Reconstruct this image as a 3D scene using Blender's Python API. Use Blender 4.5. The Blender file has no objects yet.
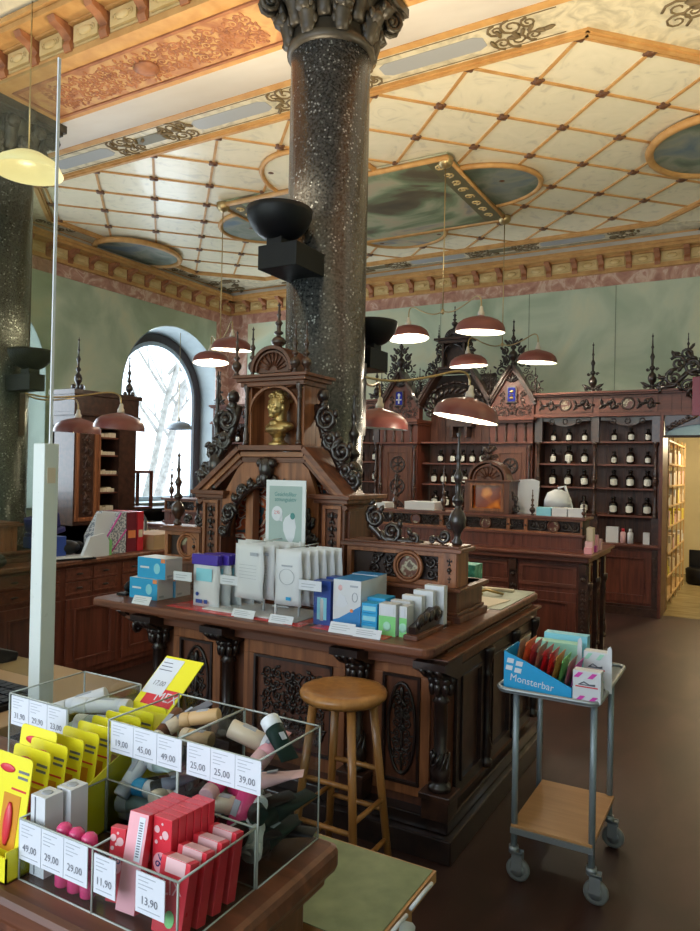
import bpy, bmesh, math, random
from mathutils import Matrix, Vector
R = math.radians
PI = math.pi
SC = bpy.context.scene
COL = SC.collection

# ------------------------------------------------------------------ camera
cam_d = bpy.data.cameras.new('camera'); cam = bpy.data.objects.new('camera', cam_d); COL.objects.link(cam)
_yaw, _pit, _rol = 0.517145, 0.00721367, 0.0201368
_fw = Vector((-math.sin(_yaw)*math.cos(_pit), math.cos(_yaw)*math.cos(_pit), math.sin(_pit)))
_rt = Vector((math.cos(_yaw), math.sin(_yaw), 0)); _up = _rt.cross(_fw)
_r2 = _rt*math.cos(_rol) + _up*math.sin(_rol); _u2 = -_rt*math.sin(_rol) + _up*math.cos(_rol)
M = Matrix.Identity(4)
for i in range(3):
    M[i][0] = _r2[i]; M[i][1] = _u2[i]; M[i][2] = -_fw[i]
M[0][3], M[1][3], M[2][3] = 0, 0, 1.6
cam.matrix_world = M
cam_d.sensor_fit = 'VERTICAL'; cam_d.sensor_height = 36; cam_d.lens = 711.05/931*36
cam_d.clip_start = 0.02; cam_d.clip_end = 200
SC.camera = cam

# ------------------------------------------------------------------ daylight, view
w = bpy.data.worlds.new('sky'); SC.world = w; w.use_nodes = True
w.node_tree.nodes['Background'].inputs[0].default_value = (0.82, 0.91, 1.0, 1)
w.node_tree.nodes['Background'].inputs[1].default_value = 2.3
SC.view_settings.view_transform = 'Standard'; SC.view_settings.look = 'None'
SC.view_settings.gamma = 1; SC.view_settings.exposure = 0.32
def area(name, loc, rot, sx, sy, power, col):
    l = bpy.data.lights.new(name, 'AREA'); l.shape = 'RECTANGLE'; l.size = sx; l.size_y = sy; l.energy = power; l.color = col
    o = bpy.data.objects.new(name, l); COL.objects.link(o); o.location = loc; o.rotation_euler = rot
    return o
area('window_daylight', (-8.95, 8.73, 2.5), (0, R(-90), 0), 2.6, 1.8, 70, (0.78, 0.90, 1.0))
area('window_daylight', (-8.95, 5.13, 2.5), (0, R(-90), 0), 2.6, 1.8, 60, (0.78, 0.90, 1.0))
area('shopfront_daylight', (-2.6, -2.6, 2.2), (R(90), 0, 0), 6.5, 3.2, 150, (0.80, 0.90, 1.0))

# ------------------------------------------------------------------ materials
def _nt(name):
    m = bpy.data.materials.new(name); m.use_nodes = True
    nt = m.node_tree; b = nt.nodes['Principled BSDF']
    return m, nt, b
def plain(name, c, rough=0.5, metal=0.0, coat=0.0, emit=None, es=0, spec=None):
    m, nt, b = _nt(name)
    b.inputs['Base Color'].default_value = (*c, 1); b.inputs['Roughness'].default_value = rough
    b.inputs['Metallic'].default_value = metal; b.inputs['Coat Weight'].default_value = coat
    if spec is not None: b.inputs['Specular IOR Level'].default_value = spec
    if emit:
        b.inputs['Emission Color'].default_value = (*emit, 1); b.inputs['Emission Strength'].default_value = es
    n = nt.nodes.new('ShaderNodeTexNoise'); n.inputs['Scale'].default_value = 40
    t = nt.nodes.new('ShaderNodeTexCoord'); nt.links.new(t.outputs['Object'], n.inputs['Vector'])
    mr = nt.nodes.new('ShaderNodeMapRange'); mr.inputs['To Min'].default_value = max(0, rough-0.06); mr.inputs['To Max'].default_value = min(1, rough+0.06)
    nt.links.new(n.outputs['Fac'], mr.inputs['Value']); nt.links.new(mr.outputs['Result'], b.inputs['Roughness'])
    return m
def noisy(name, cols, scale=5, rough=0.5, stretch=(1,1,1), detail=6, dist=0.0, bump=0.0, coat=0.0, metal=0.0, spec=None, warp=0.0):
    """cols: list of (pos, rgb)"""
    m, nt, b = _nt(name)
    t = nt.nodes.new('ShaderNodeTexCoord'); mp = nt.nodes.new('ShaderNodeMapping'); mp.inputs['Scale'].default_value = stretch
    nt.links.new(t.outputs['Object'], mp.inputs['Vector'])
    n = nt.nodes.new('ShaderNodeTexNoise'); n.inputs['Scale'].default_value = scale; n.inputs['Detail'].default_value = detail
    n.inputs['Distortion'].default_value = dist
    nt.links.new(mp.outputs['Vector'], n.inputs['Vector'])
    r = nt.nodes.new('ShaderNodeValToRGB'); e = r.color_ramp.elements
    e[0].position = cols[0][0]; e[0].color = (*cols[0][1], 1); e[1].position = cols[-1][0]; e[1].color = (*cols[-1][1], 1)
    for p, c in cols[1:-1]:
        x = e.new(p); x.color = (*c, 1)
    nt.links.new(n.outputs['Fac'], r.inputs['Fac']); nt.links.new(r.outputs['Color'], b.inputs['Base Color'])
    b.inputs['Roughness'].default_value = rough; b.inputs['Coat Weight'].default_value = coat; b.inputs['Metallic'].default_value = metal
    if spec is not None: b.inputs['Specular IOR Level'].default_value = spec
    if bump:
        bp = nt.nodes.new('ShaderNodeBump'); bp.inputs['Strength'].default_value = bump; bp.inputs['Distance'].default_value = 0.01
        nt.links.new(n.outputs['Fac'], bp.inputs['Height']); nt.links.new(bp.outputs['Normal'], b.inputs['Normal'])
    return m
def wood(name, a, b_, rough=0.42, vert=True, coat=0.0):
    st = (14, 14, 1.2) if vert else (1.2, 14, 14)
    return noisy(name, [(0.3, a), (0.7, b_)], scale=2.2, rough=rough, stretch=st, detail=5, dist=0.6, bump=0.08, coat=coat)
def clear(name, tint, refl=0.12, rough=0.02, fres=1.45):
    m = bpy.data.materials.new(name); m.use_nodes = True; nt = m.node_tree; nt.nodes.clear()
    o = nt.nodes.new('ShaderNodeOutputMaterial'); tr = nt.nodes.new('ShaderNodeBsdfTransparent'); tr.inputs[0].default_value = (*tint, 1)
    g = nt.nodes.new('ShaderNodeBsdfGlossy'); g.inputs['Roughness'].default_value = rough
    lw = nt.nodes.new('ShaderNodeLayerWeight'); lw.inputs['Blend'].default_value = 0.5
    pw = nt.nodes.new('ShaderNodeMath'); pw.operation = 'POWER'; pw.inputs[1].default_value = 4.0; nt.links.new(lw.outputs['Facing'], pw.inputs[0])
    f = nt.nodes.new('ShaderNodeMath'); f.operation = 'MULTIPLY_ADD'; f.inputs[1].default_value = 0.30; f.inputs[2].default_value = 0.03+(fres-1.45)*0.4; nt.links.new(pw.outputs[0], f.inputs[0])
    mx = nt.nodes.new('ShaderNodeMixShader')
    nt.links.new(f.outputs[0], mx.inputs[0]); nt.links.new(tr.outputs[0], mx.inputs[1]); nt.links.new(g.outputs[0], mx.inputs[2]); nt.links.new(mx.outputs[0], o.inputs[0])
    return m
MT = {}
MT['wood'] = wood('oak_brown', (0.062, 0.019, 0.009), (0.165, 0.053, 0.024))
MT['wood_h'] = wood('oak_brown_horizontal', (0.080, 0.025, 0.012), (0.20, 0.066, 0.030), vert=False)
MT['light'] = wood('oak_honey', (0.15, 0.048, 0.018), (0.35, 0.128, 0.050))
MT['light_h'] = wood('oak_honey_horizontal', (0.18, 0.064, 0.026), (0.37, 0.148, 0.062), vert=False)
MT['red'] = wood('mahogany', (0.075, 0.018, 0.010), (0.165, 0.042, 0.023))
MT['red_h'] = wood('mahogany_horizontal', (0.085, 0.023, 0.013), (0.19, 0.055, 0.031), vert=False)
MT['dark'] = noisy('carved_dark_oak', [(0.3, (0.010, 0.006, 0.006)), (0.7, (0.034, 0.017, 0.014))], scale=18, rough=0.28, coat=0.3)
MT['carv'] = noisy('carved_brown_oak', [(0.3, (0.024, 0.011, 0.008)), (0.7, (0.075, 0.031, 0.020))], scale=18, rough=0.33, coat=0.25)
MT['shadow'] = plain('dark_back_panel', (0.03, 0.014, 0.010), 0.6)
MT['granite'] = None
MT['capital'] = noisy('bronzed_stone', [(0.3, (0.020, 0.016, 0.011)), (0.7, (0.060, 0.048, 0.032))], scale=14, rough=0.45, bump=0.3)
MT['ochre'] = noisy('ochre_moulding', [(0.3, (0.46, 0.23, 0.070)), (0.7, (0.60, 0.34, 0.12))], scale=9, rough=0.55)
MT['ochre_l'] = noisy('pale_ochre_plaster', [(0.3, (0.55, 0.38, 0.15)), (0.7, (0.70, 0.52, 0.25))], scale=6, rough=0.6)
MT['rust'] = noisy('rust_painted_plaster', [(0.3, (0.24, 0.085, 0.035)), (0.7, (0.42, 0.17, 0.07))], scale=11, rough=0.6)
MT['orange'] = noisy('orange_painted_panel', [(0.3, (0.28, 0.10, 0.04)), (0.46, (0.42, 0.19, 0.075)), (0.56, (0.52, 0.31, 0.12)), (0.7, (0.44, 0.22, 0.09))], scale=4, rough=0.55, dist=1.2)
MT['cream'] = noisy('cream_ceiling_plaster', [(0.32, (0.66, 0.60, 0.46)), (0.42, (0.78, 0.71, 0.53)), (0.75, (0.84, 0.76, 0.58))], scale=3.2, rough=0.4, dist=3.0, detail=7, coat=0.12)
MT['cove'] = noisy('white_cove_plaster', [(0.3, (0.62, 0.57, 0.52)), (0.7, (0.74, 0.70, 0.65))], scale=1.5, rough=0.4, coat=0.15)
MT['frieze'] = noisy('painted_frieze', [(0.3, (0.42, 0.37, 0.26)), (0.6, (0.70, 0.62, 0.44)), (0.8, (0.62, 0.60, 0.50))], scale=6, rough=0.45, dist=2)
MT['scroll'] = plain('umber_scroll_paint', (0.16, 0.11, 0.05), 0.6)
MT['plaque'] = plain('grey_blue_cartouche', (0.36, 0.37, 0.38), 0.45)
MT['plaque_o'] = plain('olive_cartouche', (0.14, 0.12, 0.06), 0.5)
MT['rosette'] = plain('bronze_rosette', (0.13, 0.055, 0.025), 0.45)
MT['paint'] = noisy('landscape_painting', [(0.30, (0.05, 0.035, 0.03)), (0.40, (0.13, 0.10, 0.06)), (0.46, (0.20, 0.26, 0.15)), (0.52, (0.42, 0.42, 0.28)), (0.57, (0.50, 0.40, 0.28)), (0.62, (0.22, 0.24, 0.26)), (0.72, (0.52, 0.36, 0.16))], scale=0.75, rough=0.5, dist=0.9, detail=14, stretch=(1, 1.7, 1))
MT['paint2'] = noisy('dark_sky_painting', [(0.3, (0.05, 0.055, 0.05)), (0.45, (0.12, 0.16, 0.12)), (0.55, (0.24, 0.25, 0.20)), (0.7, (0.10, 0.15, 0.20))], scale=2.2, rough=0.5, dist=0.6, detail=9)
MT['green'] = None
MT['joint'] = plain('wall_joint', (0.20, 0.24, 0.17), 0.6)
MT['pink'] = noisy('pink_marble', [(0.3, (0.34, 0.15, 0.11)), (0.5, (0.50, 0.27, 0.20)), (0.62, (0.66, 0.48, 0.38)), (0.7, (0.46, 0.22, 0.17))], scale=3.5, rough=0.3, dist=2.5, detail=8)
MT['reveal'] = noisy('pale_reveal_plaster', [(0.3, (0.26, 0.31, 0.33)), (0.7, (0.36, 0.41, 0.42))], scale=2, rough=0.6)
MT['frame'] = plain('dark_window_frame', (0.035, 0.022, 0.022), 0.4)
MT['frame_b'] = plain('pale_window_frame', (0.45, 0.55, 0.66), 0.4)
MT['floor'] = noisy('brown_linoleum', [(0.25, (0.018, 0.0075, 0.0065)), (0.5, (0.038, 0.015, 0.012)), (0.75, (0.068, 0.028, 0.023))], scale=1.6, rough=0.46, stretch=(2.5, 1.0, 1), detail=9, dist=0.4)
MT['floor2'] = noisy('beige_linoleum', [(0.3, (0.30, 0.24, 0.12)), (0.7, (0.44, 0.37, 0.21))], scale=3, rough=0.25, stretch=(1, 3, 1))
MT['yellowall'] = noisy('yellowish_wall', [(0.3, (0.56, 0.50, 0.33)), (0.7, (0.64, 0.58, 0.40))], scale=2, rough=0.6)
MT['glass'] = clear('clear_pane', (0.94, 0.97, 0.97))
MT['guard'] = clear('tinted_guard_pane', (0.84, 0.86, 0.78), fres=1.5)
MT['acryl'] = clear('clear_acrylic', (0.93, 0.95, 0.95), fres=1.5)
MT['acryl_e'] = plain('acrylic_edge', (0.40, 0.43, 0.41), 0.25)
MT['white'] = plain('white_plastic', (0.66, 0.69, 0.74), 0.35)
MT['post'] = plain('white_painted_steel', (0.60, 0.65, 0.62), 0.3)
MT['paper'] = plain('white_paper', (0.64, 0.67, 0.75), 0.6)
MT['card'] = plain('white_card', (0.63, 0.65, 0.70), 0.5)
MT['cardb'] = plain('brown_cardboard', (0.40, 0.26, 0.14), 0.7)
MT['cardlt'] = plain('pale_cardboard', (0.60, 0.52, 0.40), 0.7)
MT['ink'] = plain('grey_ink', (0.13, 0.14, 0.18), 0.6)
MT['inkl'] = plain('light_grey_ink', (0.36, 0.39, 0.46), 0.6)
MT['blue'] = plain('blue_print', (0.03, 0.22, 0.55), 0.4)
MT['blued'] = plain('deep_blue_print', (0.02, 0.06, 0.32), 0.4)
MT['cyan'] = plain('sky_blue_print', (0.02, 0.33, 0.66), 0.4)
MT['aqua'] = plain('aqua_print', (0.25, 0.62, 0.78), 0.4)
MT['purple'] = plain('violet_blue_print', (0.06, 0.03, 0.38), 0.3)
MT['orangep'] = plain('orange_sticker', (0.75, 0.24, 0.08), 0.5)
MT['greenp'] = plain('green_print', (0.22, 0.62, 0.22), 0.4)
MT['mint'] = plain('mint_print', (0.35, 0.66, 0.52), 0.45)
MT['teal'] = noisy('teal_patterned_card', [(0.35, (0.02, 0.16, 0.12)), (0.55, (0.05, 0.34, 0.26)), (0.7, (0.30, 0.50, 0.42))], scale=30, rough=0.5)
MT['redp'] = plain('red_print', (0.62, 0.03, 0.05), 0.3)
MT['redd'] = plain('deep_red_cover', (0.16, 0.01, 0.025), 0.4)
MT['redc'] = plain('red_cover', (0.55, 0.02, 0.035), 0.4)
MT['redsh'] = plain('clear_red_sheet', (0.60, 0.05, 0.05), 0.25)
MT['rose'] = plain('rose_print', (0.78, 0.36, 0.42), 0.35)
MT['pinkp'] = plain('hot_pink_plastic', (0.70, 0.05, 0.20), 0.25, coat=0.4)
MT['pinkl'] = plain('pale_pink_plastic', (0.72, 0.45, 0.48), 0.35)
MT['magenta'] = plain('magenta_print', (0.62, 0.06, 0.40), 0.4)
MT['yellow'] = plain('yellow_card', (0.80, 0.72, 0.02), 0.35, coat=0.2)
MT['yellowd'] = plain('yellow_box_inside', (0.52, 0.42, 0.03), 0.4)
MT['amber'] = plain('amber_balm', (0.60, 0.25, 0.02), 0.3)
MT['navy'] = plain('navy_print', (0.02, 0.02, 0.14), 0.4)
MT['black'] = plain('black_plastic', (0.008, 0.008, 0.010), 0.5, spec=0.25)
MT['blackm'] = plain('black_metal', (0.006, 0.006, 0.008), 0.45, spec=0.25)
MT['dgreen'] = plain('dark_green_tube', (0.006, 0.022, 0.019), 0.6, spec=0.2)
MT['bge'] = plain('beige_cap', (0.62, 0.52, 0.40), 0.4)
MT['tanc'] = plain('tan_wooden_cap', (0.62, 0.40, 0.20), 0.5)
MT['gold'] = noisy('gilt_metal', [(0.3, (0.38, 0.25, 0.09)), (0.7, (0.58, 0.41, 0.18))], scale=30, rough=0.36, metal=0.8)
MT['brass'] = plain('aged_brass', (0.48, 0.36, 0.18), 0.35, metal=0.8)
MT['shade'] = plain('dusty_rose_enamel', (0.18, 0.048, 0.042), 0.38, coat=0.2)
MT['shade_in'] = plain('white_enamel', (0.75, 0.74, 0.70), 0.4)
MT['shade_g'] = plain('grey_enamel', (0.22, 0.25, 0.29), 0.4)
MT['socket'] = plain('ivory_socket', (0.62, 0.56, 0.46), 0.4)
MT['bulb'] = plain('lit_bulb', (1, 1, 1), 0.4, emit=(1.0, 0.88, 0.68), es=22)
MT['cream_refl'] = plain('cream_reflection_glow', (0.62, 0.56, 0.30), 0.3, emit=(1.0, 0.86, 0.5), es=0.55)  # cream glow put into the material to imitate a reflection in the guard
MT['beech'] = wood('beech_varnished', (0.30, 0.12, 0.030), (0.46, 0.215, 0.062), rough=0.3, coat=0.2)
MT['ply'] = wood('orange_ply', (0.36, 0.17, 0.06), (0.45, 0.23, 0.09), rough=0.45, vert=False)
MT['steel'] = plain('grey_steel', (0.30, 0.33, 0.35), 0.38, metal=0.6)
MT['steelp'] = plain('blue_grey_tube', (0.26, 0.31, 0.34), 0.4, metal=0.4)
MT['rubber'] = plain('grey_rubber', (0.16, 0.17, 0.17), 0.4)
MT['lino'] = noisy('green_linoleum', [(0.3, (0.13, 0.17, 0.08)), (0.7, (0.20, 0.25, 0.125))], scale=20, rough=0.5)
MT['blot'] = noisy('grey_green_blotter', [(0.3, (0.26, 0.29, 0.22)), (0.7, (0.34, 0.37, 0.29))], scale=12, rough=0.4)
MT['bottle'] = plain('brown_apothecary_glass', (0.012, 0.006, 0.004), 0.12, coat=0.5)
MT['label'] = plain('ivory_bottle_label', (0.74, 0.74, 0.68), 0.6)
MT['amberg'] = noisy('amber_cabinet_glass', [(0.40, (0.22, 0.035, 0.006)), (0.5, (0.62, 0.17, 0.015)), (0.62, (0.80, 0.30, 0.04))], scale=9, rough=0.15, detail=1)
MT['stain'] = noisy('stained_glass', [(0.38, (0.02, 0.03, 0.035)), (0.48, (0.25, 0.04, 0.02)), (0.52, (0.62, 0.60, 0.52)), (0.56, (0.55, 0.10, 0.02)), (0.65, (0.04, 0.07, 0.08))], scale=9, rough=0.2, dist=1.5, detail=3)
MT['medal'] = noisy('painted_medallion', [(0.42, (0.10, 0.022, 0.018)), (0.50, (0.13, 0.05, 0.03)), (0.56, (0.42, 0.39, 0.27)), (0.62, (0.10, 0.06, 0.04))], scale=16, rough=0.3, detail=3)
MT['tymp'] = plain('pale_blue_tympanum_glass', (0.28, 0.42, 0.44), 0.3)
MT['pine'] = wood('pine_shelf', (0.52, 0.34, 0.15), (0.66, 0.46, 0.24), rough=0.5)
MT['signred'] = plain('dark_red_sign', (0.20, 0.012, 0.03), 0.35)
MT['bluecr'] = plain('royal_blue_enamel', (0.010, 0.02, 0.26), 0.6, spec=0.15)
MT['bark'] = noisy('pale_bark', [(0.3, (0.26, 0.25, 0.24)), (0.7, (0.50, 0.49, 0.48))], scale=8, rough=0.9)
MT['sage'] = plain('sage_print', (0.33, 0.43, 0.43), 0.5)
MT['kraft'] = noisy('kraft_pouch', [(0.3, (0.30, 0.22, 0.15)), (0.7, (0.45, 0.36, 0.26))], scale=20, rough=0.4)
# speckled granite
def granite():
    m, nt, b = _nt('polished_granite')
    t = nt.nodes.new('ShaderNodeTexCoord'); v = nt.nodes.new('ShaderNodeTexVoronoi'); v.inputs['Scale'].default_value = 46
    n = nt.nodes.new('ShaderNodeTexNoise'); n.inputs['Scale'].default_value = 75; n.inputs['Detail'].default_value = 3
    nt.links.new(t.outputs['Object'], v.inputs['Vector']); nt.links.new(t.outputs['Object'], n.inputs['Vector'])
    r = nt.nodes.new('ShaderNodeValToRGB'); e = r.color_ramp.elements
    e[0].position = 0.14; e[0].color = (0.30, 0.32, 0.33, 1); e[1].position = 0.34; e[1].color = (0, 0, 0, 1)
    nt.links.new(v.outputs['Distance'], r.inputs['Fac'])
    r2 = nt.nodes.new('ShaderNodeValToRGB'); e = r2.color_ramp.elements
    e[0].position = 0.35; e[0].color = (0.016, 0.018, 0.020, 1); e[1].position = 0.65; e[1].color = (0.068, 0.069, 0.070, 1)
    nt.links.new(n.outputs['Fac'], r2.inputs['Fac'])
    n3 = nt.nodes.new('ShaderNodeTexNoise'); n3.inputs['Scale'].default_value = 13; nt.links.new(t.outputs['Object'], n3.inputs['Vector'])
    r3 = nt.nodes.new('ShaderNodeValToRGB'); e = r3.color_ramp.elements; e[0].position = 0.44; e[0].color = (0, 0, 0, 1); e[1].position = 0.60; e[1].color = (1, 1, 1, 1)
    nt.links.new(n3.outputs['Fac'], r3.inputs['Fac'])
    mu = nt.nodes.new('ShaderNodeMix'); mu.data_type = 'RGBA'; mu.blend_type = 'MULTIPLY'; mu.inputs[0].default_value = 1
    nt.links.new(r.outputs['Color'], mu.inputs[6]); nt.links.new(r3.outputs['Color'], mu.inputs[7])
    ad = nt.nodes.new('ShaderNodeMix'); ad.data_type = 'RGBA'; ad.blend_type = 'ADD'; ad.inputs[0].default_value = 1
    nt.links.new(mu.outputs[2], ad.inputs[6]); nt.links.new(r2.outputs['Color'], ad.inputs[7])
    nt.links.new(ad.outputs[2], b.inputs['Base Color'])
    b.inputs['Roughness'].default_value = 0.27; b.inputs['Coat Weight'].default_value = 0.05
    return m
MT['granite'] = granite()
def greenwall():
    m, nt, b = _nt('green_marble_wall')
    t = nt.nodes.new('ShaderNodeTexCoord')
    n = nt.nodes.new('ShaderNodeTexNoise'); n.inputs['Scale'].default_value = 1.0; n.inputs['Detail'].default_value = 12; n.inputs['Distortion'].default_value = 0.7
    nt.links.new(t.outputs['Object'], n.inputs['Vector'])
    r = nt.nodes.new('ShaderNodeValToRGB'); e = r.color_ramp.elements
    e[0].position = 0.30; e[0].color = (0.32, 0.38, 0.26, 1); e[1].position = 0.74; e[1].color = (0.62, 0.57, 0.36, 1)
    for p, c in ((0.44, (0.42, 0.50, 0.36)), (0.54, (0.54, 0.60, 0.45)), (0.62, (0.62, 0.63, 0.45))):
        x = e.new(p); x.color = (*c, 1)
    nt.links.new(n.outputs['Fac'], r.inputs['Fac']); nt.links.new(r.outputs['Color'], b.inputs['Base Color'])
    b.inputs['Roughness'].default_value = 0.42
    return m
MT['green'] = greenwall()

# ------------------------------------------------------------------ mesh builder
class MB:
    def __init__(s, T=None):
        s.v = []; s.f = []; s.mi = []; s.sm = []; s.m = 0; s.T = T or Matrix.Identity(4)
    def add(s, vs, fs, smooth=False):
        o = len(s.v); T = s.T
        s.v += [tuple(T @ Vector(p)) for p in vs]
        for f in fs:
            s.f.append(tuple(i+o for i in f)); s.mi.append(s.m); s.sm.append(smooth)
        return s
    def box(s, x0, y0, z0, x1, y1, z1):
        vs = [(x0,y0,z0),(x1,y0,z0),(x1,y1,z0),(x0,y1,z0),(x0,y0,z1),(x1,y0,z1),(x1,y1,z1),(x0,y1,z1)]
        return s.add(vs, [(3,2,1,0),(4,5,6,7),(0,1,5,4),(1,2,6,5),(2,3,7,6),(3,0,4,7)])
    def cbox(s, c, sz):
        return s.box(c[0]-sz[0]/2, c[1]-sz[1]/2, c[2]-sz[2]/2, c[0]+sz[0]/2, c[1]+sz[1]/2, c[2]+sz[2]/2)
    def obox(s, Mx, sz):
        T = s.T; s.T = T @ Mx; s.box(-sz[0]/2, -sz[1]/2, -sz[2]/2, sz[0]/2, sz[1]/2, sz[2]/2); s.T = T; return s
    def prism(s, poly, n0, n1):
        """poly in (u,v), extruded along n (third local axis)"""
        k = len(poly)
        vs = [(u, v, n0) for u, v in poly] + [(u, v, n1) for u, v in poly]
        fs = [tuple(range(k-1, -1, -1)), tuple(range(k, 2*k))] + [(i, (i+1) % k, k+(i+1) % k, k+i) for i in range(k)]
        return s.add(vs, fs)
    def lathe(s, prof, c=(0,0,0), n=16, axis=None, smooth=True, cap=True):
        vs = []; fs = []
        Mx = Matrix.Translation(c)
        if axis is not None:
            Mx = Mx @ Vector((0,0,1)).rotation_difference(Vector(axis)).to_matrix().to_4x4()
        for r, z in prof:
            for i in range(n):
                a = 2*PI*i/n; vs.append(tuple(Mx @ Vector((r*math.cos(a), r*math.sin(a), z))))
        for j in range(len(prof)-1):
            for i in range(n):
                k = (i+1) % n; fs.append((j*n+i, j*n+k, (j+1)*n+k, (j+1)*n+i))
        s.add(vs, fs, smooth)
        if cap:
            o = len(s.v) - len(vs)
            if prof[0][0] > 1e-4: s.f.append(tuple(o+i for i in range(n-1, -1, -1))); s.mi.append(s.m); s.sm.append(False)
            if prof[-1][0] > 1e-4: s.f.append(tuple(o+(len(prof)-1)*n+i for i in range(n))); s.mi.append(s.m); s.sm.append(False)
        return s
    def cyl(s, p0, p1, r0, r1=None, n=12):
        p0 = Vector(p0); p1 = Vector(p1); d = p1-p0; L = d.length
        return s.lathe([(r0, 0), (r1 if r1 is not None else r0, L)], p0, n, d.normalized())
    def tube(s, pts, rad, n=6, closed=False):
        P = [Vector(p) for p in pts]; k = len(P)
        if not hasattr(rad, '__len__'): rad = [rad]*k
        vs = []; fs = []; up = None
        for i in range(k):
            a = P[(i-1) % k] if (closed or i > 0) else P[i]; b = P[(i+1) % k] if (closed or i < k-1) else P[i]
            t = (b-a).normalized() if (b-a).length > 1e-9 else Vector((0,0,1))
            if up is None: up = t.orthogonal().normalized()
            else:
                up = up - t*up.dot(t); up = up.normalized() if up.length > 1e-6 else t.orthogonal().normalized()
            w_ = t.cross(up)
            for j in range(n):
                an = 2*PI*j/n; vs.append(tuple(P[i] + (up*math.cos(an) + w_*math.sin(an))*rad[i]))
        for i in range(k if closed else k-1):
            for j in range(n):
                q = (j+1) % n; i2 = (i+1) % k
                fs.append((i*n+j, i*n+q, i2*n+q, i2*n+j))
        if not closed: fs += [tuple(range(n-1, -1, -1)), tuple((k-1)*n+j for j in range(n))]
        return s.add(vs, fs, True)
    def ell(s, c, r, n=8, m=5, rot=None):
        vs = []; fs = []
        Mx = Matrix.Translation(c)
        if rot is not None: Mx = Mx @ rot
        for j in range(1, m):
            th = PI*j/m
            for i in range(n):
                a = 2*PI*i/n; vs.append(tuple(Mx @ Vector((r[0]*math.sin(th)*math.cos(a), r[1]*math.sin(th)*math.sin(a), r[2]*math.cos(th)))))
        vs += [tuple(Mx @ Vector((0,0,r[2]))), tuple(Mx @ Vector((0,0,-r[2])))]
        T_, B_ = len(vs)-2, len(vs)-1
        for j in range(m-2):
            for i in range(n):
                k = (i+1) % n; fs.append((j*n+i, j*n+k, (j+1)*n+k, (j+1)*n+i))
        for i in range(n):
            k = (i+1) % n; fs.append((T_, k, i)) ; fs.append((B_, (m-2)*n+i, (m-2)*n+k))
        return s.add(vs, fs, True)
    def ring(s, c, r, t, n=24, k=6, axis=None, sx=1, sy=1):
        """torus-like ring in local uv plane"""
        pts = [(c[0]+r*sx*math.cos(2*PI*i/n), c[1]+r*sy*math.sin(2*PI*i/n), c[2]) for i in range(n)]
        return s.tube(pts, t, k, closed=True)
    def build(s, name, mats, parent=None, bevel=0, recalc=True):
        me = bpy.data.meshes.new(name); me.from_pydata(s.v, [], s.f)
        if not isinstance(mats, (list, tuple)): mats = [mats]
        for m in mats: me.materials.append(MT[m] if isinstance(m, str) else m)
        me.polygons.foreach_set('material_index', s.mi); me.polygons.foreach_set('use_smooth', s.sm)
        if recalc:
            bm = bmesh.new(); bm.from_mesh(me); bmesh.ops.recalc_face_normals(bm, faces=bm.faces); bm.to_mesh(me); bm.free()
        me.update()
        o = bpy.data.objects.new(name, me); COL.objects.link(o)
        if bevel:
            b = o.modifiers.new('bevel', 'BEVEL'); b.width = bevel; b.segments = 2; b.limit_method = 'ANGLE'
        if parent is not None:
            o.parent = parent; o.matrix_parent_inverse = parent.matrix_world.inverted()
        return o
def tag(o, label=None, cat=None, group=None, kind=None):
    if label: o['label'] = label
    if cat: o['category'] = cat
    if group: o['group'] = group
    if kind: o['kind'] = kind
    return o
def thing(name, label, cat, loc=(0,0,0), group=None, rz=0):
    o = bpy.data.objects.new(name, None); COL.objects.link(o); o.empty_display_size = 0.05
    o.location = loc; o.rotation_euler = (0, 0, rz)
    o.matrix_world = Matrix.Translation(loc) @ Matrix.Rotation(rz, 4, 'Z')
    return tag(o, label, cat, group)
def local(o): return o.matrix_world.copy()
def struct(name, mb, mats, bevel=0):
    return tag(mb.build(name, mats, None, bevel), kind='structure')
def dup(root, loc, label, group=None, rz=None, rot=None):
    def cp(o, par):
        c = o.copy(); COL.objects.link(c)
        if par is not None: c.parent = par
        for ch in o.children: cp(ch, c)
        return c
    r = cp(root, None); r.location = loc
    if rz is not None: r.rotation_euler = (0, 0, rz)
    if rot is not None: r.rotation_euler = rot
    r['label'] = label
    if group: r['group'] = group
    return r
# frames: local (u, v, n) -> world.  front faces look to -Y, side faces look to +X
def FY(x, y, z): return Matrix(((1,0,0,x),(0,0,-1,y),(0,1,0,z),(0,0,0,1)))
def FX(x, y, z): return Matrix(((0,0,1,x),(1,0,0,y),(0,1,0,z),(0,0,0,1)))
def FD(x, y, z): return Matrix(((1,0,0,x),(0,-1,0,y),(0,0,-1,z),(0,0,0,1)))   # faces down (ceiling)
_txt = {}
def text_mesh(s, size=1.0, ext=0.0):
    if (s, size) in _txt: return _txt[(s, size)]
    c = bpy.data.curves.new('lettering', 'FONT'); c.body = s; c.size = size; c.align_x = 'CENTER'; c.align_y = 'CENTER'; c.extrude = ext; c.resolution_u = 2
    o = bpy.data.objects.new('lettering', c); COL.objects.link(o)
    dg = bpy.context.evaluated_depsgraph_get(); me = bpy.data.meshes.new_from_object(o.evaluated_get(dg))
    vs = [tuple(v.co) for v in me.vertices]; fs = [tuple(p.vertices) for p in me.polygons]
    bpy.data.objects.remove(o); bpy.data.curves.remove(c); bpy.data.meshes.remove(me)
    _txt[(s, size)] = (vs, fs); return vs, fs
def text(mb, s, size, u, v, n, sx=1, rot=0):
    vs, fs = text_mesh(s, 1.0)
    c, d = math.cos(rot), math.sin(rot)
    mb.add([(u+(x*sx*c-y*d)*size, v+(x*sx*d+y*c)*size, n) for x, y, z in vs], fs)

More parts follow.
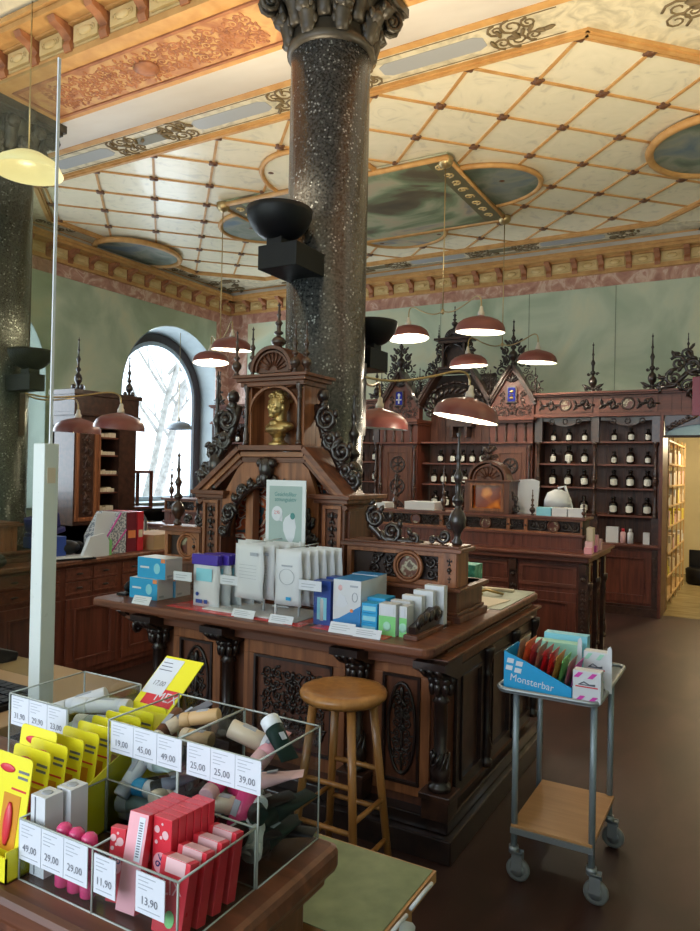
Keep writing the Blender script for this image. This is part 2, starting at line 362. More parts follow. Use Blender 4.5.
# ------------------------------------------------------------------ ornament
def spiral(mb, cx, cy, r, turns=1.4, a0=0, hand=1, t=None, n0=0.0, seg=13, k=5):
    t = t or r*0.16
    pts = []; rad = []
    for i in range(seg):
        q = i/(seg-1); a = a0 + hand*q*turns*2*PI; rr = r*(1-0.82*q)
        pts.append((cx+rr*math.cos(a), cy+rr*math.sin(a), n0 + t*0.5)); rad.append(t*(1.0-0.35*q))
    mb.tube(pts, rad, k); mb.ell((pts[-1][0], pts[-1][1], n0+t*0.7), (t*1.5, t*1.5, t*1.2), 6, 4)
def leaf(mb, x, y, ang, L, W, n0=0.0):
    c, s_ = math.cos(ang), math.sin(ang)
    rot = Matrix.Rotation(ang, 4, 'Z')
    mb.ell((x+c*L*0.5, y+s_*L*0.5, n0+W*0.3), (L*0.55, W*0.5, W*0.45), 6, 4, rot)
def carve(mb, w, h, cell=0.05, seed=1, mirror=True, depth=0.0, u0=0, v0=0, leaves=3, fill=1.0):
    """scrollwork filling the rectangle centred at (u0, v0)"""
    rnd = random.Random(seed)
    nx = max(1, round((w/2 if mirror else w)/cell)); ny = max(1, round(h/cell))
    cw = (w/2 if mirror else w)/nx; ch = h/ny
    for i in range(nx):
        for j in range(ny):
            cx = (i+0.5)*cw; cy = -h/2 + (j+0.5)*ch
            if not mirror: cx -= w/2
            r = min(cw, ch)*0.47*fill; a0 = rnd.uniform(0, 6.28); hd = 1 if (i+j) % 2 else -1
            lv = [(rnd.uniform(0, 6.28), rnd.uniform(0.7, 1.2)) for _ in range(leaves)]
            for sg in ((1, -1) if mirror else (1,)):
                aa = a0 if sg == 1 else PI-a0
                spiral(mb, u0+sg*cx, v0+cy, r, 1.25, aa, hd*sg, r*0.20, depth, 11, 5)
                for la, ll in lv:
                    q = la if sg == 1 else PI-la
                    leaf(mb, u0+sg*cx+r*0.75*math.cos(q), v0+cy+r*0.75*math.sin(q), q+0.8*sg, r*ll, r*0.5, depth)
    if mirror:
        for j in range(max(2, ny)):
            mb.ell((u0, v0-h/2+(j+0.5)*h/max(2, ny), depth+0.004), (cw*0.16, h/max(2, ny)*0.45, cw*0.2), 6, 5)
def drop(mb, u, v0, v1, w, n0=0.0):
    """vertical hanging ornament"""
    L = v1-v0; k = max(2, int(L/(w*1.1)))
    for i in range(k):
        y = v1 - (i+0.5)*L/k; s_ = w*(1-0.5*i/k)
        for sg in (-1, 1):
            spiral(mb, u+sg*s_*0.26, y, s_*0.22, 1.1, PI/2, -sg, s_*0.06, n0, 9, 4)
            leaf(mb, u, y-L/k*0.3, -PI/2+sg*0.6, s_*0.4, s_*0.22, n0)
        mb.ell((u, y, n0+s_*0.08), (s_*0.13, L/k*0.35, s_*0.12), 6, 4)
def crest(mb, p0, p1, size, seed=1, k=None, side=1, n0=0.0):
    """openwork scrolls standing on a line"""
    p0 = Vector(p0); p1 = Vector(p1); d = p1-p0; L = d.length; d.normalize(); nrm = Vector((-d.y, d.x))*side
    k = k or max(2, int(L/(size*0.8)))
    for i in range(k):
        c = p0 + d*((i+0.5)*L/k) + nrm*size*0.42; r = size*0.40*(0.8+0.3*math.sin(i*2.1+seed))
        a0 = math.atan2(-nrm.y, -nrm.x)
        spiral(mb, c.x, c.y, r, 1.35, a0, 1 if i % 2 else -1, r*0.19, n0-r*0.1, 13, 5)
        for q in (0.6, 1.5, 2.3):
            a = math.atan2(d.y, d.x)+side*q; leaf(mb, c.x+r*0.9*math.cos(a), c.y+r*0.9*math.sin(a), a, r*0.7, r*0.32, n0-r*0.05)
    mb.tube([(p0.x, p0.y, n0), (p1.x, p1.y, n0)], size*0.07, 5)
FIN = [(0.55,0),(0.6,0.03),(0.35,0.06),(0.42,0.10),(0.9,0.16),(1.0,0.22),(0.75,0.28),(0.35,0.31),(0.30,0.34),(0.62,0.37),(0.62,0.40),(0.28,0.43),(0.30,0.52),(0.42,0.55),(0.55,0.58),(0.36,0.62),(0.20,0.65),(0.20,0.72),(0.34,0.75),(0.20,0.78),(0.13,0.92),(0.28,0.945),(0.10,0.965),(0.03,1.0)]
def finial(mb, x, y, z, h, r, n=10):
    mb.lathe([(a*r, b*h) for a, b in FIN], (x, y, z), n)
BAL = [(1.0,0),(1.0,0.05),(0.7,0.06),(0.85,0.10),(0.95,0.17),(0.6,0.24),(0.75,0.27),(0.55,0.30),(0.62,0.55),(0.6,0.74),(0.8,0.76),(0.58,0.79),(0.62,0.86),(1.1,0.93),(1.15,0.97),(1.15,1.0)]
def baluster(mb, x, y, z0, z1, r, n=12):
    mb.lathe([(a*r, b*(z1-z0)) for a, b in BAL], (x, y, z0), n)
def frame(mb, u0, v0, u1, v1, t, n0=0.0, n1=0.012):
    mb.box(u0, v0, n0, u1, v0+t, n1); mb.box(u0, v1-t, n0, u1, v1, n1)
    mb.box(u0, v0+t, n0, u0+t, v1-t, n1); mb.box(u1-t, v0+t, n0, u1, v1-t, n1)
def disc(mb, u, v, ru, rv, n0, n1, seg=24):
    mb.prism([(u+ru*math.cos(2*PI*i/seg), v+rv*math.sin(2*PI*i/seg)) for i in range(seg)], n0, n1)
def ordn(i): return ['first', 'second', 'third', 'fourth', 'fifth', 'sixth', 'seventh', 'eighth', 'ninth', 'tenth', 'eleventh', 'twelfth'][i]
# ================================================================== ROOM
XL, YW, ZC = -8.3, 10.1, 4.75
b = MB(); b.box(-9.2, -3, -0.06, 3.0, 8.95, 0); struct('floor', b, 'floor')
b = MB(); b.box(-1.25, 8.951, -0.06, 1.2, 13.0, 0.002); struct('floor', b, 'floor2')
b = MB(); b.box(-9.2, -3, ZC, 1.5, 10.7, ZC+0.1); struct('ceiling', b, 'cream')
# left wall with three arched windows
WIN = (8.73, 5.13, 1.53); WR, SP, SILL = 1.15, 2.76, 1.0
b = MB(); T = 0.55
edges = [-3] + sum([[c-WR, c+WR] for c in reversed(WIN)], []) + [YW+0.6]
for i in range(0, len(edges), 2): b.box(XL-T, edges[i], 0, XL, edges[i+1], ZC)
for c in WIN:
    b.box(XL-T, c-WR, 0, XL, c+WR, SILL)
    n = 28
    for i in range(n):
        a0 = PI-PI*i/n; a1 = PI-PI*(i+1)/n
        y0, z0, y1, z1 = c+WR*math.cos(a0), SP+WR*math.sin(a0), c+WR*math.cos(a1), SP+WR*math.sin(a1)
        vs = [(XL-T,y0,z0),(XL,y0,z0),(XL,y1,z1),(XL-T,y1,z1),(XL-T,y0,ZC),(XL,y0,ZC),(XL,y1,ZC),(XL-T,y1,ZC)]
        b.add(vs, [(0,1,2,3),(4,7,6,5),(1,5,6,2),(0,3,7,4)])
struct('wall_left', b, 'green')
# pale plaster lining of each arch, frame, glazing
for wi, c in enumerate(WIN):
    b = MB(); n = 28
    path = [(c-WR, SILL)] + [(c-WR*math.cos(PI*i/n), SP+WR*math.sin(PI*i/n)) for i in range(n+1)] + [(c+WR, SILL)]
    vs = []
    for (y, z) in path:
        dy, dz = (c-y), (SP-z) if z > SP else 0
        L = math.hypot(dy, dz) or 1
        vs += [(XL+0.004, y+dy/L*0.0, z+dz/L*0.0), (XL-T+0.02, y+dy/L*0.10, z+dz/L*0.10), (XL+0.004, y+dy/L*0.012, z+dz/L*0.012)]
    for i in range(len(path)-1):
        k = i*3; b.add([vs[k+2], vs[k+1], vs[k+4], vs[k+5]], [(0,1,2,3)], False)
    b.box(XL-T, c-WR, SILL, XL+0.05, c+WR, SILL+0.03)
    struct('trim_%d' % (wi+10), b, 'reveal')
    wf = MB(); wf.m = 0
    ri, ro = 0.93, 1.06
    def arc(r, k=26): return [(c-r, SILL+0.03)] + [(c-r*math.cos(PI*i/k), SP+r*math.sin(PI*i/k)) for i in range(k+1)] + [(c+r, SILL+0.03)]
    A, B_ = arc(ri), arc(ro)
    wf.T = Matrix.Identity(4)
    x0, x1 = XL-T+0.06, XL-T+0.16
    for i in range(len(A)-1):
        vs = [(x, *p) for x in (x0, x1) for p in (A[i], A[i+1], B_[i+1], B_[i])]
        wf.add(vs, [(3,2,1,0),(4,5,6,7),(0,1,5,4),(2,3,7,6)])
    win = struct('window_%d' % (wi+1), wf, 'frame')
    wf = MB(); A, B_ = arc(0.86), arc(0.93)
    for i in range(len(A)-1):
        vs = [(x, *p) for x in (x0+0.01, x1-0.03) for p in (A[i], A[i+1], B_[i+1], B_[i])]
        wf.add(vs, [(3,2,1,0),(4,5,6,7),(0,1,5,4),(2,3,7,6)])
    wf.box(x0+0.01, c-0.9, SILL+0.03, x1-0.03, c+0.9, SILL+0.10)
    wf.build('window_frame', 'frame_b', win)
    g = MB(); P = arc(0.87); vs = [(x0+0.04, *p) for p in P]; g.add(vs, [tuple(range(len(vs)))]); g.build('window_pane', 'glass', win, recalc=False)
# back wall with the passage to the store room
b = MB(); b.box(-8.9, YW, 0, -1.25, YW+0.15, ZC); b.box(-1.25, YW, 2.35, 1.2, YW+0.15, ZC); struct('wall_back', b, 'green')
b = MB()
for x in (-7.0, -5.6, -4.2, -2.84, -1.66, -0.4): b.box(x-0.004, YW-0.003, 2.4, x+0.004, YW, 4.2)
struct('trim_20', b, 'joint')
b = MB(); b.box(-1.25, 9.3, 0, -1.2, 13, 2.35); b.box(-1.25, 13, 0, 1.2, 13.1, 2.4); b.box(1.1, 8.95, 0, 1.2, 13, 2.4); struct('wall_storage', b, 'yellowall')
b = MB(); b.box(-1.25, 9.3, 2.36, 1.2, 13.1, 2.42); struct('ceiling', b, 'yellowall')
b = MB(); b.box(1.4, -3, 0, 1.5, 10.2, ZC); struct('wall_right', b, 'green')  # unseen wall, lengthened towards the front to limit the daylight
b = MB()
for x0, x1 in ((-8.85, -7.6), (-4.6, -3.9), (-0.9, 1.5)): b.box(x0, -3.0, 0, x1, -2.8, ZC)
for x0, x1 in ((-7.6, -4.6), (-3.9, -0.9)): b.box(x0, -3.0, 0, x1, -2.8, 0.6); b.box(x0, -3.0, 3.7, x1, -2.8, ZC)
struct('wall_front_added', b, 'green')  # unseen wall with openings, added to hold back the front daylight
l = bpy.data.lights.new('storage_lamp', 'POINT'); l.energy = 60; l.color = (1.0, 0.80, 0.50); l.shadow_soft_size = 0.15
o = bpy.data.objects.new('storage_lamp', l); COL.objects.link(o); o.location = (-0.2, 10.9, 2.15)

# ---- cornices (profile: pink marble band, ochre bands, corbels, crown)
def cornice(T, L, z0=0.0, pink=True, phase=0.0, name='trim_30', sp=0.353):
    """T frame: u along the wall, v up, n out of wall; v=0 is the dentil bottom"""
    if pink:
        b = MB(T); b.box(0, -0.17, 0.0, L, 0, 0.012); struct(name, b, 'pink')
    b = MB(T); b.box(0, 0, 0, L, 0.045, 0.06); b.box(0, 0.045, 0, L, 0.06, 0.045)
    b.box(0, 0.21, 0, L, 0.25, 0.24); b.box(0, 0.25, 0, L, 0.29, 0.27); b.box(0, 0.195, 0, L, 0.21, 0.10)
    struct(name, b, 'ochre')
    b = MB(T); b.box(0, 0.06, 0, L, 0.20, 0.05)
    n = int(L/sp)
    for i in range(n+1):
        u = phase + i*sp + sp/2
        if u+0.14 < L: b.prism([(u-0.12, 0.075), (u+0.12, 0.075), (u+0.12, 0.19), (u-0.12, 0.19)], 0.05, 0.075); b.ell((u, 0.13, 0.075), (0.07, 0.035, 0.02), 8, 4); spiral(b, u-0.07, 0.13, 0.03, 1.1, 0, 1, 0.006, 0.075, 9, 4); spiral(b, u+0.07, 0.13, 0.03, 1.1, PI, -1, 0.006, 0.075, 9, 4)
    struct(name, b, 'ochre_l')
    b = MB(T)
    for i in range(n+1):
        u = phase + i*sp
        if u < 0.02 or u > L-0.02: continue
        s_ = [(0.0, 0.03), (0.075, 0.03), (0.09, 0.07), (0.075, 0.11), (0.13, 0.15), (0.20, 0.17), (0.22, 0.205), (0.0, 0.205)]
        vs = [(u+du, v, n_) for du in (-0.035, 0.035) for n_, v in s_]; k = len(s_)
        b.add(vs, [tuple(range(k)), tuple(range(2*k-1, k-1, -1))] + [(i2, (i2+1) % k, k+(i2+1) % k, k+i2) for i2 in range(k)])
    struct(name, b, 'rust')
cornice(FY(XL, YW, 4.35), 9.7, phase=0.1, name='trim_30')
cornice(FX(XL, 3.9, 4.35), YW-3.9, phase=0.2, name='trim_31')
# beam along the columns, corbel cornice on its near face
b = MB(); b.box(-8.3, 3.36, 4.45, 1.5, 3.92, ZC); struct('trim_40', b, 'ochre')
cornice(FY(XL, 3.36, 4.45), 9.7, pink=False, phase=0.14, name='trim_41', sp=0.36)
b = MB(FD(0, 0, 4.45))
for x0, x1 in ((-8.2, -5.75), (-5.0, -2.6), (-1.85, 1.3)):
    frame(b, x0, -3.86, x1, -3.42, 0.022, 0.0, 0.012)
struct('trim_42', b, 'rust')
b = MB(FD(0, 0, 4.45))
for x0, x1 in ((-8.2, -5.75), (-5.0, -2.6), (-1.85, 1.3)):
    b.box(x0+0.03, -3.83, 0, x1-0.03, -3.45, 0.006)
struct('trim_43', b, 'orange')
b = MB(FD(0, 0, 4.444))
for x0, x1 in ((-8.2, -5.75), (-5.0, -2.6), (-1.85, 1.3)):
    c = (x0+x1)/2
    carve(b, (x1-x0)-0.4, 0.30, 0.10, 5, True, -0.008, c, -3.64, 6, 1.0)
    b.ell((c, -3.64, 0.01), (0.10, 0.09, 0.03), 10, 5)
struct('trim_44', b, 'rust')
# ---- ceiling field
LX0, LX1, LY0, LY1, CH = -7.85, -0.27, 5.14, 9.45, 0.80
OCT = [(LX0+CH, LY0), (LX1-CH, LY0), (LX1, LY0+CH), (LX1, LY1-CH), (LX1-CH, LY1), (LX0+CH, LY1), (LX0, LY1-CH), (LX0, LY0+CH)]
FX0, FX1, FY0, FY1 = -8.2, 0.06, 4.70, 9.95
# white coves
def quadslab(b, pts, t=0.02):
    vs = pts + [(x, y, z+t) for x, y, z in pts]; b.add(vs, [(3,2,1,0),(4,5,6,7),(0,1,5,4),(1,2,6,5),(2,3,7,6),(3,0,4,7)])
b = MB()
quadslab(b, [(XL, 3.92, 4.46), (1.4, 3.92, 4.46), (FX1, FY0, ZC-0.012), (FX0, FY0, ZC-0.012)])
quadslab(b, [(XL, 9.85, 4.60), (1.4, 9.85, 4.60), (FX1, FY1, ZC-0.012), (FX0, FY1, ZC-0.012)])
quadslab(b, [(-8.05, 3.92, 4.60), (-8.05, 9.9, 4.60), (FX0, FY1, ZC-0.012), (FX0, FY0, ZC-0.012)])
struct('trim_45', b, 'cove')
# painted frieze: ring between rectangle and octagon
b = MB(FD(0, 0, ZC))
z1 = 0.010
def poly(mb, pts, n0, n1): mb.prism([(x, -y) for x, y in pts], n0, n1)
poly(b, [(FX0, FY0), (FX1, FY0), (OCT[1][0], LY0), (OCT[0][0], LY0)], 0, z1)
poly(b, [(FX1, FY0), (FX1, FY1), (LX1, LY1-CH), (LX1, LY0+CH), (LX1-CH, LY0)], 0, z1)
poly(b, [(FX1, FY1), (FX0, FY1), (LX0+CH, LY1), (LX1-CH, LY1)], 0, z1)
poly(b, [(FX0, FY1), (FX0, FY0), (LX0+CH, LY0), (LX0, LY0+CH), (LX0, LY1-CH), (LX0+CH, LY1)], 0, z1)
struct('trim_46', b, 'frieze')
def bar(mb, p, q, w_, n0, n1):
    p = Vector(p); q = Vector(q); d = (q-p).normalized(); m = Vector((-d.y, d.x))*w_/2; e = d*w_*0.3
    mb.prism([tuple(p-m-e), tuple(q-m+e), tuple(q+m+e), tuple(p+m-e)], n0, n1)
b = MB(FD(0, 0, ZC))
for i in range(8):
    p, q = OCT[i], OCT[(i+1) % 8]
    bar(b, (p[0], -p[1]), (q[0], -q[1]), 0.075, 0, 0.035); bar(b, (p[0], -p[1]), (q[0], -q[1]), 0.035, 0.03, 0.05)
for p, q in (((FX0, FY0), (FX1, FY0)), ((FX0, FY1), (FX1, FY1)), ((FX0, FY0), (FX0, FY1)), ((FX1, FY0), (FX1, FY1))):
    bar(b, (p[0], -p[1]), (q[0], -q[1]), 0.07, 0, 0.03)
# lattice ribs clipped to the octagon
AX, AY = 0.4186, 0.43
def clip(p, q):
    t0, t1 = 0.0, 1.0; d = (q[0]-p[0], q[1]-p[1])
    for i in range(8):
        a, c = OCT[i], OCT[(i+1) % 8]; e = (c[0]-a[0], c[1]-a[1]); nx, ny = -e[1], e[0]
        num = nx*(p[0]-a[0]) + ny*(p[1]-a[1]); den = nx*d[0] + ny*d[1]
        if abs(den) < 1e-9:
            if num < 0: return None
            continue
        t = -num/den
        if den > 0: t0 = max(t0, t)
        else: t1 = min(t1, t)
    if t0 >= t1: return None
    return (p[0]+d[0]*t0, p[1]+d[1]*t0), (p[0]+d[0]*t1, p[1]+d[1]*t1)
X0N = -1.13 + 2*AX; YN = 5.2
lat = MB(FD(0, 0, ZC)); ros = MB(FD(0, 0, ZC))
def inside(x, y, m=0.0):
    for i in range(8):
        a, c = OCT[i], OCT[(i+1) % 8]; e = (c[0]-a[0], c[1]-a[1]); L = math.hypot(*e)
        if (-e[1]*(x-a[0]) + e[0]*(y-a[1]))/L < m: return False
    return True
for k in range(-24, 24, 2):
    for sg in (1, -1):
        x = X0N + k*AX
        p = (x - 14*AX*sg, YN - 14*AY); q = (x + 14*AX*sg, YN + 14*AY)
        c_ = clip(p, q)
        if c_: bar(lat, (c_[0][0], -c_[0][1]), (c_[1][0], -c_[1][1]), 0.024, 0, 0.014)
for j in range(0, 11):
    for k in range(-24, 4):
        if (k + j) % 2 == 0:
            x, y = X0N + k*AX, YN + j*AY
            if inside(x, y, 0.02):
                ros.ell((x, -y, 0.014), (0.045, 0.045, 0.02), 8, 4)
                for a in range(4): ros.ell((x+0.04*math.cos(a*PI/2), -y+0.04*math.sin(a*PI/2), 0.012), (0.02, 0.02, 0.012), 6, 4)
struct('trim_47', b, 'ochre'); struct('trim_48', lat, 'ochre'); struct('trim_49', ros, 'rosette')
# scrolls and cartouches painted on the frieze
b = MB(FD(0, 0, ZC-0.010)); pl = MB(FD(0, 0, ZC-0.010)); po = MB(FD(0, 0, ZC-0.010))
def flat_scroll(u, v, r, a0, hd):
    pts = []; 
    for i in range(14):
        q = i/13; a = a0+hd*q*1.5*2*PI; rr = r*(1-0.8*q); pts.append((u+rr*math.cos(a), v+rr*math.sin(a), 0.001))
    b.tube(pts, [0.012*(1-0.4*i/13) for i in range(14)], 4)
rnd = random.Random(4)
def band(x0, x1, yc):
    per = 1.9; n = max(1, round((x1-x0)/per)); p = (x1-x0)/n
    for i in range(n):
        c = x0+(i+0.5)*p
        pl.prism([(c-0.42+0.10*(1-math.cos(t_)) if 0 else c+dx, -yc+dy) for dx, dy in [(-0.42,-0.05),(-0.36,-0.085),(0.36,-0.085),(0.42,-0.05),(0.42,0.05),(0.36,0.085),(-0.36,0.085),(-0.42,0.05)]], 0, 0.004)
        e = c+p/2
        if i < n-1: po.prism([(e+dx, -yc+dy) for dx, dy in [(-0.22,0),(-0.16,-0.07),(0.16,-0.07),(0.22,0),(0.16,0.07),(-0.16,0.07)]], 0, 0.004)
        for sg in (-1, 1):
            for (o_, r_) in ((0.53, 0.07), (0.64, 0.09), (0.76, 0.06)):
                for vv in (-1, 1): flat_scroll(c+sg*o_, -yc+vv*0.08, r_, vv*PI/2, sg*vv)
            for q in range(8):
                leaf(b, c+sg*(0.48+0.05*q), -yc+rnd.uniform(-0.1, 0.1), rnd.uniform(0, 6.28), 0.09, 0.035)
    b.box(x0, -yc-0.155, 0, x1, -yc-0.147, 0.003); b.box(x0, -yc+0.147, 0, x1, -yc+0.155, 0.003)
band(-7.0, -1.2, 4.93); band(-7.0, -1.2, 9.69)
for cx, cy in ((-0.28, 5.1), (-7.9, 5.1), (-0.28, 9.55), (-7.9, 9.55)):
    for q in range(9):
        flat_scroll(cx+rnd.uniform(-0.28, 0.28), -cy+rnd.uniform(-0.28, 0.28), rnd.uniform(0.06, 0.12), rnd.uniform(0, 6), rnd.choice((-1, 1)))
        leaf(b, cx+rnd.uniform(-0.3, 0.3), -cy+rnd.uniform(-0.3, 0.3), rnd.uniform(0, 6.28), 0.16, 0.06)
for yy in (6.2, 8.6):
    for q in range(5): flat_scroll(-8.02+rnd.uniform(-0.08, 0.08), -yy+rnd.uniform(-0.3, 0.3), 0.07, rnd.uniform(0, 6), 1)
struct('trim_50', b, 'scroll'); struct('trim_51', pl, 'plaque'); struct('trim_52', po, 'plaque_o')
# paintings: central quatrefoil panel with lobes, ovals at both ends
def painting(tn, poly_pts, mat, n1=0.03, rim=0.028):
    b = MB(FD(0, 0, ZC)); b.prism([(x, -y) for x, y in poly_pts], 0.012, n1); struct(tn, b, mat)
    b = MB(FD(0, 0, ZC)); b.tube([(x, -y, n1) for x, y in poly_pts], rim, 6, closed=True); struct(tn, b, 'ochre')
def ellp(cx, cy, rx, ry, n=36): return [(cx+rx*math.cos(2*PI*i/n), cy+ry*math.sin(2*PI*i/n)) for i in range(n)]
CX, CY = -4.08, 7.42
painting('trim_53', ellp(-2.72, CY, 0.72, 0.58), 'paint2', 0.028)
painting('trim_54', ellp(-5.44, CY, 0.72, 0.58), 'paint2', 0.028)
painting('trim_55', ellp(CX, 6.5, 0.62, 0.78), 'cream', 0.028)
painting('trim_56', ellp(CX, 8.34, 0.62, 0.60), 'paint', 0.028)
painting('trim_57', [(-5.5, 6.47), (-2.66, 6.47), (-2.66, 8.38), (-5.5, 8.38)], 'paint', 0.064, 0.03)
painting('trim_58', ellp(-0.33, CY, 0.60, 0.66), 'paint2', 0.055, 0.04)
painting('trim_59', ellp(-7.83, CY, 0.52, 0.66), 'paint2', 0.055, 0.04)
b = MB(FD(0, 0, ZC-0.064)); b.box(-2.90, -8.36, 0, -2.69, -6.49, 0.003); b.box(-5.47, -8.36, 0, -5.26, -6.49, 0.003); struct('trim_62', b, 'plaque_o')
b = MB(FD(0, 0, ZC-0.067))
for xx in (-2.8, -5.36):
    for q in range(8): flat_scroll(xx, -6.65-q*0.21, 0.06, rnd.uniform(0, 6), 1)
struct('trim_60', b, 'ochre_l')

# ---- pink marble strip in the far left corner of the room
b = MB(); b.box(XL, 9.72, 1.2, XL+0.012, YW-0.001, 4.18); b.box(XL+0.012, YW-0.012, 1.2, XL+0.4, YW, 4.18); struct('trim_61', b, MT['pink'])

# ================================================================== COLUMNS
def column(x, y, neck, soffit, r, label):
    t = thing('granite_column', label, 'column', (x, y, 0), 'polished granite columns'); L = local(t)
    b = MB(L); b.lathe([(r*1.02, 0.25), (r, 0.6), (r*0.995, neck)], n=48); b.build('shaft', 'granite', t)
    b = MB(L); b.lathe([(r*1.4, 0), (r*1.4, 0.08), (r*1.3, 0.12), (r*1.32, 0.17), (r*1.15, 0.21), (r*1.06, 0.25)], n=40); b.build('base', 'capital', t)
    b = MB(L); h = soffit-neck
    b.lathe([(r*1.0, neck-0.03), (r*1.10, neck-0.015), (r*1.10, neck+0.02), (r*1.0, neck+0.035), (r*0.98, neck+h*0.4), (r*1.15, neck+h*0.75), (r*1.35, neck+h*0.86)], n=32)
    a = r*1.45
    b.box(-a, -a, neck+h*0.86, a, a, soffit); b.box(-a*0.94, -a*0.94, neck+h*0.80, a*0.94, a*0.94, neck+h*0.86)
    for ring_, (n_, z0, z1, ro, k) in enumerate(((8, 0.03, 0.42, 0.30, 0.0), (8, 0.25, 0.72, 0.42, 0.5))):
        for i in range(n_):
            an = 2*PI*(i+k)/n_; ca, sa = math.cos(an), math.sin(an)
            pts = []; rad = []
            for q in range(8):
                s_ = q/7; rr = r*1.03 + r*ro*s_**2.2; zz = neck+h*(z0+(z1-z0)*math.sin(min(1, s_*1.15)*PI/2)) - (h*0.10 if q == 7 else 0)
                pts.append((rr*ca, rr*sa, zz)); rad.append(r*(0.17+0.06*math.sin(s_*PI)))
            b.tube(pts, rad, 6)
            for sg in (-1, 1):
                for q in (2, 4, 6):
                    p = pts[q]; b.ell((p[0]-sa*sg*r*0.17, p[1]+ca*sg*r*0.17, p[2]), (r*0.09, r*0.09, h*0.09), 6, 4)
    for i in range(4):
        an = PI/4+i*PI/2; T_ = L @ Matrix.Rotation(an, 4, 'Z') @ Matrix(((1,0,0,0),(0,0,-1,0),(0,1,0,0),(0,0,0,1)))
        b2 = MB(T_); 
        for off in (-0.03, 0.03):
            spiral(b2, r*1.55, neck+h*0.66, r*0.26, 1.8, PI/2, -1, r*0.07, off, 16, 6)
        b2.tube([(r*1.1, neck+h*0.3, 0), (r*1.35, neck+h*0.75, 0), (r*1.55, neck+h*0.85, 0)], r*0.09, 6)
        b.v += b2.v[:0]; o = len(b.v); b.v += b2.v; b.f += [tuple(i_+o for i_ in f) for f in b2.f]; b.mi += b2.mi; b.sm += b2.sm
        an = i*PI/2; b.ell((a*math.cos(an), a*math.sin(an), neck+h*0.86), (r*0.22, r*0.22, h*0.13), 8, 5)
        for sg in (-1, 1): b.ell((a*0.8*math.cos(an)-sg*r*0.4*math.sin(an), a*0.8*math.sin(an)+sg*r*0.4*math.cos(an), neck+h*0.7), (r*0.14, r*0.14, h*0.14), 8, 5)
    b.build('capital', 'capital', t)
    return t
column(-2.235, 3.60, 4.07, 4.45, 0.238, 'speckled dark granite column with carved bronze capital rising behind the gilded bust')
column(-5.42, 3.64, 4.00, 4.45, 0.238, 'bluish dark granite column at the far left behind the glass guard')
column(0.95, 3.60, 4.07, 4.45, 0.238, 'added dark granite column at the right, unseen, carrying the added uplight')  # unseen column, added to carry the extra uplight
def uplight(x, y, z, r, ax, ay, label, on=50):
    t = thing('uplight', label, 'lamp', (x, y, z), 'black bowl uplights on the columns'); L = local(t)
    b = MB(L); P = [(0.001, -r*0.95)] + [(r*math.sin(a), -r*0.95*math.cos(a)) for a in [PI/2*i/10 for i in range(1, 11)]]
    P += [(r*0.96, 0.0)] + [(r*0.95*math.sin(a), -r*0.90*math.cos(a)) for a in [PI/2*i/8 for i in range(8, 0, -1)]]
    b.lathe(P, n=32, cap=False); b.build('bowl', 'blackm', t)
    b = MB(L); b.box(min(0, ax*r)-0.09, min(0, ay*r)-0.07, -r*0.95-0.16, max(0, ax*r)+0.09, max(0, ay*r)+0.07, -r*0.95-0.03); b.box(-0.05, -0.05, -r*0.95-0.04, 0.05, 0.05, -r*0.8); b.build('ballast_box', 'blackm', t, 0.004)
    if on:
        l = bpy.data.lights.new('uplight_bulb', 'SPOT'); l.energy = on; l.color = (1.0, 0.84, 0.58); l.shadow_soft_size = 0.10; l.spot_size = R(165); l.spot_blend = 0.6
        o = bpy.data.objects.new('uplight_bulb', l); COL.objects.link(o); o.location = (x, y, z+0.03); o.rotation_euler = (PI, 0, 0)
uplight(-2.285, 3.18, 3.02, 0.182, 0.4, 0.9, 'black bowl uplight with box bracket on the near face of the central column')
uplight(-2.16, 4.04, 2.56, 0.17, -0.3, -0.6, 'black bowl uplight half hidden by the right edge of the central column', 170)
uplight(0.90, 4.02, 2.56, 0.17, 0.2, -0.6, 'added black bowl uplight on the unseen right hand column, brightening the ceiling', 200)  # unseen lamp, added to brighten the right part of ceiling and wall
uplight(-4.98, 3.62, 2.50, 0.17, -0.7, 0, 'black bowl uplight on the bluish column at far left')
# ================================================================== CENTRAL ISLAND
isl = thing('island_counter', 'carved dark oak island counter holding the gilded bust and mask boxes', 'counter', (-2.0, 3.4, 0))
b = MB()
b.box(-2.80, 2.84, 0.10, -1.12, 4.15, 0.845); b.box(-3.0, 3.05, 0.10, -2.80, 4.15, 0.845)
b.build('carcass', 'wood', isl)
b = MB(); b.box(-2.86, 2.73, 0, -1.05, 4.2, 0.10); b.box(-2.84, 2.77, 0.10, -1.08, 4.18, 0.16); b.box(-3.02, 3.0, 0, -2.8, 4.2, 0.1); b.build('plinth', 'dark', isl, 0.006)
b = MB()
def worktop(b, x0, y0, x1, y1, z0, z1, rr=0.05):
    P = []
    for cx, cy, a0 in ((x1-rr, y0+rr, -PI/2), (x1-rr, y1-rr, 0), (x0+rr, y1-rr, PI/2), (x0+rr, y0+rr, PI)):
        for i in range(6): P.append((cx+rr*math.cos(a0+PI/2*i/5), cy+rr*math.sin(a0+PI/2*i/5)))
    b.prism(P, z0, z1)
worktop(b, -3.05, 2.60, -1.10, 4.24, 0.862, 0.90); worktop(b, -3.0, 2.68, -1.13, 4.2, 0.835, 0.862, 0.03); b.build('worktop', 'wood_h', isl, 0.008)
b = MB(); b.box(-1.98, 3.56, 0.9, -1.12, 4.22, 0.904); b.build('blotter_surface', 'blot', isl)
b = MB(); b.box(-2.95, 2.76, 0.775, -1.09, 4.16, 0.835); b.box(-2.95, 2.72, 0.82, -1.07, 4.18, 0.836); b.build('frieze_board', 'wood_h', isl, 0.004)
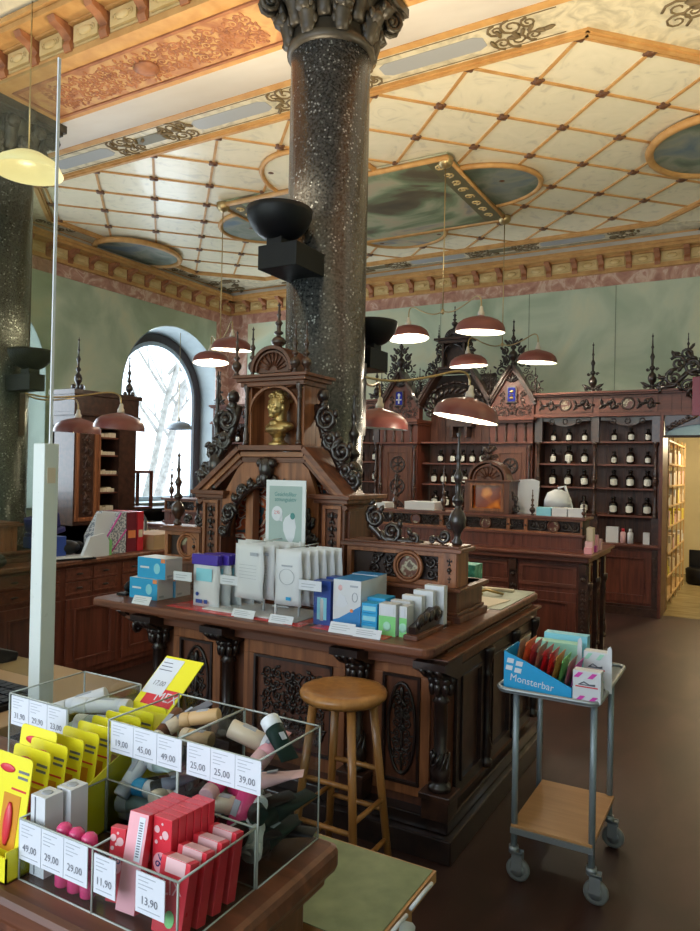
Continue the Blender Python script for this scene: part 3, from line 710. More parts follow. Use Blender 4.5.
# dark bracket blocks under the worktop over the columns
COLX = (-2.74, -2.27, -1.53, -1.13)
for i, x in enumerate(COLX):
    b = MB(); baluster(b, x, 2.80, 0.27, 0.76, 0.048, 16)
    for q in range(8):
        a = q*PI/4; b.ell((x+0.042*math.cos(a), 2.80+0.042*math.sin(a), 0.70), (0.016, 0.016, 0.035), 6, 4); b.ell((x+0.047*math.cos(a), 2.80+0.047*math.sin(a), 0.735), (0.016, 0.016, 0.02), 6, 4)
        b.tube([(x+0.036*math.cos(a+s_*1.2), 2.80+0.036*math.sin(a+s_*1.2), 0.32+0.11*s_) for s_ in (0, .33, .66, 1)], 0.008, 4)
    b.build('column', 'dark', isl)
    b = MB(); b.box(x-0.06, 2.745, 0.16, x+0.06, 2.86, 0.255); b.box(x-0.07, 2.735, 0.245, x+0.07, 2.86, 0.27); b.build('pedestal', 'carv', isl, 0.004)
    b = MB(); b.prism([(2.66, 0.80), (2.66, 0.83), (2.86, 0.83), (2.86, 0.74), (2.80, 0.745), (2.72, 0.775)], -0.07, 0.07)
    b.v = [(p[2]+x, p[0], p[1]) for p in b.v]
    for sg in (-0.035, 0, 0.035): b.tube([(x+sg, 2.665, 0.80), (x+sg, 2.70, 0.775), (x+sg, 2.78, 0.745)], 0.014, 5)
    b.build('bracket', 'dark', isl)
# left overhang bracket
b = MB(FX(-2.95, 2.72, 0.6)); b.prism([(0, 0.22), (0.30, 0.22), (0.30, -0.05), (0.22, 0.08), (0.10, 0.15)], -0.03, 0.03); spiral(b, 0.1, 0.13, 0.05, 1.3, 0, 1, 0.015, 0.03); b.build('bracket', 'dark', isl)
def fpanel(parent, T, u0, v0, u1, v1, cell, seed, fmat='light', kind='field', inset=0.05, dmat='dark', bgmat='wood'):
    b = MB(T); frame(b, u0, v0, u1, v1, inset, 0, 0.016); b.build('panel_frame', fmat, parent, 0.003)
    b = MB(T); frame(b, u0+inset, v0+inset, u1-inset, v1-inset, 0.012, 0, 0.024); 
    b.build('moulding', dmat, parent)
    b = MB(T); b.box(u0+inset, v0+inset, 0, u1-inset, v1-inset, 0.004); b.build('panel', bgmat, parent)
    b = MB(T); cu, cv = (u0+u1)/2, (v0+v1)/2; w_, h_ = u1-u0-2*inset, v1-v0-2*inset
    if kind == 'field': carve(b, w_*0.8, h_*0.75, cell, seed, True, 0.006, cu, cv, 4, 1.05)
    elif kind == 'oval':
        carve(b, w_*0.5, h_*0.62, cell, seed, True, 0.006, cu, cv, 4, 1.05); drop(b, cu, v0+inset+0.03, v1-inset-0.03, w_*0.5, 0.004)
        b.ring((cu, cv, 0.01), 1.0, 0.008, 24, 5, None, w_*0.36, h_*0.42)
    elif kind == 'drop': drop(b, cu, v0+inset, v1-inset, w_*0.9, 0.004)
    b.build('carving', dmat, parent)
FI = FY(0, 2.84, 0)
fpanel(isl, FI, -2.66, 0.20, -2.34, 0.76, 0.05, 3, 'light', 'oval')
fpanel(isl, FI, -2.19, 0.20, -1.61, 0.76, 0.055, 7, 'light', 'field', 0.065)
fpanel(isl, FI, -1.46, 0.20, -1.19, 0.76, 0.045, 9, 'light', 'oval', 0.045)
fpanel(isl, FY(0, 3.05, 0), -3.0, 0.16, -2.81, 0.80, 0.05, 11, 'red', 'none')
FS = FX(-1.12, 0, 0)
for k, (u0, u1) in enumerate(((2.92, 3.28), (3.34, 3.72), (3.78, 4.10))): fpanel(isl, FS, u0, 0.20, u1, 0.76, 0.05, 20+k, 'dark', 'none', 0.05, 'dark', 'carv')
for y in (3.31, 3.75, 4.13):
    b = MB(); baluster(b, -1.10, y, 0.2, 0.77, 0.03); b.build('column', 'dark', isl)

# ================================================================== SHRINE ON THE ISLAND
shr = thing('display_shrine', 'carved oak shrine with gabled niche and tall finials on the island counter', 'shelf', (-2.28, 3.2, 0.90))
ZT = 0.90
# low galleries left and right
def gallery(x0, x1, y0, y1, parent, medx, seed, z0=ZT, med=True, zb=1.06, zt=1.225, fm='light', step=0.03, slat='wood'):
    b = MB(); b.box(x0-step, y0-step, z0, x1+step, y1, z0+0.03); b.box(x0-step*0.4, y0-step*0.4, z0+0.03, x1+step*0.4, y1, z0+0.045); b.box(x0, y0, z0+0.045, x1, y1, zb); b.build('lower_box', slat, parent, 0.003)
    b = MB(); b.box(x0-0.03, y0-0.03, zb-0.018, x1+0.03, y1+0.02, zb); b.box(x0-0.03, y0-0.03, zt, x1+0.03, y0+0.17, zt+0.02); b.box(x0-0.015, y0-0.015, zt+0.02, x1+0.015, y0+0.15, zt+0.03); b.build('ledge', 'wood_h', parent, 0.003)
    T_ = FY(0, y0, 0)
    b = MB(); b.box(x0, y0+0.03, zb, x1, y0+0.14, zt); b.build('gallery_core', 'shadow', parent)
    b = MB(T_); fr = 0.024; frame(b, x0, zb, x1-0.07, zt, fr, -0.03, 0.004); b.box(x1-0.07, zb, -0.03, x1, zt, 0.008); b.box(x1-0.001, zb, -0.14, x1+0.004, zt, 0.0); b.build('gallery_frame', fm, parent, 0.002)
    c = (x0+x1-0.07)/2 if medx is None else medx; rr = (zt-zb)*0.43
    b = MB(T_); hw = (x1-0.07-x0)/2-fr
    for sg in (-1, 1):
        uc = c+sg*(rr+hw)/2 if medx is None else c+sg*(rr+0.08)
        carve(b, (hw-rr)*0.96, zt-zb-2*fr, (zt-zb-2*fr)/1.5, seed+sg, False, -0.020, uc, (zb+zt)/2, 3, 1.1)
    b.ell((x1-0.035, (zb+zt)/2, 0.012), (0.012, 0.012, 0.012), 8, 5); drop(b, x1-0.035, zb+0.02, zt-0.02, 0.03, 0.008)
    b.build('carving', 'dark', parent)
    if med:
        b = MB(T_); b.ring((c, (zb+zt)/2, 0.004), rr, 0.010, 28, 6); b.ring((c, (zb+zt)/2, 0.006), rr*0.78, 0.005, 28, 5); b.build('medallion_ring', fm, parent)
        b = MB(T_); disc(b, c, (zb+zt)/2, rr*0.8, rr*0.8, -0.02, -0.005); b.build('medallion', 'medal', parent)
gallery(-1.79, -1.20, 3.14, 3.50, shr, -1.45, 31)
gallery(-3.04, -2.77, 3.14, 3.50, shr, -2.86, 35)
# body: two wings, arch, gable
b = MB(); b.box(-2.74, 3.12, ZT, -2.60, 3.46, 1.44); b.build('wing', 'wood', shr, 0.003); b = MB(); b.box(-1.94, 3.12, ZT, -1.80, 3.46, 1.44); b.build('wing', 'wood', shr, 0.003); b = MB(); b.box(-2.60, 3.27, ZT, -1.94, 3.30, 1.62); b.build('back_panel', 'wood', shr)
for x0, x1 in ((-2.76, -2.58), (-1.96, -1.78)):
    b = MB(); b.box(x0-0.01, 3.09, ZT, x1+0.01, 3.47, ZT+0.05); b.build('wing_base', 'wood_h', shr, 0.003); b = MB(); b.box(x0-0.01, 3.09, 1.43, x1+0.01, 3.48, 1.452); b.box(x0-0.03, 3.07, 1.452, x1+0.03, 3.50, 1.475)
    b.build('wing_cap', 'wood_h', shr, 0.003)
TS = FY(0, 3.12, 0)
for x in (-2.67, -1.87):
    b = MB(TS); frame(b, x-0.055, 0.97, x+0.055, 1.42, 0.018, 0, 0.014); b.build('pilaster_frame', 'light', shr, 0.002)
    b = MB(TS); drop(b, x, 0.99, 1.40, 0.062, 0.004); b.build('carving', 'dark', shr)
b = MB(FX(-1.80, 0, 0)); frame(b, 3.15, 0.97, 3.44, 1.42, 0.03, 0, 0.012); b.build('pilaster_frame', 'wood', shr, 0.002)
# gable: stepped mouldings following the slopes
def slope_bar(mb, p, q, w_, y0, y1):
    p = Vector(p); q = Vector(q); d = (q-p).normalized(); m = Vector((-d.y, d.x))*w_
    pts = [p, q, q+m, p+m]; vs = [(a.x, y, a.y) for y in (y0, y1) for a in pts]
    mb.add(vs, [(0,1,2,3),(7,6,5,4),(0,4,5,1),(1,5,6,2),(2,6,7,3),(3,7,4,0)])
b = MB(); b2 = MB()
GL, GR, NL, NR, ZG, ZN = -2.76, -1.80, -2.455, -2.05, 1.455, 1.70
for (off, y0, y1, mb) in ((0.0, 3.08, 3.30, b), (-0.035, 3.10, 3.30, b2), (-0.065, 3.115, 3.30, b)):
    slope_bar(mb, (GL, ZG+off), (NL, ZN+off), 0.028, y0, y1); slope_bar(mb, (NR, ZN+off), (GR, ZG+off), 0.028, y0, y1)
    mb.box(NL-0.005, y0, ZN+off, NR+0.005, y1, ZN+off+0.028)
b.build('gable_moulding', 'wood_h', shr, 0.002); b2.build('gable_moulding', 'light_h', shr, 0.002)
# arch spandrels: thick board between gable and arch
b = MB(TS)
AR = 0.31; ac = (-2.28, 1.22)
def arch_board(b, n0, n1, R0):
    outer = [(-2.60, 1.22), (-2.60, 1.44), (NL, 1.66), (NR, 1.66), (-1.96, 1.44), (-1.96, 1.22)]
    N = 16
    inner = [(ac[0]-R0*math.cos(PI*i/N), ac[1]+R0*1.12*math.sin(PI*i/N)) for i in range(N+1)]
    def outer_at(i):
        a = PI*i/N; d = Vector((-math.cos(a), math.sin(a)))
        best = None
        for k in range(len(outer)-1):
            p, q = Vector(outer[k]), Vector(outer[k+1]); e = q-p; den = d.x*e.y-d.y*e.x
            if abs(den) < 1e-9: continue
            w0 = p-Vector(ac); t = (w0.x*e.y-w0.y*e.x)/den; s_ = (w0.x*d.y-w0.y*d.x)/den
            if t > 0 and -0.001 <= s_ <= 1.001: best = t if best is None else min(best, t)
        return (ac[0]+d.x*best, ac[1]+d.y*best)
    O = [outer_at(i) for i in range(N+1)]
    for i in range(N):
        b.prism([inner[i], inner[i+1], O[i+1], O[i]], n0, n1)
arch_board(b, -0.04, -0.005, 0.27); b.build('arch_board', 'light', shr)
b = MB(TS)
for sg in (-1, 1):
    pts = [(ac[0]+sg*0.27*math.cos(a), ac[1]+0.30*math.sin(a)) for a in [PI/2*i/7 for i in range(8)]]
    b.tube([(x, y, 0.004) for x, y in pts], 0.018, 6)
    for i, (x, y) in enumerate(pts[:-1]):
        leaf(b, x, y, math.atan2(y-ac[1], x-ac[0])+0.5*sg, 0.06, 0.04, 0.0); leaf(b, x, y, math.atan2(y-ac[1], x-ac[0])+1.2*sg, 0.05, 0.035, 0.006)
    spiral(b, ac[0]+sg*0.25, 1.35, 0.055, 1.7, 0, -sg, 0.013, 0.01, 16, 6); spiral(b, ac[0]+sg*0.17, 1.475, 0.04, 1.5, 0, -sg, 0.010, 0.01, 14, 6)
    spiral(b, ac[0]+sg*0.30, 1.25, 0.03, 1.5, 0, -sg, 0.008, 0.01, 14, 6)
b.ell((ac[0], 1.60, 0.02), (0.045, 0.07, 0.04), 10, 6); b.ell((ac[0], 1.55, 0.03), (0.03, 0.05, 0.03), 8, 6)
for sg in (-1, 1): b.ell((ac[0]+sg*0.035, 1.63, 0.02), (0.03, 0.03, 0.025), 8, 5)
b.build('arch_carving', 'dark', shr)
# inner posts and stained glass behind the arch
b = MB(); b.box(-2.46, 3.16, ZT, -2.41, 3.22, 1.5); b.box(-2.13, 3.16, ZT, -2.08, 3.22, 1.5); b.box(-2.56, 3.235, 1.1, -1.98, 3.25, 1.13); b.build('post', 'light', shr, 0.002)
b = MB(); b.box(-2.60, 3.25, 1.0, -1.94, 3.268, 1.52); b.build('stained_glass', 'stain', shr)
# niche
b = MB(); b.box(NL+0.01, 3.24, ZN+0.028, NR-0.01, 3.30, 2.08); b.box(NL+0.01, 3.12, ZN+0.028, NL+0.05, 3.24, 2.08); b.box(NR-0.05, 3.12, ZN+0.028, NR-0.01, 3.24, 2.08); b.build('niche', 'light', shr, 0.003)
for x in (NL+0.03, NR-0.03):
    b = MB(); baluster(b, x, 3.105, ZN+0.03, 2.06, 0.016); b.build('niche_baluster', 'carv', shr)
b = MB(TS); N = 12; cx = (NL+NR)/2; hw = 0.155
for i in range(N):
    a0, a1 = PI*i/N, PI*(i+1)/N
    b.prism([(cx-hw*math.cos(a0), 1.90+0.14*math.sin(a0)), (cx-hw*math.cos(a1), 1.90+0.14*math.sin(a1)), (cx-(hw+0.012)*math.cos(a1), 1.90+0.155*math.sin(a1)), (cx-(hw+0.012)*math.cos(a0), 1.90+0.155*math.sin(a0))], -0.02, 0.006)
for sg in (-1, 1):
    b.tube([(cx+sg*0.167, 2.055, 0), (cx+sg*0.08, 2.04, 0)], 0.006, 5); b.box(cx+sg*0.167-0.006, 1.78, -0.02, cx+sg*0.167+0.006, 2.06, 0.006)
b.build('niche_arch', 'light', shr)
b = MB(); b.box(NL-0.005, 3.09, 2.045, NR+0.005, 3.32, 2.07); b.box(NL-0.02, 3.07, 2.07, NR+0.025, 3.34, 2.09); b.box(NL-0.035, 3.055, 2.09, NR+0.04, 3.36, 2.107); b.build('niche_cornice', 'wood_h', shr, 0.003)
# fan pediment
b = MB(FY(0, 3.10, 0)); N = 20
for rr, n1, w_ in ((0.118, 0.02, 0.018), (0.10, 0.01, 0.010)):
    for i in range(N):
        a0, a1 = PI*i/N, PI*(i+1)/N
        b.prism([(cx-rr*math.cos(a0), 2.125+rr*math.sin(a0)), (cx-rr*math.cos(a1), 2.125+rr*math.sin(a1)), (cx-(rr+w_)*math.cos(a1), 2.125+(rr+w_)*math.sin(a1)), (cx-(rr+w_)*math.cos(a0), 2.125+(rr+w_)*math.sin(a0))], -0.16, n1)
disc(b, cx, 2.125, 0.11, 0.11, -0.15, -0.01)
for i in range(1, 10):
    a = PI*i/10; b.tube([(cx+0.03*math.cos(a), 2.125+0.03*math.sin(a), -0.005), (cx+0.10*math.cos(a), 2.125+0.10*math.sin(a), 0.0)], 0.006, 4)
b.v = [(p[0], p[1], max(p[2], 2.12)) for p in b.v]
b.build('fan_pediment', 'wood', shr)
fins = MB(); 
FINS = [(cx, 3.15, 2.235, 0.27, 0.040), (-2.66, 3.14, 1.475, 0.68, 0.05), (-1.89, 3.36, 1.475, 0.56, 0.055), (-2.475, 3.075, 2.107, 0.25, 0.026), (-2.425, 3.15, 2.107, 0.28, 0.028), (-2.10, 3.09, 2.107, 0.27, 0.028), (-2.05, 3.12, 2.107, 0.27, 0.028), (-1.225, 3.20, 1.255, 0.56, 0.042), (-3.0, 3.2, 1.255, 0.44, 0.042), (-3.02, 3.4, 1.08, 0.52, 0.03)]
for f in FINS:
    b = MB(); finial(b, *f, n=12); b.build('finial', 'dark' if f[3] > 0.5 else 'carv', shr)
# side scrolls beside niche, running down to the gable feet
for sg, yy in ((1, 3.24), (-1, 3.14)):
    b = MB(FY(-2.28, yy, 0))
    s0 = 0.22
    b.ell((sg*(s0+0.045), 2.0, 0), (0.035, 0.04, 0.035), 8, 6); b.ell((sg*(s0+0.05), 1.95, 0.0), (0.028, 0.035, 0.025), 8, 6)
    for (du, v, r_, a0, hd) in ((0.075, 1.875, 0.07, PI/2, 1), (0.10, 1.76, 0.055, 0, -1), (0.17, 1.70, 0.065, PI/2, 1), (0.20, 1.60, 0.045, 0, -1), (0.24, 1.55, 0.05, PI, 1)):
        spiral(b, sg*(s0+du), v, r_, 1.7, a0 if sg == 1 else PI-a0, hd*sg, 0.019, 0, 16, 6)
        for q in range(3): leaf(b, sg*(s0+du)+r_*0.8*math.cos(q*2.1), v+r_*0.8*math.sin(q*2.1), q*2.1+1.6, 0.05, 0.035)
    b.tube([(sg*s0, 1.95, 0), (sg*(s0+0.05), 1.80, 0), (sg*(s0+0.11), 1.70, 0), (sg*(s0+0.17), 1.60, 0), (sg*(s0+0.25), 1.50, 0)], [0.02, 0.024, 0.022, 0.022, 0.018], 6)
    b.build('side_scroll', 'dark', shr)
b = MB(FY(0, 3.2, 0)); spiral(b, -1.66, 1.37, 0.055, 1.6, PI/2, 1, 0.016, 0, 16, 6); spiral(b, -1.57, 1.30, 0.06, 1.6, PI, 1, 0.016, 0, 16, 6); spiral(b, -1.45, 1.275, 0.035, 1.4, PI, 1, 0.011, 0, 14, 6)
b.tube([(-1.70, 1.42, 0), (-1.69, 1.32, 0), (-1.62, 1.26, 0), (-1.5, 1.255, 0), (-1.40, 1.255, 0)], [0.015, 0.022, 0.022, 0.018, 0.012], 6)
for q in range(5): leaf(b, -1.70+q*0.06, 1.42-q*0.035, 0.8+q*0.3, 0.05, 0.03)
spiral(b, -1.29, 1.295, 0.035, 1.4, PI, 1, 0.011, 0, 14, 6); spiral(b, -1.26, 1.345, 0.022, 1.4, 0, 1, 0.008, 0, 12, 5); spiral(b, -1.35, 1.272, 0.02, 1.4, 0, 1, 0.008, 0, 12, 5)
b.build('crest_scroll', 'dark', shr)
b = MB(FY(0, 3.2, 0)); spiral(b, -2.92, 1.29, 0.03, 1.4, 0, 1, 0.010, 0, 14, 6); spiral(b, -2.83, 1.29, 0.035, 1.4, 0, -1, 0.010, 0, 14, 6); b.build('crest_scroll', 'dark', shr)
# small carved S bracket on the front right of the worktop
s_ = thing('carved_bracket', 'small black carved scroll on a wooden strip, right end of the island top', 'ornament', (-1.23, 2.9, 0.90))
b = MB(); b.box(-1.265, 2.70, 0.90, -1.20, 3.08, 0.92); b.build('base_strip', 'wood_h', s_, 0.003)
b = MB(FX(-1.235, 2.70, 0.92)); b.prism([(0.03, 0.0), (0.36, 0.0), (0.37, 0.045), (0.30, 0.06), (0.24, 0.085), (0.16, 0.06), (0.08, 0.04), (0.02, 0.03)], -0.016, 0.016)
spiral(b, 0.07, 0.035, 0.03, 1.3, 0, 1, 0.012, 0.01); spiral(b, 0.25, 0.06, 0.035, 1.3, 0, -1, 0.014, 0.01); spiral(b, 0.33, 0.035, 0.025, 1.3, 0, 1, 0.01, 0.01)
for q in range(5): leaf(b, 0.05+0.06*q, 0.03, 1.0, 0.06, 0.03, 0.01)
b.build('scroll', 'dark', s_)

# gilded bust (one continuous surface through a voxel remesh)
bu = thing('portrait_bust', 'gilded curly-haired portrait bust in the shrine niche', 'bust', (-2.24, 3.15, 1.728))
b = MB(Matrix.Translation((-2.24, 3.15, 1.728)) @ Matrix.Rotation(R(-22), 4, 'Z') @ Matrix.Diagonal((1.22, 1.2, 1.04, 1)))
b.ell((0, 0, 0.212), (0.041, 0.050, 0.058), 16, 12); b.ell((0, -0.018, 0.178), (0.033, 0.036, 0.034), 12, 8)
b.ell((0, -0.050, 0.195), (0.008, 0.012, 0.017), 8, 6); b.ell((0, -0.047, 0.183), (0.012, 0.010, 0.007), 8, 6)
b.ell((0, -0.042, 0.213), (0.026, 0.010, 0.006), 10, 6); b.ell((0, -0.044, 0.168), (0.013, 0.008, 0.005), 8, 5); b.ell((0, -0.040, 0.152), (0.014, 0.013, 0.012), 8, 6)
for sg in (-1, 1):
    b.ell((sg*0.020, -0.034, 0.19), (0.012, 0.012, 0.012), 8, 6); b.ell((sg*0.039, 0.0, 0.195), (0.006, 0.011, 0.017), 8, 6); b.ell((sg*0.014, -0.043, 0.204), (0.007, 0.005, 0.004), 8, 5)
b.lathe([(0.036, 0.07), (0.034, 0.11), (0.031, 0.14), (0.032, 0.18)], (0, 0.006, 0), 16); b.ell((0, 0.005, 0.098), (0.096, 0.046, 0.030), 18, 10); b.ell((0, -0.008, 0.085), (0.076, 0.044, 0.030), 16, 10); b.ell((0, -0.008, 0.068), (0.045, 0.036, 0.024), 14, 8)
b.ell((0.0, -0.03, 0.115), (0.03, 0.014, 0.018), 10, 6)
b.lathe([(0.045, 0.0), (0.045, 0.012), (0.030, 0.02), (0.024, 0.035), (0.034, 0.052), (0.034, 0.06)], n=20)
rnd = random.Random(2)
for i in range(46):
    a = rnd.uniform(0, 2*PI); th = rnd.uniform(0.0, 1.5); x = math.sin(th)*math.cos(a); y = math.sin(th)*math.sin(a)
    if y < -0.55 and th > 0.95: continue
    b.ell((0.045*x, 0.054*y+0.003, 0.218+0.060*math.cos(th)), (0.013, 0.013, 0.012), 8, 6)
o = b.build('body', 'gold', bu); m = o.modifiers.new('remesh', 'REMESH'); m.mode = 'VOXEL'; m.voxel_size = 0.0032; m.use_smooth_shade = True

# ================================================================== MIDDLE COUNTER (behind the island)
mc = thing('sales_counter', 'long mahogany sales counter with amber-glass cabinet standing behind the island', 'counter', (-3.45, 6.1, 0))
MX0, MX1, MY0, MY1 = -5.85, -1.08, 5.70, 6.75
b = MB(); b.box(MX0+0.08, MY0+0.10, 0.08, MX1-0.08, MY1-0.1, 0.915); b.build('carcass', 'red', mc)
b = MB(); b.box(MX0+0.04, MY0+0.06, 0, MX1-0.04, MY1-0.06, 0.08); b.build('plinth', 'carv', mc)
b = MB(); b.box(MX0, MY0, 0.955, MX1, MY1, 0.98); b.box(MX0+0.03, MY0+0.03, 0.915, MX1-0.03, MY1-0.03, 0.955); b.build('worktop', 'red_h', mc, 0.006)
TF = FY(0, MY0+0.10, 0)
ub = [-1.16, -1.72, -2.28, -2.84, -3.4, -3.96, -4.52, -5.08, -5.64]
for i in range(len(ub)-1):
    u1, u0 = ub[i]-0.05, ub[i+1]+0.05
    b = MB(TF); frame(b, u0, 0.70, u1, 0.88, 0.03, 0, 0.012); b.build('drawer', 'red_h', mc, 0.002)
    b = MB(TF); frame(b, u0, 0.14, u1, 0.66, 0.07, 0, 0.014); frame(b, u0+0.07, 0.21, u1-0.07, 0.59, 0.014, 0, 0.02); b.build('door', 'red', mc, 0.002)
    b = MB(TF); u = ub[i]-0.0; drop(b, u, 0.30, 0.72, 0.06, 0.02); b.box(u-0.035, 0.1, 0, u+0.035, 0.88, 0.012); b.ell((u, 0.78, 0.03), (0.02, 0.02, 0.02), 8, 5); b.box(u-0.03, 0.82, 0, u+0.03, 0.90, 0.05)
    b.build('pilaster', 'carv', mc)
TR = FX(MX1-0.08, 0, 0)
for y in (5.84, 6.18, 6.50):
    b = MB(); b.box(MX1-0.10, y-0.03, 0.08, MX1-0.04, y+0.03, 0.90); baluster(b, MX1-0.05, y, 0.2, 0.75, 0.03); b.build('column', 'carv', mc)
for u0, u1 in ((5.90, 6.12), (6.24, 6.46)):
    b = MB(TR); frame(b, u0, 0.70, u1, 0.88, 0.025, 0, 0.012); frame(b, u0, 0.14, u1, 0.66, 0.04, 0, 0.012); b.build('side_panel', 'red', mc, 0.002)
# raised gallery with pierced frieze
GY = 5.92
b = MB(); b.box(MX0+0.1, GY, 0.98, MX1-0.12, GY+0.30, 1.11)
for i in range(60):
    x = MX0+0.12+i*0.078
    if x < MX1-0.16: b.box(x, GY-0.004, 0.975, x+0.066, GY, 1.095)
b.box(MX0+0.08, GY-0.012, 0.98, MX1-0.10, GY+0.3, 1.0); b.build('slatted_back', 'red', mc)
b = MB(); b.box(MX0+0.08, GY-0.02, 1.095, MX1-0.10, GY+0.3, 1.115); b.box(MX0+0.07, GY-0.03, 1.235, MX1-0.09, GY+0.3, 1.255); b.build('ledge', 'red_h', mc, 0.002)
b = MB(); b.box(MX0+0.1, GY+0.03, 1.115, MX1-0.12, GY+0.28, 1.235); b.build('gallery_core', 'shadow', mc)
xs = [-1.20, -1.66, -1.81, -2.21, -2.42, -2.92, -3.08, -3.55, -4.0, -4.5, -4.95, -5.30, -5.75]
fr = MB(FY(0, GY, 0)); cv = MB(FY(0, GY, 0)); mr = MB(FY(0, GY, 0)); md = MB(FY(0, GY, 0))
for i in range(len(xs)-1):
    u1, u0 = xs[i], xs[i+1]
    frame(fr, u0, 1.115, u1, 1.235, 0.015, -0.02, 0.006)
    if u1-u0 > 0.3:
        c = (u0+u1)/2; mr.ring((c, 1.175, 0.004), 0.045, 0.008, 22, 5); disc(md, c, 1.175, 0.04, 0.04, -0.01, 0.0)
        for sg in (-1, 1):
            w_ = (u1-u0)/2-0.015-0.05; carve(cv, w_, 0.092, 0.07, i*3+sg, False, -0.012, c+sg*(0.05+w_/2), 1.175, 2, 1.1)
    else:
        carve(cv, u1-u0-0.03, 0.092, 0.07, i*3, False, -0.012, (u0+u1)/2, 1.175, 2, 1.1)
    cv.ell((u1, 1.175, 0.012), (0.01, 0.01, 0.01), 6, 4)
fr.build('gallery_frame', 'light', mc); cv.build('carving', 'dark', mc); mr.build('medallion_ring', 'wood', mc); md.build('medallion', 'medal', mc)
for i, (x, z, h, r_) in enumerate([(-1.20, 1.255, 0.17, 0.02), (-1.62, 1.255, 0.22, 0.026), (-2.42, 1.255, 0.42, 0.026), (-2.90, 1.255, 0.36, 0.026), (-3.60, 1.255, 0.36, 0.026), (-4.5, 1.255, 0.36, 0.026), (-5.12, 1.255, 0.24, 0.03), (-5.70, 1.255, 0.42, 0.03)]):
    b = MB(); finial(b, x, GY+0.05, z, h, r_); b.build('finial', 'carv', mc)
# glazed cabinet with fan top
CX0, CX1, CY0 = -2.21, -1.81, GY+0.01
b = MB(); b.box(CX0, CY0, 1.255, CX1, CY0+0.27, 1.275); b.box(CX0, CY0, 1.515, CX1, CY0+0.27, 1.53); b.box(CX0, CY0+0.25, 1.27, CX1, CY0+0.27, 1.52)
for x in (CX0, CX1-0.05): b.box(x, CY0, 1.27, x+0.05, CY0+0.27, 1.52)
b.box(CX0-0.02, CY0-0.02, 1.53, CX1+0.02, CY0+0.29, 1.545); 
b.build('cabinet', 'wood', mc, 0.003)
b = MB(FY(0, CY0, 0)); frame(b, CX0+0.05, 1.275, CX1-0.05, 1.515, 0.022, -0.01, 0.006); b.build('cabinet_frame', 'light', mc)
b = MB(); b.box(CX0+0.07, CY0+0.04, 1.29, CX1-0.07, CY0+0.045, 1.50); b.build('amber_pane', 'amberg', mc)
b = MB(FY(0, CY0+0.02, 0)); c = (CX0+CX1)/2
for rr, n1, w_ in ((0.155, 0.02, 0.02), (0.12, 0.01, 0.015)):
    for i in range(20):
        a0, a1 = PI*i/20, PI*(i+1)/20
        b.prism([(c-rr*math.cos(a0), 1.545+rr*math.sin(a0)*0.95), (c-rr*math.cos(a1), 1.545+rr*math.sin(a1)*0.95), (c-(rr+w_)*math.cos(a1), 1.545+(rr+w_)*math.sin(a1)*0.95), (c-(rr+w_)*math.cos(a0), 1.545+(rr+w_)*math.sin(a0)*0.95)], -0.15, n1)
b.prism([(c-0.13*math.cos(PI*i/16), 1.545+0.125*math.sin(PI*i/16)) for i in range(17)], -0.14, -0.02)
for i in range(1, 8): a = PI*i/8; b.tube([(c+0.03*math.cos(a), 1.545+0.03*math.sin(a), -0.01), (c+0.11*math.cos(a), 1.545+0.11*math.sin(a), 0)], 0.006, 4)
b.build('fan_pediment', 'wood', mc)
b = MB(); finial(b, c, CY0+0.06, 1.70, 0.22, 0.025); T_ = FY(c, CY0+0.06, 1.72); b3 = MB(T_); 
for sg in (-1, 1): spiral(b3, sg*0.05, 0.02, 0.03, 1.4, 0, sg, 0.009); spiral(b3, sg*0.04, 0.09, 0.025, 1.4, 0, sg, 0.007); leaf(b3, 0, 0.05, PI/2+sg*0.7, 0.09, 0.03)
o_ = len(b.v); b.v += b3.v; b.f += [tuple(i_+o_ for i_ in f) for f in b3.f]; b.mi += b3.mi; b.sm += b3.sm
b.build('finial', 'carv', mc)
b = MB(FY(0, CY0+0.03, 0)); 
for sg, u in ((1, CX1+0.03), (-1, CX0-0.03)):
    spiral(b, u+sg*0.02, 1.30, 0.035, 1.5, PI/2, -sg, 0.012, 0, 14, 5); spiral(b, u+sg*0.01, 1.39, 0.03, 1.5, -PI/2, sg, 0.010, 0, 14, 5); b.tube([(u, 1.26, 0), (u+sg*0.02, 1.35, 0), (u-sg*0.01, 1.45, 0)], 0.012, 5)
b.build('side_scroll', 'dark', mc)
# ================================================================== BACK WALL CABINETS
YB = 8.85
SH = (1.14, 1.46, 1.74, 2.01)
def base_unit(parent, x0, x1, n):
    b = MB(); b.box(x0, 8.76, 0.09, x1, 9.25, 0.775); b.build('base_cabinet', 'red', parent)
    b = MB(); b.box(x0-0.01, 8.73, 0, x1+0.01, 9.25, 0.09); b.box(x0-0.01, 8.74, 0.09, x1+0.01, 9.25, 0.12); b.build('plinth', 'carv', parent)
    b = MB(); b.box(x0-0.02, 8.69, 0.79, x1+0.02, 9.25, 0.815); b.box(x0-0.01, 8.72, 0.77, x1+0.01, 9.25, 0.79); b.build('ledge', 'red_h', parent, 0.003)
    T_ = FY(0, 8.76, 0); wd = (x1-x0)/n
    for i in range(n):
        u0, u1 = x0+i*wd+0.04, x0+(i+1)*wd-0.06
        b = MB(T_); frame(b, u0, 0.15, u1, 0.74, 0.075, 0, 0.014); frame(b, u0+0.075, 0.225, u1-0.075, 0.665, 0.014, 0, 0.022); b.build('door', 'red', parent, 0.002)
    for i in range(n+1):
        u = x0+i*wd; u = min(max(u, x0+0.03), x1-0.03)
        b = MB(T_); b.box(u-0.028, 0.12, 0, u+0.028, 0.76, 0.02); drop(b, u, 0.30, 0.70, 0.05, 0.02); b.build('pilaster', 'carv', parent)
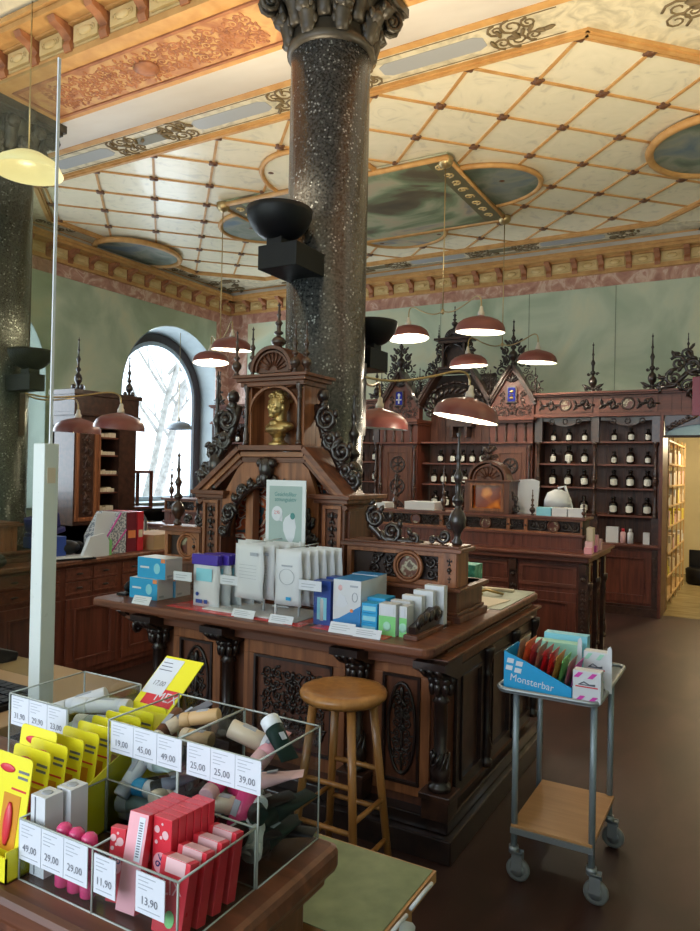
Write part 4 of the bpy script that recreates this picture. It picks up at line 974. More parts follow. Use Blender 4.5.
def shelf_unit(name, label, x0, x1, n, frieze_med=True, levels=SH, top=2.6):
    t = thing(name, label, 'cabinet', ((x0+x1)/2, 9.0, 0)); base_unit(t, x0, x1, n)
    b = MB(); b.box(x0, 9.20, 0.815, x1, 9.25, 2.32); b.box(x0, YB, 0.815, x0+0.03, 9.2, 2.32); b.box(x1-0.03, YB, 0.815, x1, 9.2, 2.32)
    for i in range(int((x1-x0)/0.11)): 
        x = x0+0.03+i*0.11; b.box(x+0.004, 9.192, 0.82, x+0.106, 9.20, 2.3)
    b.build('back_panel', 'wood', t)
    for z in levels:
        b = MB(); b.box(x0+0.03, YB+0.01, z-0.022, x1-0.03, 9.19, z); b.build('shelf', 'red_h', t, 0.002)
    wd = (x1-x0)/n
    for i in range(n+1):
        u = min(max(x0+i*wd, x0+0.045), x1-0.045)
        b = MB(); b.box(u-0.04, YB-0.01, 0.815, u+0.04, YB+0.03, 1.12); b.box(u-0.045, YB-0.03, 2.0, u+0.045, YB+0.03, 2.32)
        baluster(b, u, YB-0.015, 1.12, 1.56, 0.03); baluster(b, u, YB-0.015, 1.56, 2.0, 0.03); b.build('baluster_post', 'carv', t)
    for i in range(n):
        c = x0+(i+0.5)*wd; hw = wd/2-0.06
        b = MB(FY(0, YB, 0)); 
        b.prism([(c-hw, 2.31), (c-hw, 2.26), (c-hw*0.55, 2.25), (c-hw*0.3, 2.205), (c, 2.19), (c+hw*0.3, 2.205), (c+hw*0.55, 2.25), (c+hw, 2.26), (c+hw, 2.31)], -0.02, 0.0)
        for q in (-0.16, 0, 0.16): b.ring((c+q, 2.25, 0.004), 0.028, 0.008, 14, 5)
        b.build('shelf_valance', 'carv', t)
    b = MB(); b.box(x0-0.01, YB-0.08, 2.30, x1+0.01, 9.25, 2.325); b.box(x0-0.01, YB-0.05, 2.325, x1+0.01, 9.25, 2.345); b.box(x0, YB-0.01, 2.345, x1, 9.25, 2.555)
    b.box(x0-0.01, YB-0.07, 2.555, x1+0.01, 9.25, 2.575); b.box(x0-0.01, YB-0.11, 2.575, x1+0.01, 9.25, 2.60); b.build('cornice', 'red_h', t, 0.002)
    for i in range(n):
        u0, u1 = x0+i*wd+0.035, x0+(i+1)*wd-0.035; c = (u0+u1)/2
        b = MB(FY(0, YB-0.01, 0)); frame(b, u0, 2.355, u1, 2.548, 0.02, 0, 0.012); b.build('frieze_frame', 'wood', t)
        b = MB(FY(0, YB-0.01, 0))
        for sg in (-1, 1):
            w_ = (u1-u0)/2-0.02-0.09
            for q in range(3):
                spiral(b, c+sg*(0.10+w_*(q+0.5)/3), 2.45+(0.02 if q % 2 else -0.02), 0.036, 1.3, q, sg, 0.009, 0, 10, 5)
                for e in range(3): leaf(b, c+sg*(0.10+w_*(q+0.5)/3), 2.45, e*2.1+q, 0.075, 0.03)
        b.build('carving', 'dark', t)
        b = MB(FY(0, YB-0.01, 0)); b.ring((c, 2.452, 0.006), 0.068, 0.012, 24, 6); b.build('medallion_ring', 'carv', t)
        b = MB(FY(0, YB-0.01, 0)); disc(b, c, 2.452, 0.062, 0.062, 0, 0.006); b.build('medallion', 'medal', t)
    return t
def crest_finial(parent, x, z, h, r, y=8.84):
    b = MB(); finial(b, x, y, z, h, r, 10)
    c = MB(FY(0, y, 0))
    for sg in (-1, 1):
        spiral(c, x+sg*0.07, z+0.04, 0.035, 1.4, 0, -sg, 0.010, 0, 12, 5); leaf(c, x, z+0.03, PI/2+sg*1.1, 0.14, 0.04); spiral(c, x+sg*0.05, z+h*0.36, 0.022, 1.3, 0, sg, 0.007, 0, 10, 5)
    o_ = len(b.v); b.v += c.v; b.f += [tuple(i_+o_ for i_ in f) for f in c.f]; b.mi += c.mi; b.sm += c.sm
    b.build('finial', 'dark', parent)
rs = shelf_unit('apothecary_shelving', 'tall mahogany shelving with brown bottles beside the store room passage', -2.38, -0.94, 2)
for x in (-1.66, -1.0): crest_finial(rs, x-0.04, 2.60, 0.60 if x < -1.5 else 0.66, 0.05)
ls = shelf_unit('apothecary_shelving', 'tall carved shelving at the left end of the back wall, partly behind the shrine', -7.58, -4.56, 4)
for x in (-7.45, -6.8, -6.1, -5.3, -4.62): crest_finial(ls, x, 2.60, 0.56, 0.045)
# centre shelving with tower
cs = thing('apothecary_shelving', 'central shelving below the carved tower of the back wall', 'cabinet', (-3.46, 9.0, 0)); base_unit(cs, -3.94, -2.98, 2)
b = MB(); b.box(-3.94, 9.20, 0.815, -2.98, 9.25, 2.42)
for i in range(9): x = -3.93+i*0.105; b.box(x+0.005, 9.19, 0.82, x+0.10, 9.20, 2.5)
b.build('back_panel', 'wood', cs); b = MB(); b.box(-3.90, 9.20, 2.42, -3.02, 9.25, 2.94); b.build('arch_back', 'shadow', cs)
for z in (1.13, 1.45, 1.73, 2.01):
    b = MB(); b.box(-3.93, YB+0.06 if z < 2 else YB, z-0.022, -2.99, 9.19, z); b.build('shelf', 'red_h', cs)
b = MB(); b.box(-3.62, 9.0, 2.22, -3.28, 9.19, 2.34); b.box(-3.66, 8.98, 2.34, -3.24, 9.19, 2.37);  
for x in (-3.56, -3.36): b.box(x-0.02, 9.0, 2.08, x+0.02, 9.19, 2.22)
b.build('bracket_shelf', 'carv', cs)
def gable_top(parent, gl, gr, nl, nr, zg, zn, tower=False):
    b = MB()
    for off, y0 in ((0, YB-0.10), (-0.04, YB-0.07)):
        slope_bar(b, (gl, zg+off), (nl, zn+off), 0.035, y0, YB+0.12); slope_bar(b, (nr, zn+off), (gr, zg+off), 0.035, y0, YB+0.12)
        if nr-nl > 0.02: b.box(nl, y0, zn+off, nr, YB+0.12, zn+off+0.035)
    b.build('gable_moulding', 'carv', parent, 0.002)
    b = MB(FY(0, YB, 0)); L = math.hypot(nl-gl, zn-zg)
    crest(b, (gl, zg+0.03), (nl, zn+0.05), 0.19, 1, 5, 1, 0.0); crest(b, (nr, zn+0.05), (gr, zg+0.03), 0.19, 2, 5, 1, 0.0)
    b.build('crest', 'dark', parent)
gable_top(cs, -3.96, -2.96, -3.68, -3.24, 2.52, 2.96)
b = MB(FY(0, YB, 0))
for i in range(14):
    a0, a1 = PI*i/14, PI*(i+1)/14; c = -3.46
    b.tube([(c-0.42*math.cos(a0), 2.42+0.38*math.sin(a0), 0), (c-0.42*math.cos(a1), 2.42+0.38*math.sin(a1), 0)], 0.022, 5)
    leaf(b, c-0.40*math.cos(a0), 2.40+0.34*math.sin(a0), PI-a0+2.6, 0.12, 0.06, 0.02)
b.build('arch_carving', 'dark', cs)
b = MB(); c = -3.46
b.box(c-0.16, YB+0.02, 2.98, c+0.16, YB+0.06, 3.34); b.box(c-0.16, YB-0.1, 2.98, c-0.13, YB+0.02, 3.34); b.box(c+0.13, YB-0.1, 2.98, c+0.16, YB+0.02, 3.34); b.box(c-0.20, YB-0.12, 3.30, c+0.20, YB+0.08, 3.34); b.box(c-0.25, YB-0.16, 3.34, c+0.25, YB+0.1, 3.37)
b.build('tower', 'carv', cs, 0.003)
b = MB(FY(0, YB-0.08, 0)); b.prism([(c-0.13*math.cos(PI*i/16), 3.37+0.13*math.sin(PI*i/16)) for i in range(17)], -0.12, 0)
for i in range(12):
    a = PI*(i+0.5)/12; b.tube([(c+0.04*math.cos(a), 3.37+0.04*math.sin(a), 0.004), (c+0.12*math.cos(a), 3.37+0.12*math.sin(a), 0.006)], 0.007, 4)
for sg in (-1, 1):
    b.tube([(c+sg*0.145, 2.99, 0), (c+sg*0.145, 3.18, 0), (c+sg*0.10, 3.26, 0), (c, 3.30, 0)], 0.014, 5)
    for q, (du, v) in enumerate(((0.22, 3.20), (0.24, 3.10), (0.29, 3.02), (0.21, 3.28))): spiral(b, c+sg*du, v, 0.05, 1.5, q, sg, 0.012, -0.05, 14, 5); leaf(b, c+sg*du, v, q*1.3, 0.08, 0.05, -0.05)
b.build('tower_carving', 'dark', cs)
for x, z, h, r_ in ((c, 3.50, 0.30, 0.045), (c-0.22, 3.37, 0.2, 0.02), (c+0.22, 3.37, 0.2, 0.02)):
    b = MB(); finial(b, x, YB-0.05, z, h, r_); b.build('finial', 'dark', cs)
# cupboards with carved doors and gables
def door_cupboard(x0, x1, label):
    t = thing('carved_cupboard', label, 'cabinet', ((x0+x1)/2, 9.0, 0)); base_unit(t, x0, x1, 1)
    c = (x0+x1)/2; hw = (x1-x0)/2
    b = MB(); b.box(x0, YB-0.06, 0.815, x1, 9.25, 2.24); b.build('body', 'red', t)
    T_ = FY(0, YB-0.06, 0)
    d = MB(T_); frame(d, c-hw+0.07, 0.86, c+hw-0.07, 1.93, 0.06, 0, 0.016); d.box(c-hw+0.13, 0.92, 0, c+hw-0.13, 1.87, 0.006); frame(d, c-hw+0.13, 0.92, c+hw-0.13, 1.87, 0.012, 0, 0.022)
    dd = d.build('door', 'wood', t, 0.002)
    r_ = hw-0.18
    b = MB(T_); 
    for vv in (1.70, 1.40, 1.10):
        b.ring((c, vv, 0.012), r_, 0.010, 24, 6)
        for q in range(6): a = q*PI/3; b.ring((c+r_*0.55*math.cos(a), vv+r_*0.55*math.sin(a), 0.010), r_*0.33, 0.006, 12, 5)
        b.ell((c, vv, 0.012), (0.02, 0.02, 0.015), 8, 5)
    drop(b, c, 0.95, 1.6, 0.10, 0.008)
    b.build('tracery', 'dark', dd)
    b = MB(); b.box(x0-0.02, YB-0.12, 1.98, x1+0.02, 9.2, 2.0); b.box(x0-0.02, YB-0.13, 2.24, x1+0.02, 9.25, 2.27); b.box(x0-0.04, YB-0.17, 2.27, x1+0.04, 9.25, 2.31); b.build('cornice', 'red_h', t, 0.002)
    b = MB()
    for q in range(4): baluster(b, c-hw+0.09+q*(2*hw-0.18)/3, YB-0.07, 2.0, 2.24, 0.022)
    for u in (x0+0.03, x1-0.03): baluster(b, u, YB-0.08, 0.85, 1.4, 0.022); baluster(b, u, YB-0.08, 1.4, 1.96, 0.022)
    b.build('baluster', 'carv', t)
    gl, gr, zg, zn = x0+0.02, x1-0.02, 2.46, 2.96
    b = MB(FY(0, YB, 0)); b.prism([(x0, 2.31), (x1, 2.31), (x1, 2.50), (c, 2.96), (x0, 2.50)], -0.1, 0.02)
    b.build('gable_panel', 'red', t)
    gable_top(t, x0-0.01, x1+0.01, c-0.005, c+0.005, 2.50, 2.96)
    b = MB(FY(0, YB-0.02, 0)); carve(b, 2*hw*0.9, 0.13, 0.07, 4, True, 0, c, 2.40, 4, 1.0); carve(b, 2*hw*0.62, 0.14, 0.08, 6, True, 0, c, 2.56, 4, 1.0)
    for q in range(5): leaf(b, c, 2.76, 0.6+q*0.5, 0.12, 0.04)
    b.build('gable_carving', 'dark', t)
    b = MB(FY(0, YB-0.035, 0)); b.prism([(c-0.05, 2.54), (c-0.05, 2.66), (c-0.045, 2.69), (c+0.045, 2.69), (c+0.05, 2.66), (c+0.05, 2.54), (c, 2.525)], 0, 0.012); b.m = 1
    return t, c
for (x0, x1, label, kind) in ((-2.95, -2.40, 'carved cupboard with blue enamel crest in its gable, right of the tower', 1), (-4.53, -3.96, 'carved cupboard with blue enamel crest in its gable, left of the tower', 0)):
    t, c = door_cupboard(x0, x1, label)
    b = MB(FY(0, YB-0.05, 0)); b.prism([(c-0.062, 2.50), (c-0.062, 2.68), (c-0.05, 2.71), (c+0.05, 2.71), (c+0.062, 2.68), (c+0.062, 2.50)], 0, 0.012); b.m = 1
    b.prism([(c-0.047, 2.515), (c-0.047, 2.67), (c-0.04, 2.69), (c+0.04, 2.69), (c+0.047, 2.67), (c+0.047, 2.515)], 0.012, 0.018)
    b.m = 2
    if kind: b.ell((c, 2.64, 0.02), (0.028, 0.02, 0.01), 10, 5); b.ell((c, 2.56, 0.02), (0.03, 0.022, 0.01), 10, 5); b.tube([(c-0.03, 2.61, 0.02), (c+0.02, 2.60, 0.02), (c-0.01, 2.575, 0.02)], 0.007, 5)
    else: b.box(c-0.008, 2.53, 0.018, c+0.008, 2.67, 0.026); b.box(c-0.04, 2.575, 0.018, c+0.04, 2.59, 0.026); b.ell((c, 2.645, 0.02), (0.022, 0.025, 0.01), 10, 5)
    b.build('enamel_crest', ['carv', 'bluecr', 'paper' if not kind else 'gold'], t)
    b = MB(); finial(b, c, YB-0.02, 2.98, 0.58, 0.06)
    cc = MB(FY(0, YB-0.02, 0))
    for sg in (-1, 1):
        for (du, v, r_) in ((0.09, 3.05, 0.055), (0.11, 3.16, 0.05), (0.06, 3.25, 0.04)): spiral(cc, c+sg*du, v, r_, 1.4, PI/2, sg, r_*0.32, 0, 12, 5); leaf(cc, c+sg*du, v, PI/2-sg*0.8, 0.08, 0.04)
    o_ = len(b.v); b.v += cc.v; b.f += [tuple(i_+o_ for i_ in f) for f in cc.f]; b.mi += cc.mi; b.sm += cc.sm
    b.build('finial', 'dark', t)
    for sg in (-1, 1):
        b = MB(); finial(b, c+sg*0.29, YB-0.03, 2.50, 0.52 if kind == 0 else 0.44, 0.035); b.build('finial', 'dark', t)
# passage surround
ps = thing('passage_surround', 'carved mahogany surround over the lit passage with pale blue arch glass', 'door surround', (-0.4, 8.9, 0))
b = MB(); b.box(-0.935, 8.72, 0, -0.90, 9.25, 2.30); b.box(0.16, 8.72, 0, 0.20, 9.25, 2.32); b.build('jamb', 'red', ps)
b = MB(); b.box(-0.90, 8.80, 2.05, 0.16, 8.88, 2.075); b.build('lintel', 'shadow', ps)
b = MB(FY(0, 8.84, 0)); b.prism([(-0.37-0.52*math.cos(PI*i/16), 2.075+0.13*math.sin(PI*i/16)) for i in range(17)], 0, 0.01); b.build('tympanum_glass', 'tymp', ps)
b = MB(FY(0, 8.80, 0))
for i in range(16):
    a0, a1 = PI*i/16, PI*(i+1)/16
    b.prism([(-0.37-0.52*math.cos(a0), 2.075+0.13*math.sin(a0)), (-0.37-0.52*math.cos(a1), 2.075+0.13*math.sin(a1)), (-0.37-0.53*math.cos(a1), 2.31), (-0.37-0.53*math.cos(a0), 2.31)], -0.03, 0.0)
for q in range(5): spiral(b, -0.86+q*0.05, 2.15+q*0.03, 0.035, 1.3, q, 1, 0.009, 0.0, 12, 5); leaf(b, -0.86+q*0.06, 2.13+q*0.03, 0.6, 0.09, 0.03)
b.ell((-0.40, 2.22, 0.01), (0.05, 0.04, 0.02), 8, 5)
b.build('arch_board', 'carv', ps)
b = MB(); b.box(-0.94, YB-0.08, 2.30, 0.3, 9.25, 2.325); b.box(-0.94, YB-0.05, 2.325, 0.3, 9.25, 2.345)
for i in range(12): x = -0.92+i*0.1; b.box(x, YB-0.02, 2.345, x+0.092, 9.2, 2.555)
b.box(-0.94, YB-0.01, 2.345, 0.3, 9.2, 2.555); b.box(-0.94, YB-0.07, 2.555, 0.3, 9.25, 2.575); b.box(-0.94, YB-0.11, 2.575, 0.3, 9.25, 2.60); b.build('cornice', 'red_h', ps)
b = MB(FY(0, YB-0.10, 0))
for q, (u, v, r_) in enumerate(((-0.90, 2.66, 0.07), (-0.80, 2.72, 0.10), (-0.76, 2.88, 0.09), (-0.68, 2.98, 0.08), (-0.60, 2.84, 0.10), (-0.66, 2.62, 0.08), (-0.52, 2.68, 0.10), (-0.50, 2.90, 0.09), (-0.42, 2.76, 0.09), (-0.34, 2.66, 0.08), (-0.3, 2.85, 0.09))):
    spiral(b, u, v, r_, 1.5, q*1.3, 1 if q % 2 else -1, r_*0.22, 0, 15, 6)
    for e in range(3): leaf(b, u+r_*0.7*math.cos(q+e*2.1), v+r_*0.7*math.sin(q+e*2.1), q+e*2.1, r_*1.1, r_*0.5)
b.tube([(-0.97, 2.61, 0), (-0.8, 2.63, 0), (-0.66, 2.78, 0), (-0.55, 2.8, 0), (-0.46, 3.0, 0)], 0.03, 6); b.tube([(-0.62, 2.66, 0.02), (-0.66, 2.5, 0.02)], 0.02, 5); b.tube([(-0.5, 2.64, 0.02), (-0.54, 2.5, 0.02)], 0.02, 5)
b.build('crest', 'dark', ps)
b = MB(); finial(b, -0.66, YB-0.1, 2.92, 0.30, 0.03); b.build('finial', 'dark', ps)
# small red sign hanging ahead of the passage
sg_ = thing('hanging_sign', 'dark red hanging sign with white lettering at the right edge', 'sign', (-0.36, 7.5, 2.37))
b = MB(); b.box(-0.525, 7.49, 2.19, -0.10, 7.52, 2.56); b.build('board', 'signred', sg_, 0.004)
b = MB(FY(0, 7.49, 0)); text(b, 'INFO', 0.085, -0.33, 2.415, 0.003); text(b, 'KASSE', 0.085, -0.31, 2.35, 0.003); b.build('lettering', 'paper', sg_)
b = MB(); b.tube([(-0.45, 7.505, 2.56), (-0.45, 7.505, ZC)], 0.003, 5); b.tube([(-0.17, 7.505, 2.56), (-0.17, 7.505, ZC)], 0.003, 5); b.build('wire', 'brass', sg_)

# ------------------------------------------------ bottles
def make_bottle(label, loc, group):
    t = thing('apothecary_bottle', label, 'bottle', loc, group); L = local(t)
    b = MB(L); b.lathe([(0.044, 0), (0.048, 0.006), (0.048, 0.11), (0.040, 0.130), (0.020, 0.142), (0.019, 0.158), (0.026, 0.160), (0.026, 0.168)], n=16); b.build('body', 'bottle', t)
    b = MB(L); b.lathe([(0.017, 0.168), (0.024, 0.176), (0.026, 0.19), (0.014, 0.196)], n=12); b.build('stopper', 'bottle', t)
    b = MB(L); N = 9; vs = []
    for i in range(N):
        a = -PI/2-0.85+1.7*i/(N-1)
        e = 0.012*abs((i-(N-1)/2)/((N-1)/2))**3
        vs += [(0.0493*math.cos(a), 0.0493*math.sin(a), 0.026+e), (0.0493*math.cos(a), 0.0493*math.sin(a), 0.100-e)]
    b.add(vs, [(2*i, 2*i+2, 2*i+3, 2*i+1) for i in range(N-1)], True)
    b.build('paper_label', 'label', t, recalc=False)
    return t
bot0 = None
def bottle(x, y, z, s_, label, group):
    global bot0
    if bot0 is None: bot0 = make_bottle(label, (0, 0, 0), group); bot0.location = (x, y, z); bot0.scale = (s_,)*3; return
    r = dup(bot0, (x, y, z), label, group); r.scale = (s_,)*3; r.rotation_euler = (0, 0, random.uniform(-0.15, 0.25))
random.seed(3)
rown = {2.01: 'top', 1.74: 'second', 1.46: 'third', 1.14: 'lowest'}
pos3 = ['left', 'middle', 'right']
for bi, (bx0, bn) in enumerate(((-2.38, 'left'), (-1.66, 'right'))):
    for z in (2.01, 1.74, 1.46, 1.14):
        for k in range(3):
            x = bx0 + 0.72*(0.5+(k-1)*0.262) + 0.02
            s_ = {2.01: 0.78, 1.74: 0.95, 1.46: 1.08, 1.14: 1.08}[z]
            if z == 1.74: s_ = (0.95, 1.14, 0.95)[k] if bi == 0 else (0.80, 1.02, 0.80)[k]
            if z == 2.01 and k == 1: s_ = 0.86
            bottle(x, 9.0, z, s_, 'brown bottle, %s of three, %s shelf, %s bay beside the passage' % (pos3[k], rown[z], bn), 'brown bottles beside the passage')
b = MB(Matrix.Translation((-1.99, 8.95, 1.74))); b.lathe([(0.018, 0), (0.02, 0.03), (0.012, 0.045), (0.006, 0.055)], n=10); tag(b.build('glass_jar', 'label'), 'tiny pale jar between two brown bottles on the second shelf', 'jar')
for z, xs_, rn in ((1.73, (-3.71, -3.53, -3.39, -3.26, -3.12), 'top'), (1.45, (-3.80, -3.66, -3.51, -3.36), 'middle'), (1.13, (-3.78, -3.62, -3.47), 'lowest')):
    for k, x in enumerate(xs_):
        bottle(x, 9.02, z, (0.92, 1.0, 1.15)[(1.73, 1.45, 1.13).index(z)], 'brown bottle with label, %s from left on the %s shelf below the tower' % (ordn(k), rn), 'brown bottles below the tower')
for z, rn in ((2.01, 'top'), (1.74, 'second'), (1.46, 'third'), (1.14, 'lowest')):
    for k, x in enumerate((-4.93, -4.70)):
        bottle(x, 9.0, z, 1.0, 'brown bottle, %s one on the %s shelf just right of the granite column' % (('left', 'right')[k], rn), 'brown bottles right of the column')
for k, x in enumerate((-7.35, -7.18, -7.0)):
    bottle(x, 9.0, 2.01, 0.95, 'brown bottle, %s of three on the far left shelving above the shrine scroll' % pos3[k], 'brown bottles on the far left shelving')
# goods standing on the right ledge
def simple_box(name, label, cat, x0, y0, z0, x1, y1, z1, mat, bevel=0.001, group=None, rz=0):
    T_ = Matrix.Translation(((x0+x1)/2, (y0+y1)/2, z0)) @ Matrix.Rotation(rz, 4, 'Z')
    b = MB(T_); b.box((x0-x1)/2, (y0-y1)/2, 0, (x1-x0)/2, (y1-y0)/2, z1-z0)
    return tag(b.build(name, mat, None, bevel), label, cat, group)
simple_box('carton', 'white carton on the ledge below the lowest bottles', 'box', -1.52, 8.84, 0.815, -1.38, 8.9, 1.0, 'card')
simple_box('carton', 'small white carton standing alone at the right of the ledge', 'box', -1.11, 8.84, 0.815, -1.04, 8.9, 0.95, 'card')
def small_bottle(name, label, x, y, z, r, h, mat, capm):
    t = thing(name, label, 'bottle', (x, y, z)); L = local(t)
    b = MB(L); b.lathe([(r, 0), (r, h*0.7), (r*0.5, h*0.8)], n=14); b.build('body', mat, t)
    b = MB(L); b.lathe([(r*0.55, h*0.8), (r*0.55, h)], n=12); b.build('cap', capm, t)
small_bottle('lotion_bottle', 'white and red lotion bottle on the ledge, left one of the pair', -1.33, 8.86, 0.815, 0.032, 0.17, 'pinkl', 'redp')
small_bottle('lotion_bottle', 'plain white lotion bottle on the ledge, right one of the pair', -1.25, 8.86, 0.815, 0.034, 0.17, 'card', 'card')

# store room shelving
st = thing('storage_rack', 'pine storage rack full of pale boxes along the store room wall', 'rack', (-1.0, 10.2, 0))
b = MB()
for y in (9.3, 9.9, 10.5, 11.1, 11.6): b.box(-1.15, y, 0, -1.13, y+0.02, 2.1); b.box(-0.91, y, 0, -0.89, y+0.02, 2.1)
b.box(-1.17, 9.3, 0, -1.15, 11.62, 2.1); b.build('upright', 'pine', st)
SL = (0.12, 0.40, 0.68, 1.0, 1.25, 1.5, 1.77, 2.05)
for z in SL:
    b = MB(); b.box(-1.15, 9.3, z-0.02, -0.89, 11.62, z); b.build('shelf', 'pine', st)
rnd = random.Random(8); mats_ = ['card', 'cardlt', 'yellow', 'bge', 'cardb', 'card', 'pinkl', 'cardlt']
for zi, z in enumerate(SL[1:7]):
    y = 9.36; k = 0
    while y < 11.45 and k < 12:
        w_ = rnd.uniform(0.13, 0.22); h_ = rnd.uniform(0.09, 0.2)
        if not any(abs(y+w_/2-q) < 0.02+w_/2 for q in (9.91, 10.51, 11.11)):
            o = simple_box('carton', 'pale carton, %s from the front on the %s rack shelf of the store room' % (ordn(min(k, 11)), ordn(zi)), 'box', -1.08, y, z, -0.90, y+w_*0.9, z+h_, mats_[rnd.randrange(8)], 0, 'cartons on the store room rack'); k += 1
        y += w_
t = thing('waste_bin', 'black bin with open lid on the store room floor', 'bin', (-0.68, 11.9, 0))
b = MB(local(t)); b.lathe([(0.17, 0), (0.20, 0.03), (0.21, 0.22), (0.19, 0.24)], n=20); b.build('body', 'black', t)
b = MB(local(t)); b.box(-0.17, 0.12, 0.22, 0.17, 0.15, 0.5); b.build('lid', 'black', t, 0.01)

# ------------------------------------------------ goods on the middle counter
simple_box('paper_tray', 'white paper tray lying on the left gallery of the sales counter', 'tray', -2.80, 5.95, 1.255, -2.50, 6.15, 1.33, 'card', 0.004)
simple_box('paper_tray', 'second white tray seen over the crest scroll of the island', 'tray', -3.3, 5.95, 1.255, -3.0, 6.15, 1.31, 'card', 0.004)
for k, x in enumerate((-1.59, -1.46, -1.33)):
    simple_box('medicine_box', 'white medicine box, %s of three in a row on the right gallery' % pos3[k], 'box', x, 5.98, 1.255, x+0.122, 6.10, 1.325, 'aqua' if k == 0 else 'card', 0.001, 'white medicine boxes on the gallery')
b = MB(FY(0, 6.2, 0)); b.prism([(-1.86, 1.255), (-1.64, 1.255), (-1.62, 1.54), (-1.68, 1.56), (-1.80, 1.55), (-1.86, 1.45)], 0, 0.02); tag(b.build('display_card', 'card'), 'tall white display card behind the amber-glass cabinet', 'card')
t = thing('desk_lamp', 'white desk lamp behind the row of medicine boxes', 'lamp', (-1.50, 6.35, 0.981)); L = local(t)
b = MB(L); b.tube([(0.12, 0, 0), (0.12, 0, 0.35), (0.06, 0, 0.52), (0, 0, 0.50)], 0.012, 6); b.lathe([(0.06, 0), (0.06, 0.015)], (0.12, 0, 0)); b.build('stand', 'white', t)
b = MB(L); b.lathe([(0.12, 0.34), (0.115, 0.40), (0.09, 0.46), (0.03, 0.49)], n=20); b.build('lamp_shade', 'white', t)
b = MB(FY(0, 5.86, 0)); b.prism([(-1.18, 0.981), (-1.13, 0.981), (-1.13, 1.17), (-1.17, 1.18), (-1.18, 1.17)], -0.22, -0.12); tag(b.build('leaflet_box', 'cardlt'), 'cream leaflet holder at the right end of the sales counter', 'box')
k = 0
for (x, y, z, h_) in ((-1.13, 5.80, 0.981, 0.05), (-1.14, 5.88, 0.981, 0.09), (-1.13, 5.98, 0.981, 0.05), (-1.14, 6.08, 0.981, 0.13), (-1.13, 6.18, 0.981, 0.09)):
    simple_box('cosmetic_box', 'pink cosmetic box, %s from the front at the counter end' % ordn(k), 'box', x-0.03, y, z, x+0.03, y+0.06, z+h_, ('rose', 'pinkl', 'magenta')[k % 3], 0.001, 'pink boxes at the sales counter end'); k += 1

# ================================================================== LAMPS
lamp_on = []
SHP = [(0.030, 0.0), (0.045, -0.006), (0.10, -0.018), (0.16, -0.040), (0.203, -0.074), (0.221, -0.112), (0.225, -0.150)]
SHI = [(0.220, -0.150), (0.216, -0.112), (0.198, -0.076), (0.155, -0.045), (0.098, -0.025), (0.02, -0.013)]
def shade(parent, T, on=True, sc=1.0, mats=('shade', 'shade_in')):
    T = T @ Matrix.Scale(sc, 4)
    b = MB(T); b.lathe(SHP, n=36, cap=False); b.lathe([SHP[-1], SHI[0]], n=36, cap=False); b.m = 1; b.lathe(SHI, n=36, cap=False)
    s_ = b.build('lamp_shade', list(mats), parent)
    b = MB(T); b.lathe([(0.032, -0.005), (0.030, 0.03), (0.020, 0.045), (0.016, 0.075), (0.008, 0.085)], n=12); b.build('socket', 'socket', s_)
    b = MB(T); b.ell((0, 0, -0.065), (0.032, 0.032, 0.04), 12, 8); b.build('light_bulb', 'bulb' if on else 'shade_in', s_)
    if on:
        l = bpy.data.lights.new('lamp_light', 'POINT'); l.energy = 16; l.color = (1.0, 0.87, 0.66); l.shadow_soft_size = 0.035
        o = bpy.data.objects.new('lamp_light', l); COL.objects.link(o); o.location = T @ Vector((0, 0, -0.125))
def tilt(loc, to, ang):
    d = Vector(to); ax = Vector((0,0,1)).cross(d); 
    return Matrix.Translation(loc) @ (Matrix.Rotation(ang, 4, ax.normalized()) if ax.length > 1e-6 else Matrix.Identity(4))
def gooseneck(b, p, q, rise=0.13, r=0.007):
    p = Vector(p); q = Vector(q); d = q-p
    pts = [p, p+d*0.25+Vector((0,0,-0.02)), p+d*0.6+Vector((0,0,rise*0.35)), p+d*0.85+Vector((0,0,rise)), p+d*0.96+Vector((0,0,rise*0.95)), q+Vector((0,0,rise*0.55)), q]
    # smooth
    for _ in range(2):
        n = [pts[0]]
        for i in range(len(pts)-1): n += [pts[i]*0.75+pts[i+1]*0.25, pts[i]*0.25+pts[i+1]*0.75]
        pts = n+[pts[-1]]
    b.tube(pts, r, 6)
def pendant(x, y, hub_z, shades, label, grp='two-armed pendant lamps'):
    t = thing('pendant_lamp', label, 'lamp', (x, y, ZC-0.036), grp)
    b = MB(); b.lathe([(0.01, -0.10), (0.05, -0.085), (0.075, -0.05), (0.08, 0.0)], (x, y, ZC-0.036), 16); b.build('ceiling_rose', 'brass', t)
    b = MB(); b.cyl((x, y, hub_z), (x, y, ZC-0.1), 0.006, n=8); b.build('rod', 'brass', t)
    b = MB(); b.ell((x, y, hub_z), (0.018, 0.018, 0.03), 10, 6); b.build('hub', 'brass', t)
    for (sx, sy, sz, on, sc) in shades:
        p = Vector((sx, sy, sz))
        b = MB(); gooseneck(b, (x, y, hub_z), p+Vector((0, 0, 0.085)), 0.10); b.build('arm', 'brass', t)
        shade(t, tilt(p, (sx-x, sy-y, 0), R(4)), on, sc)
pendant(-2.70, 6.54, 3.19, [(-3.22, 6.86, 3.16, True, 0.97), (-2.16, 6.13, 3.02, True, 1.0)], 'two-armed pendant with dusty rose shades hung from the near corner of the ceiling painting')
pendant(-2.67, 8.36, 3.16, [(-2.19, 8.18, 3.04, True, 1.0), (-2.96, 7.97, 3.01, True, 1.0)], 'two-armed pendant with dusty rose shades hanging furthest back before the carved gable')
pendant(-5.48, 6.49, 3.12, [(-5.93, 6.85, 3.06, True, 1.0), (-5.13, 6.28, 3.08, True, 1.0)], 'two-armed pendant with dusty rose shades hanging in front of the arched window')
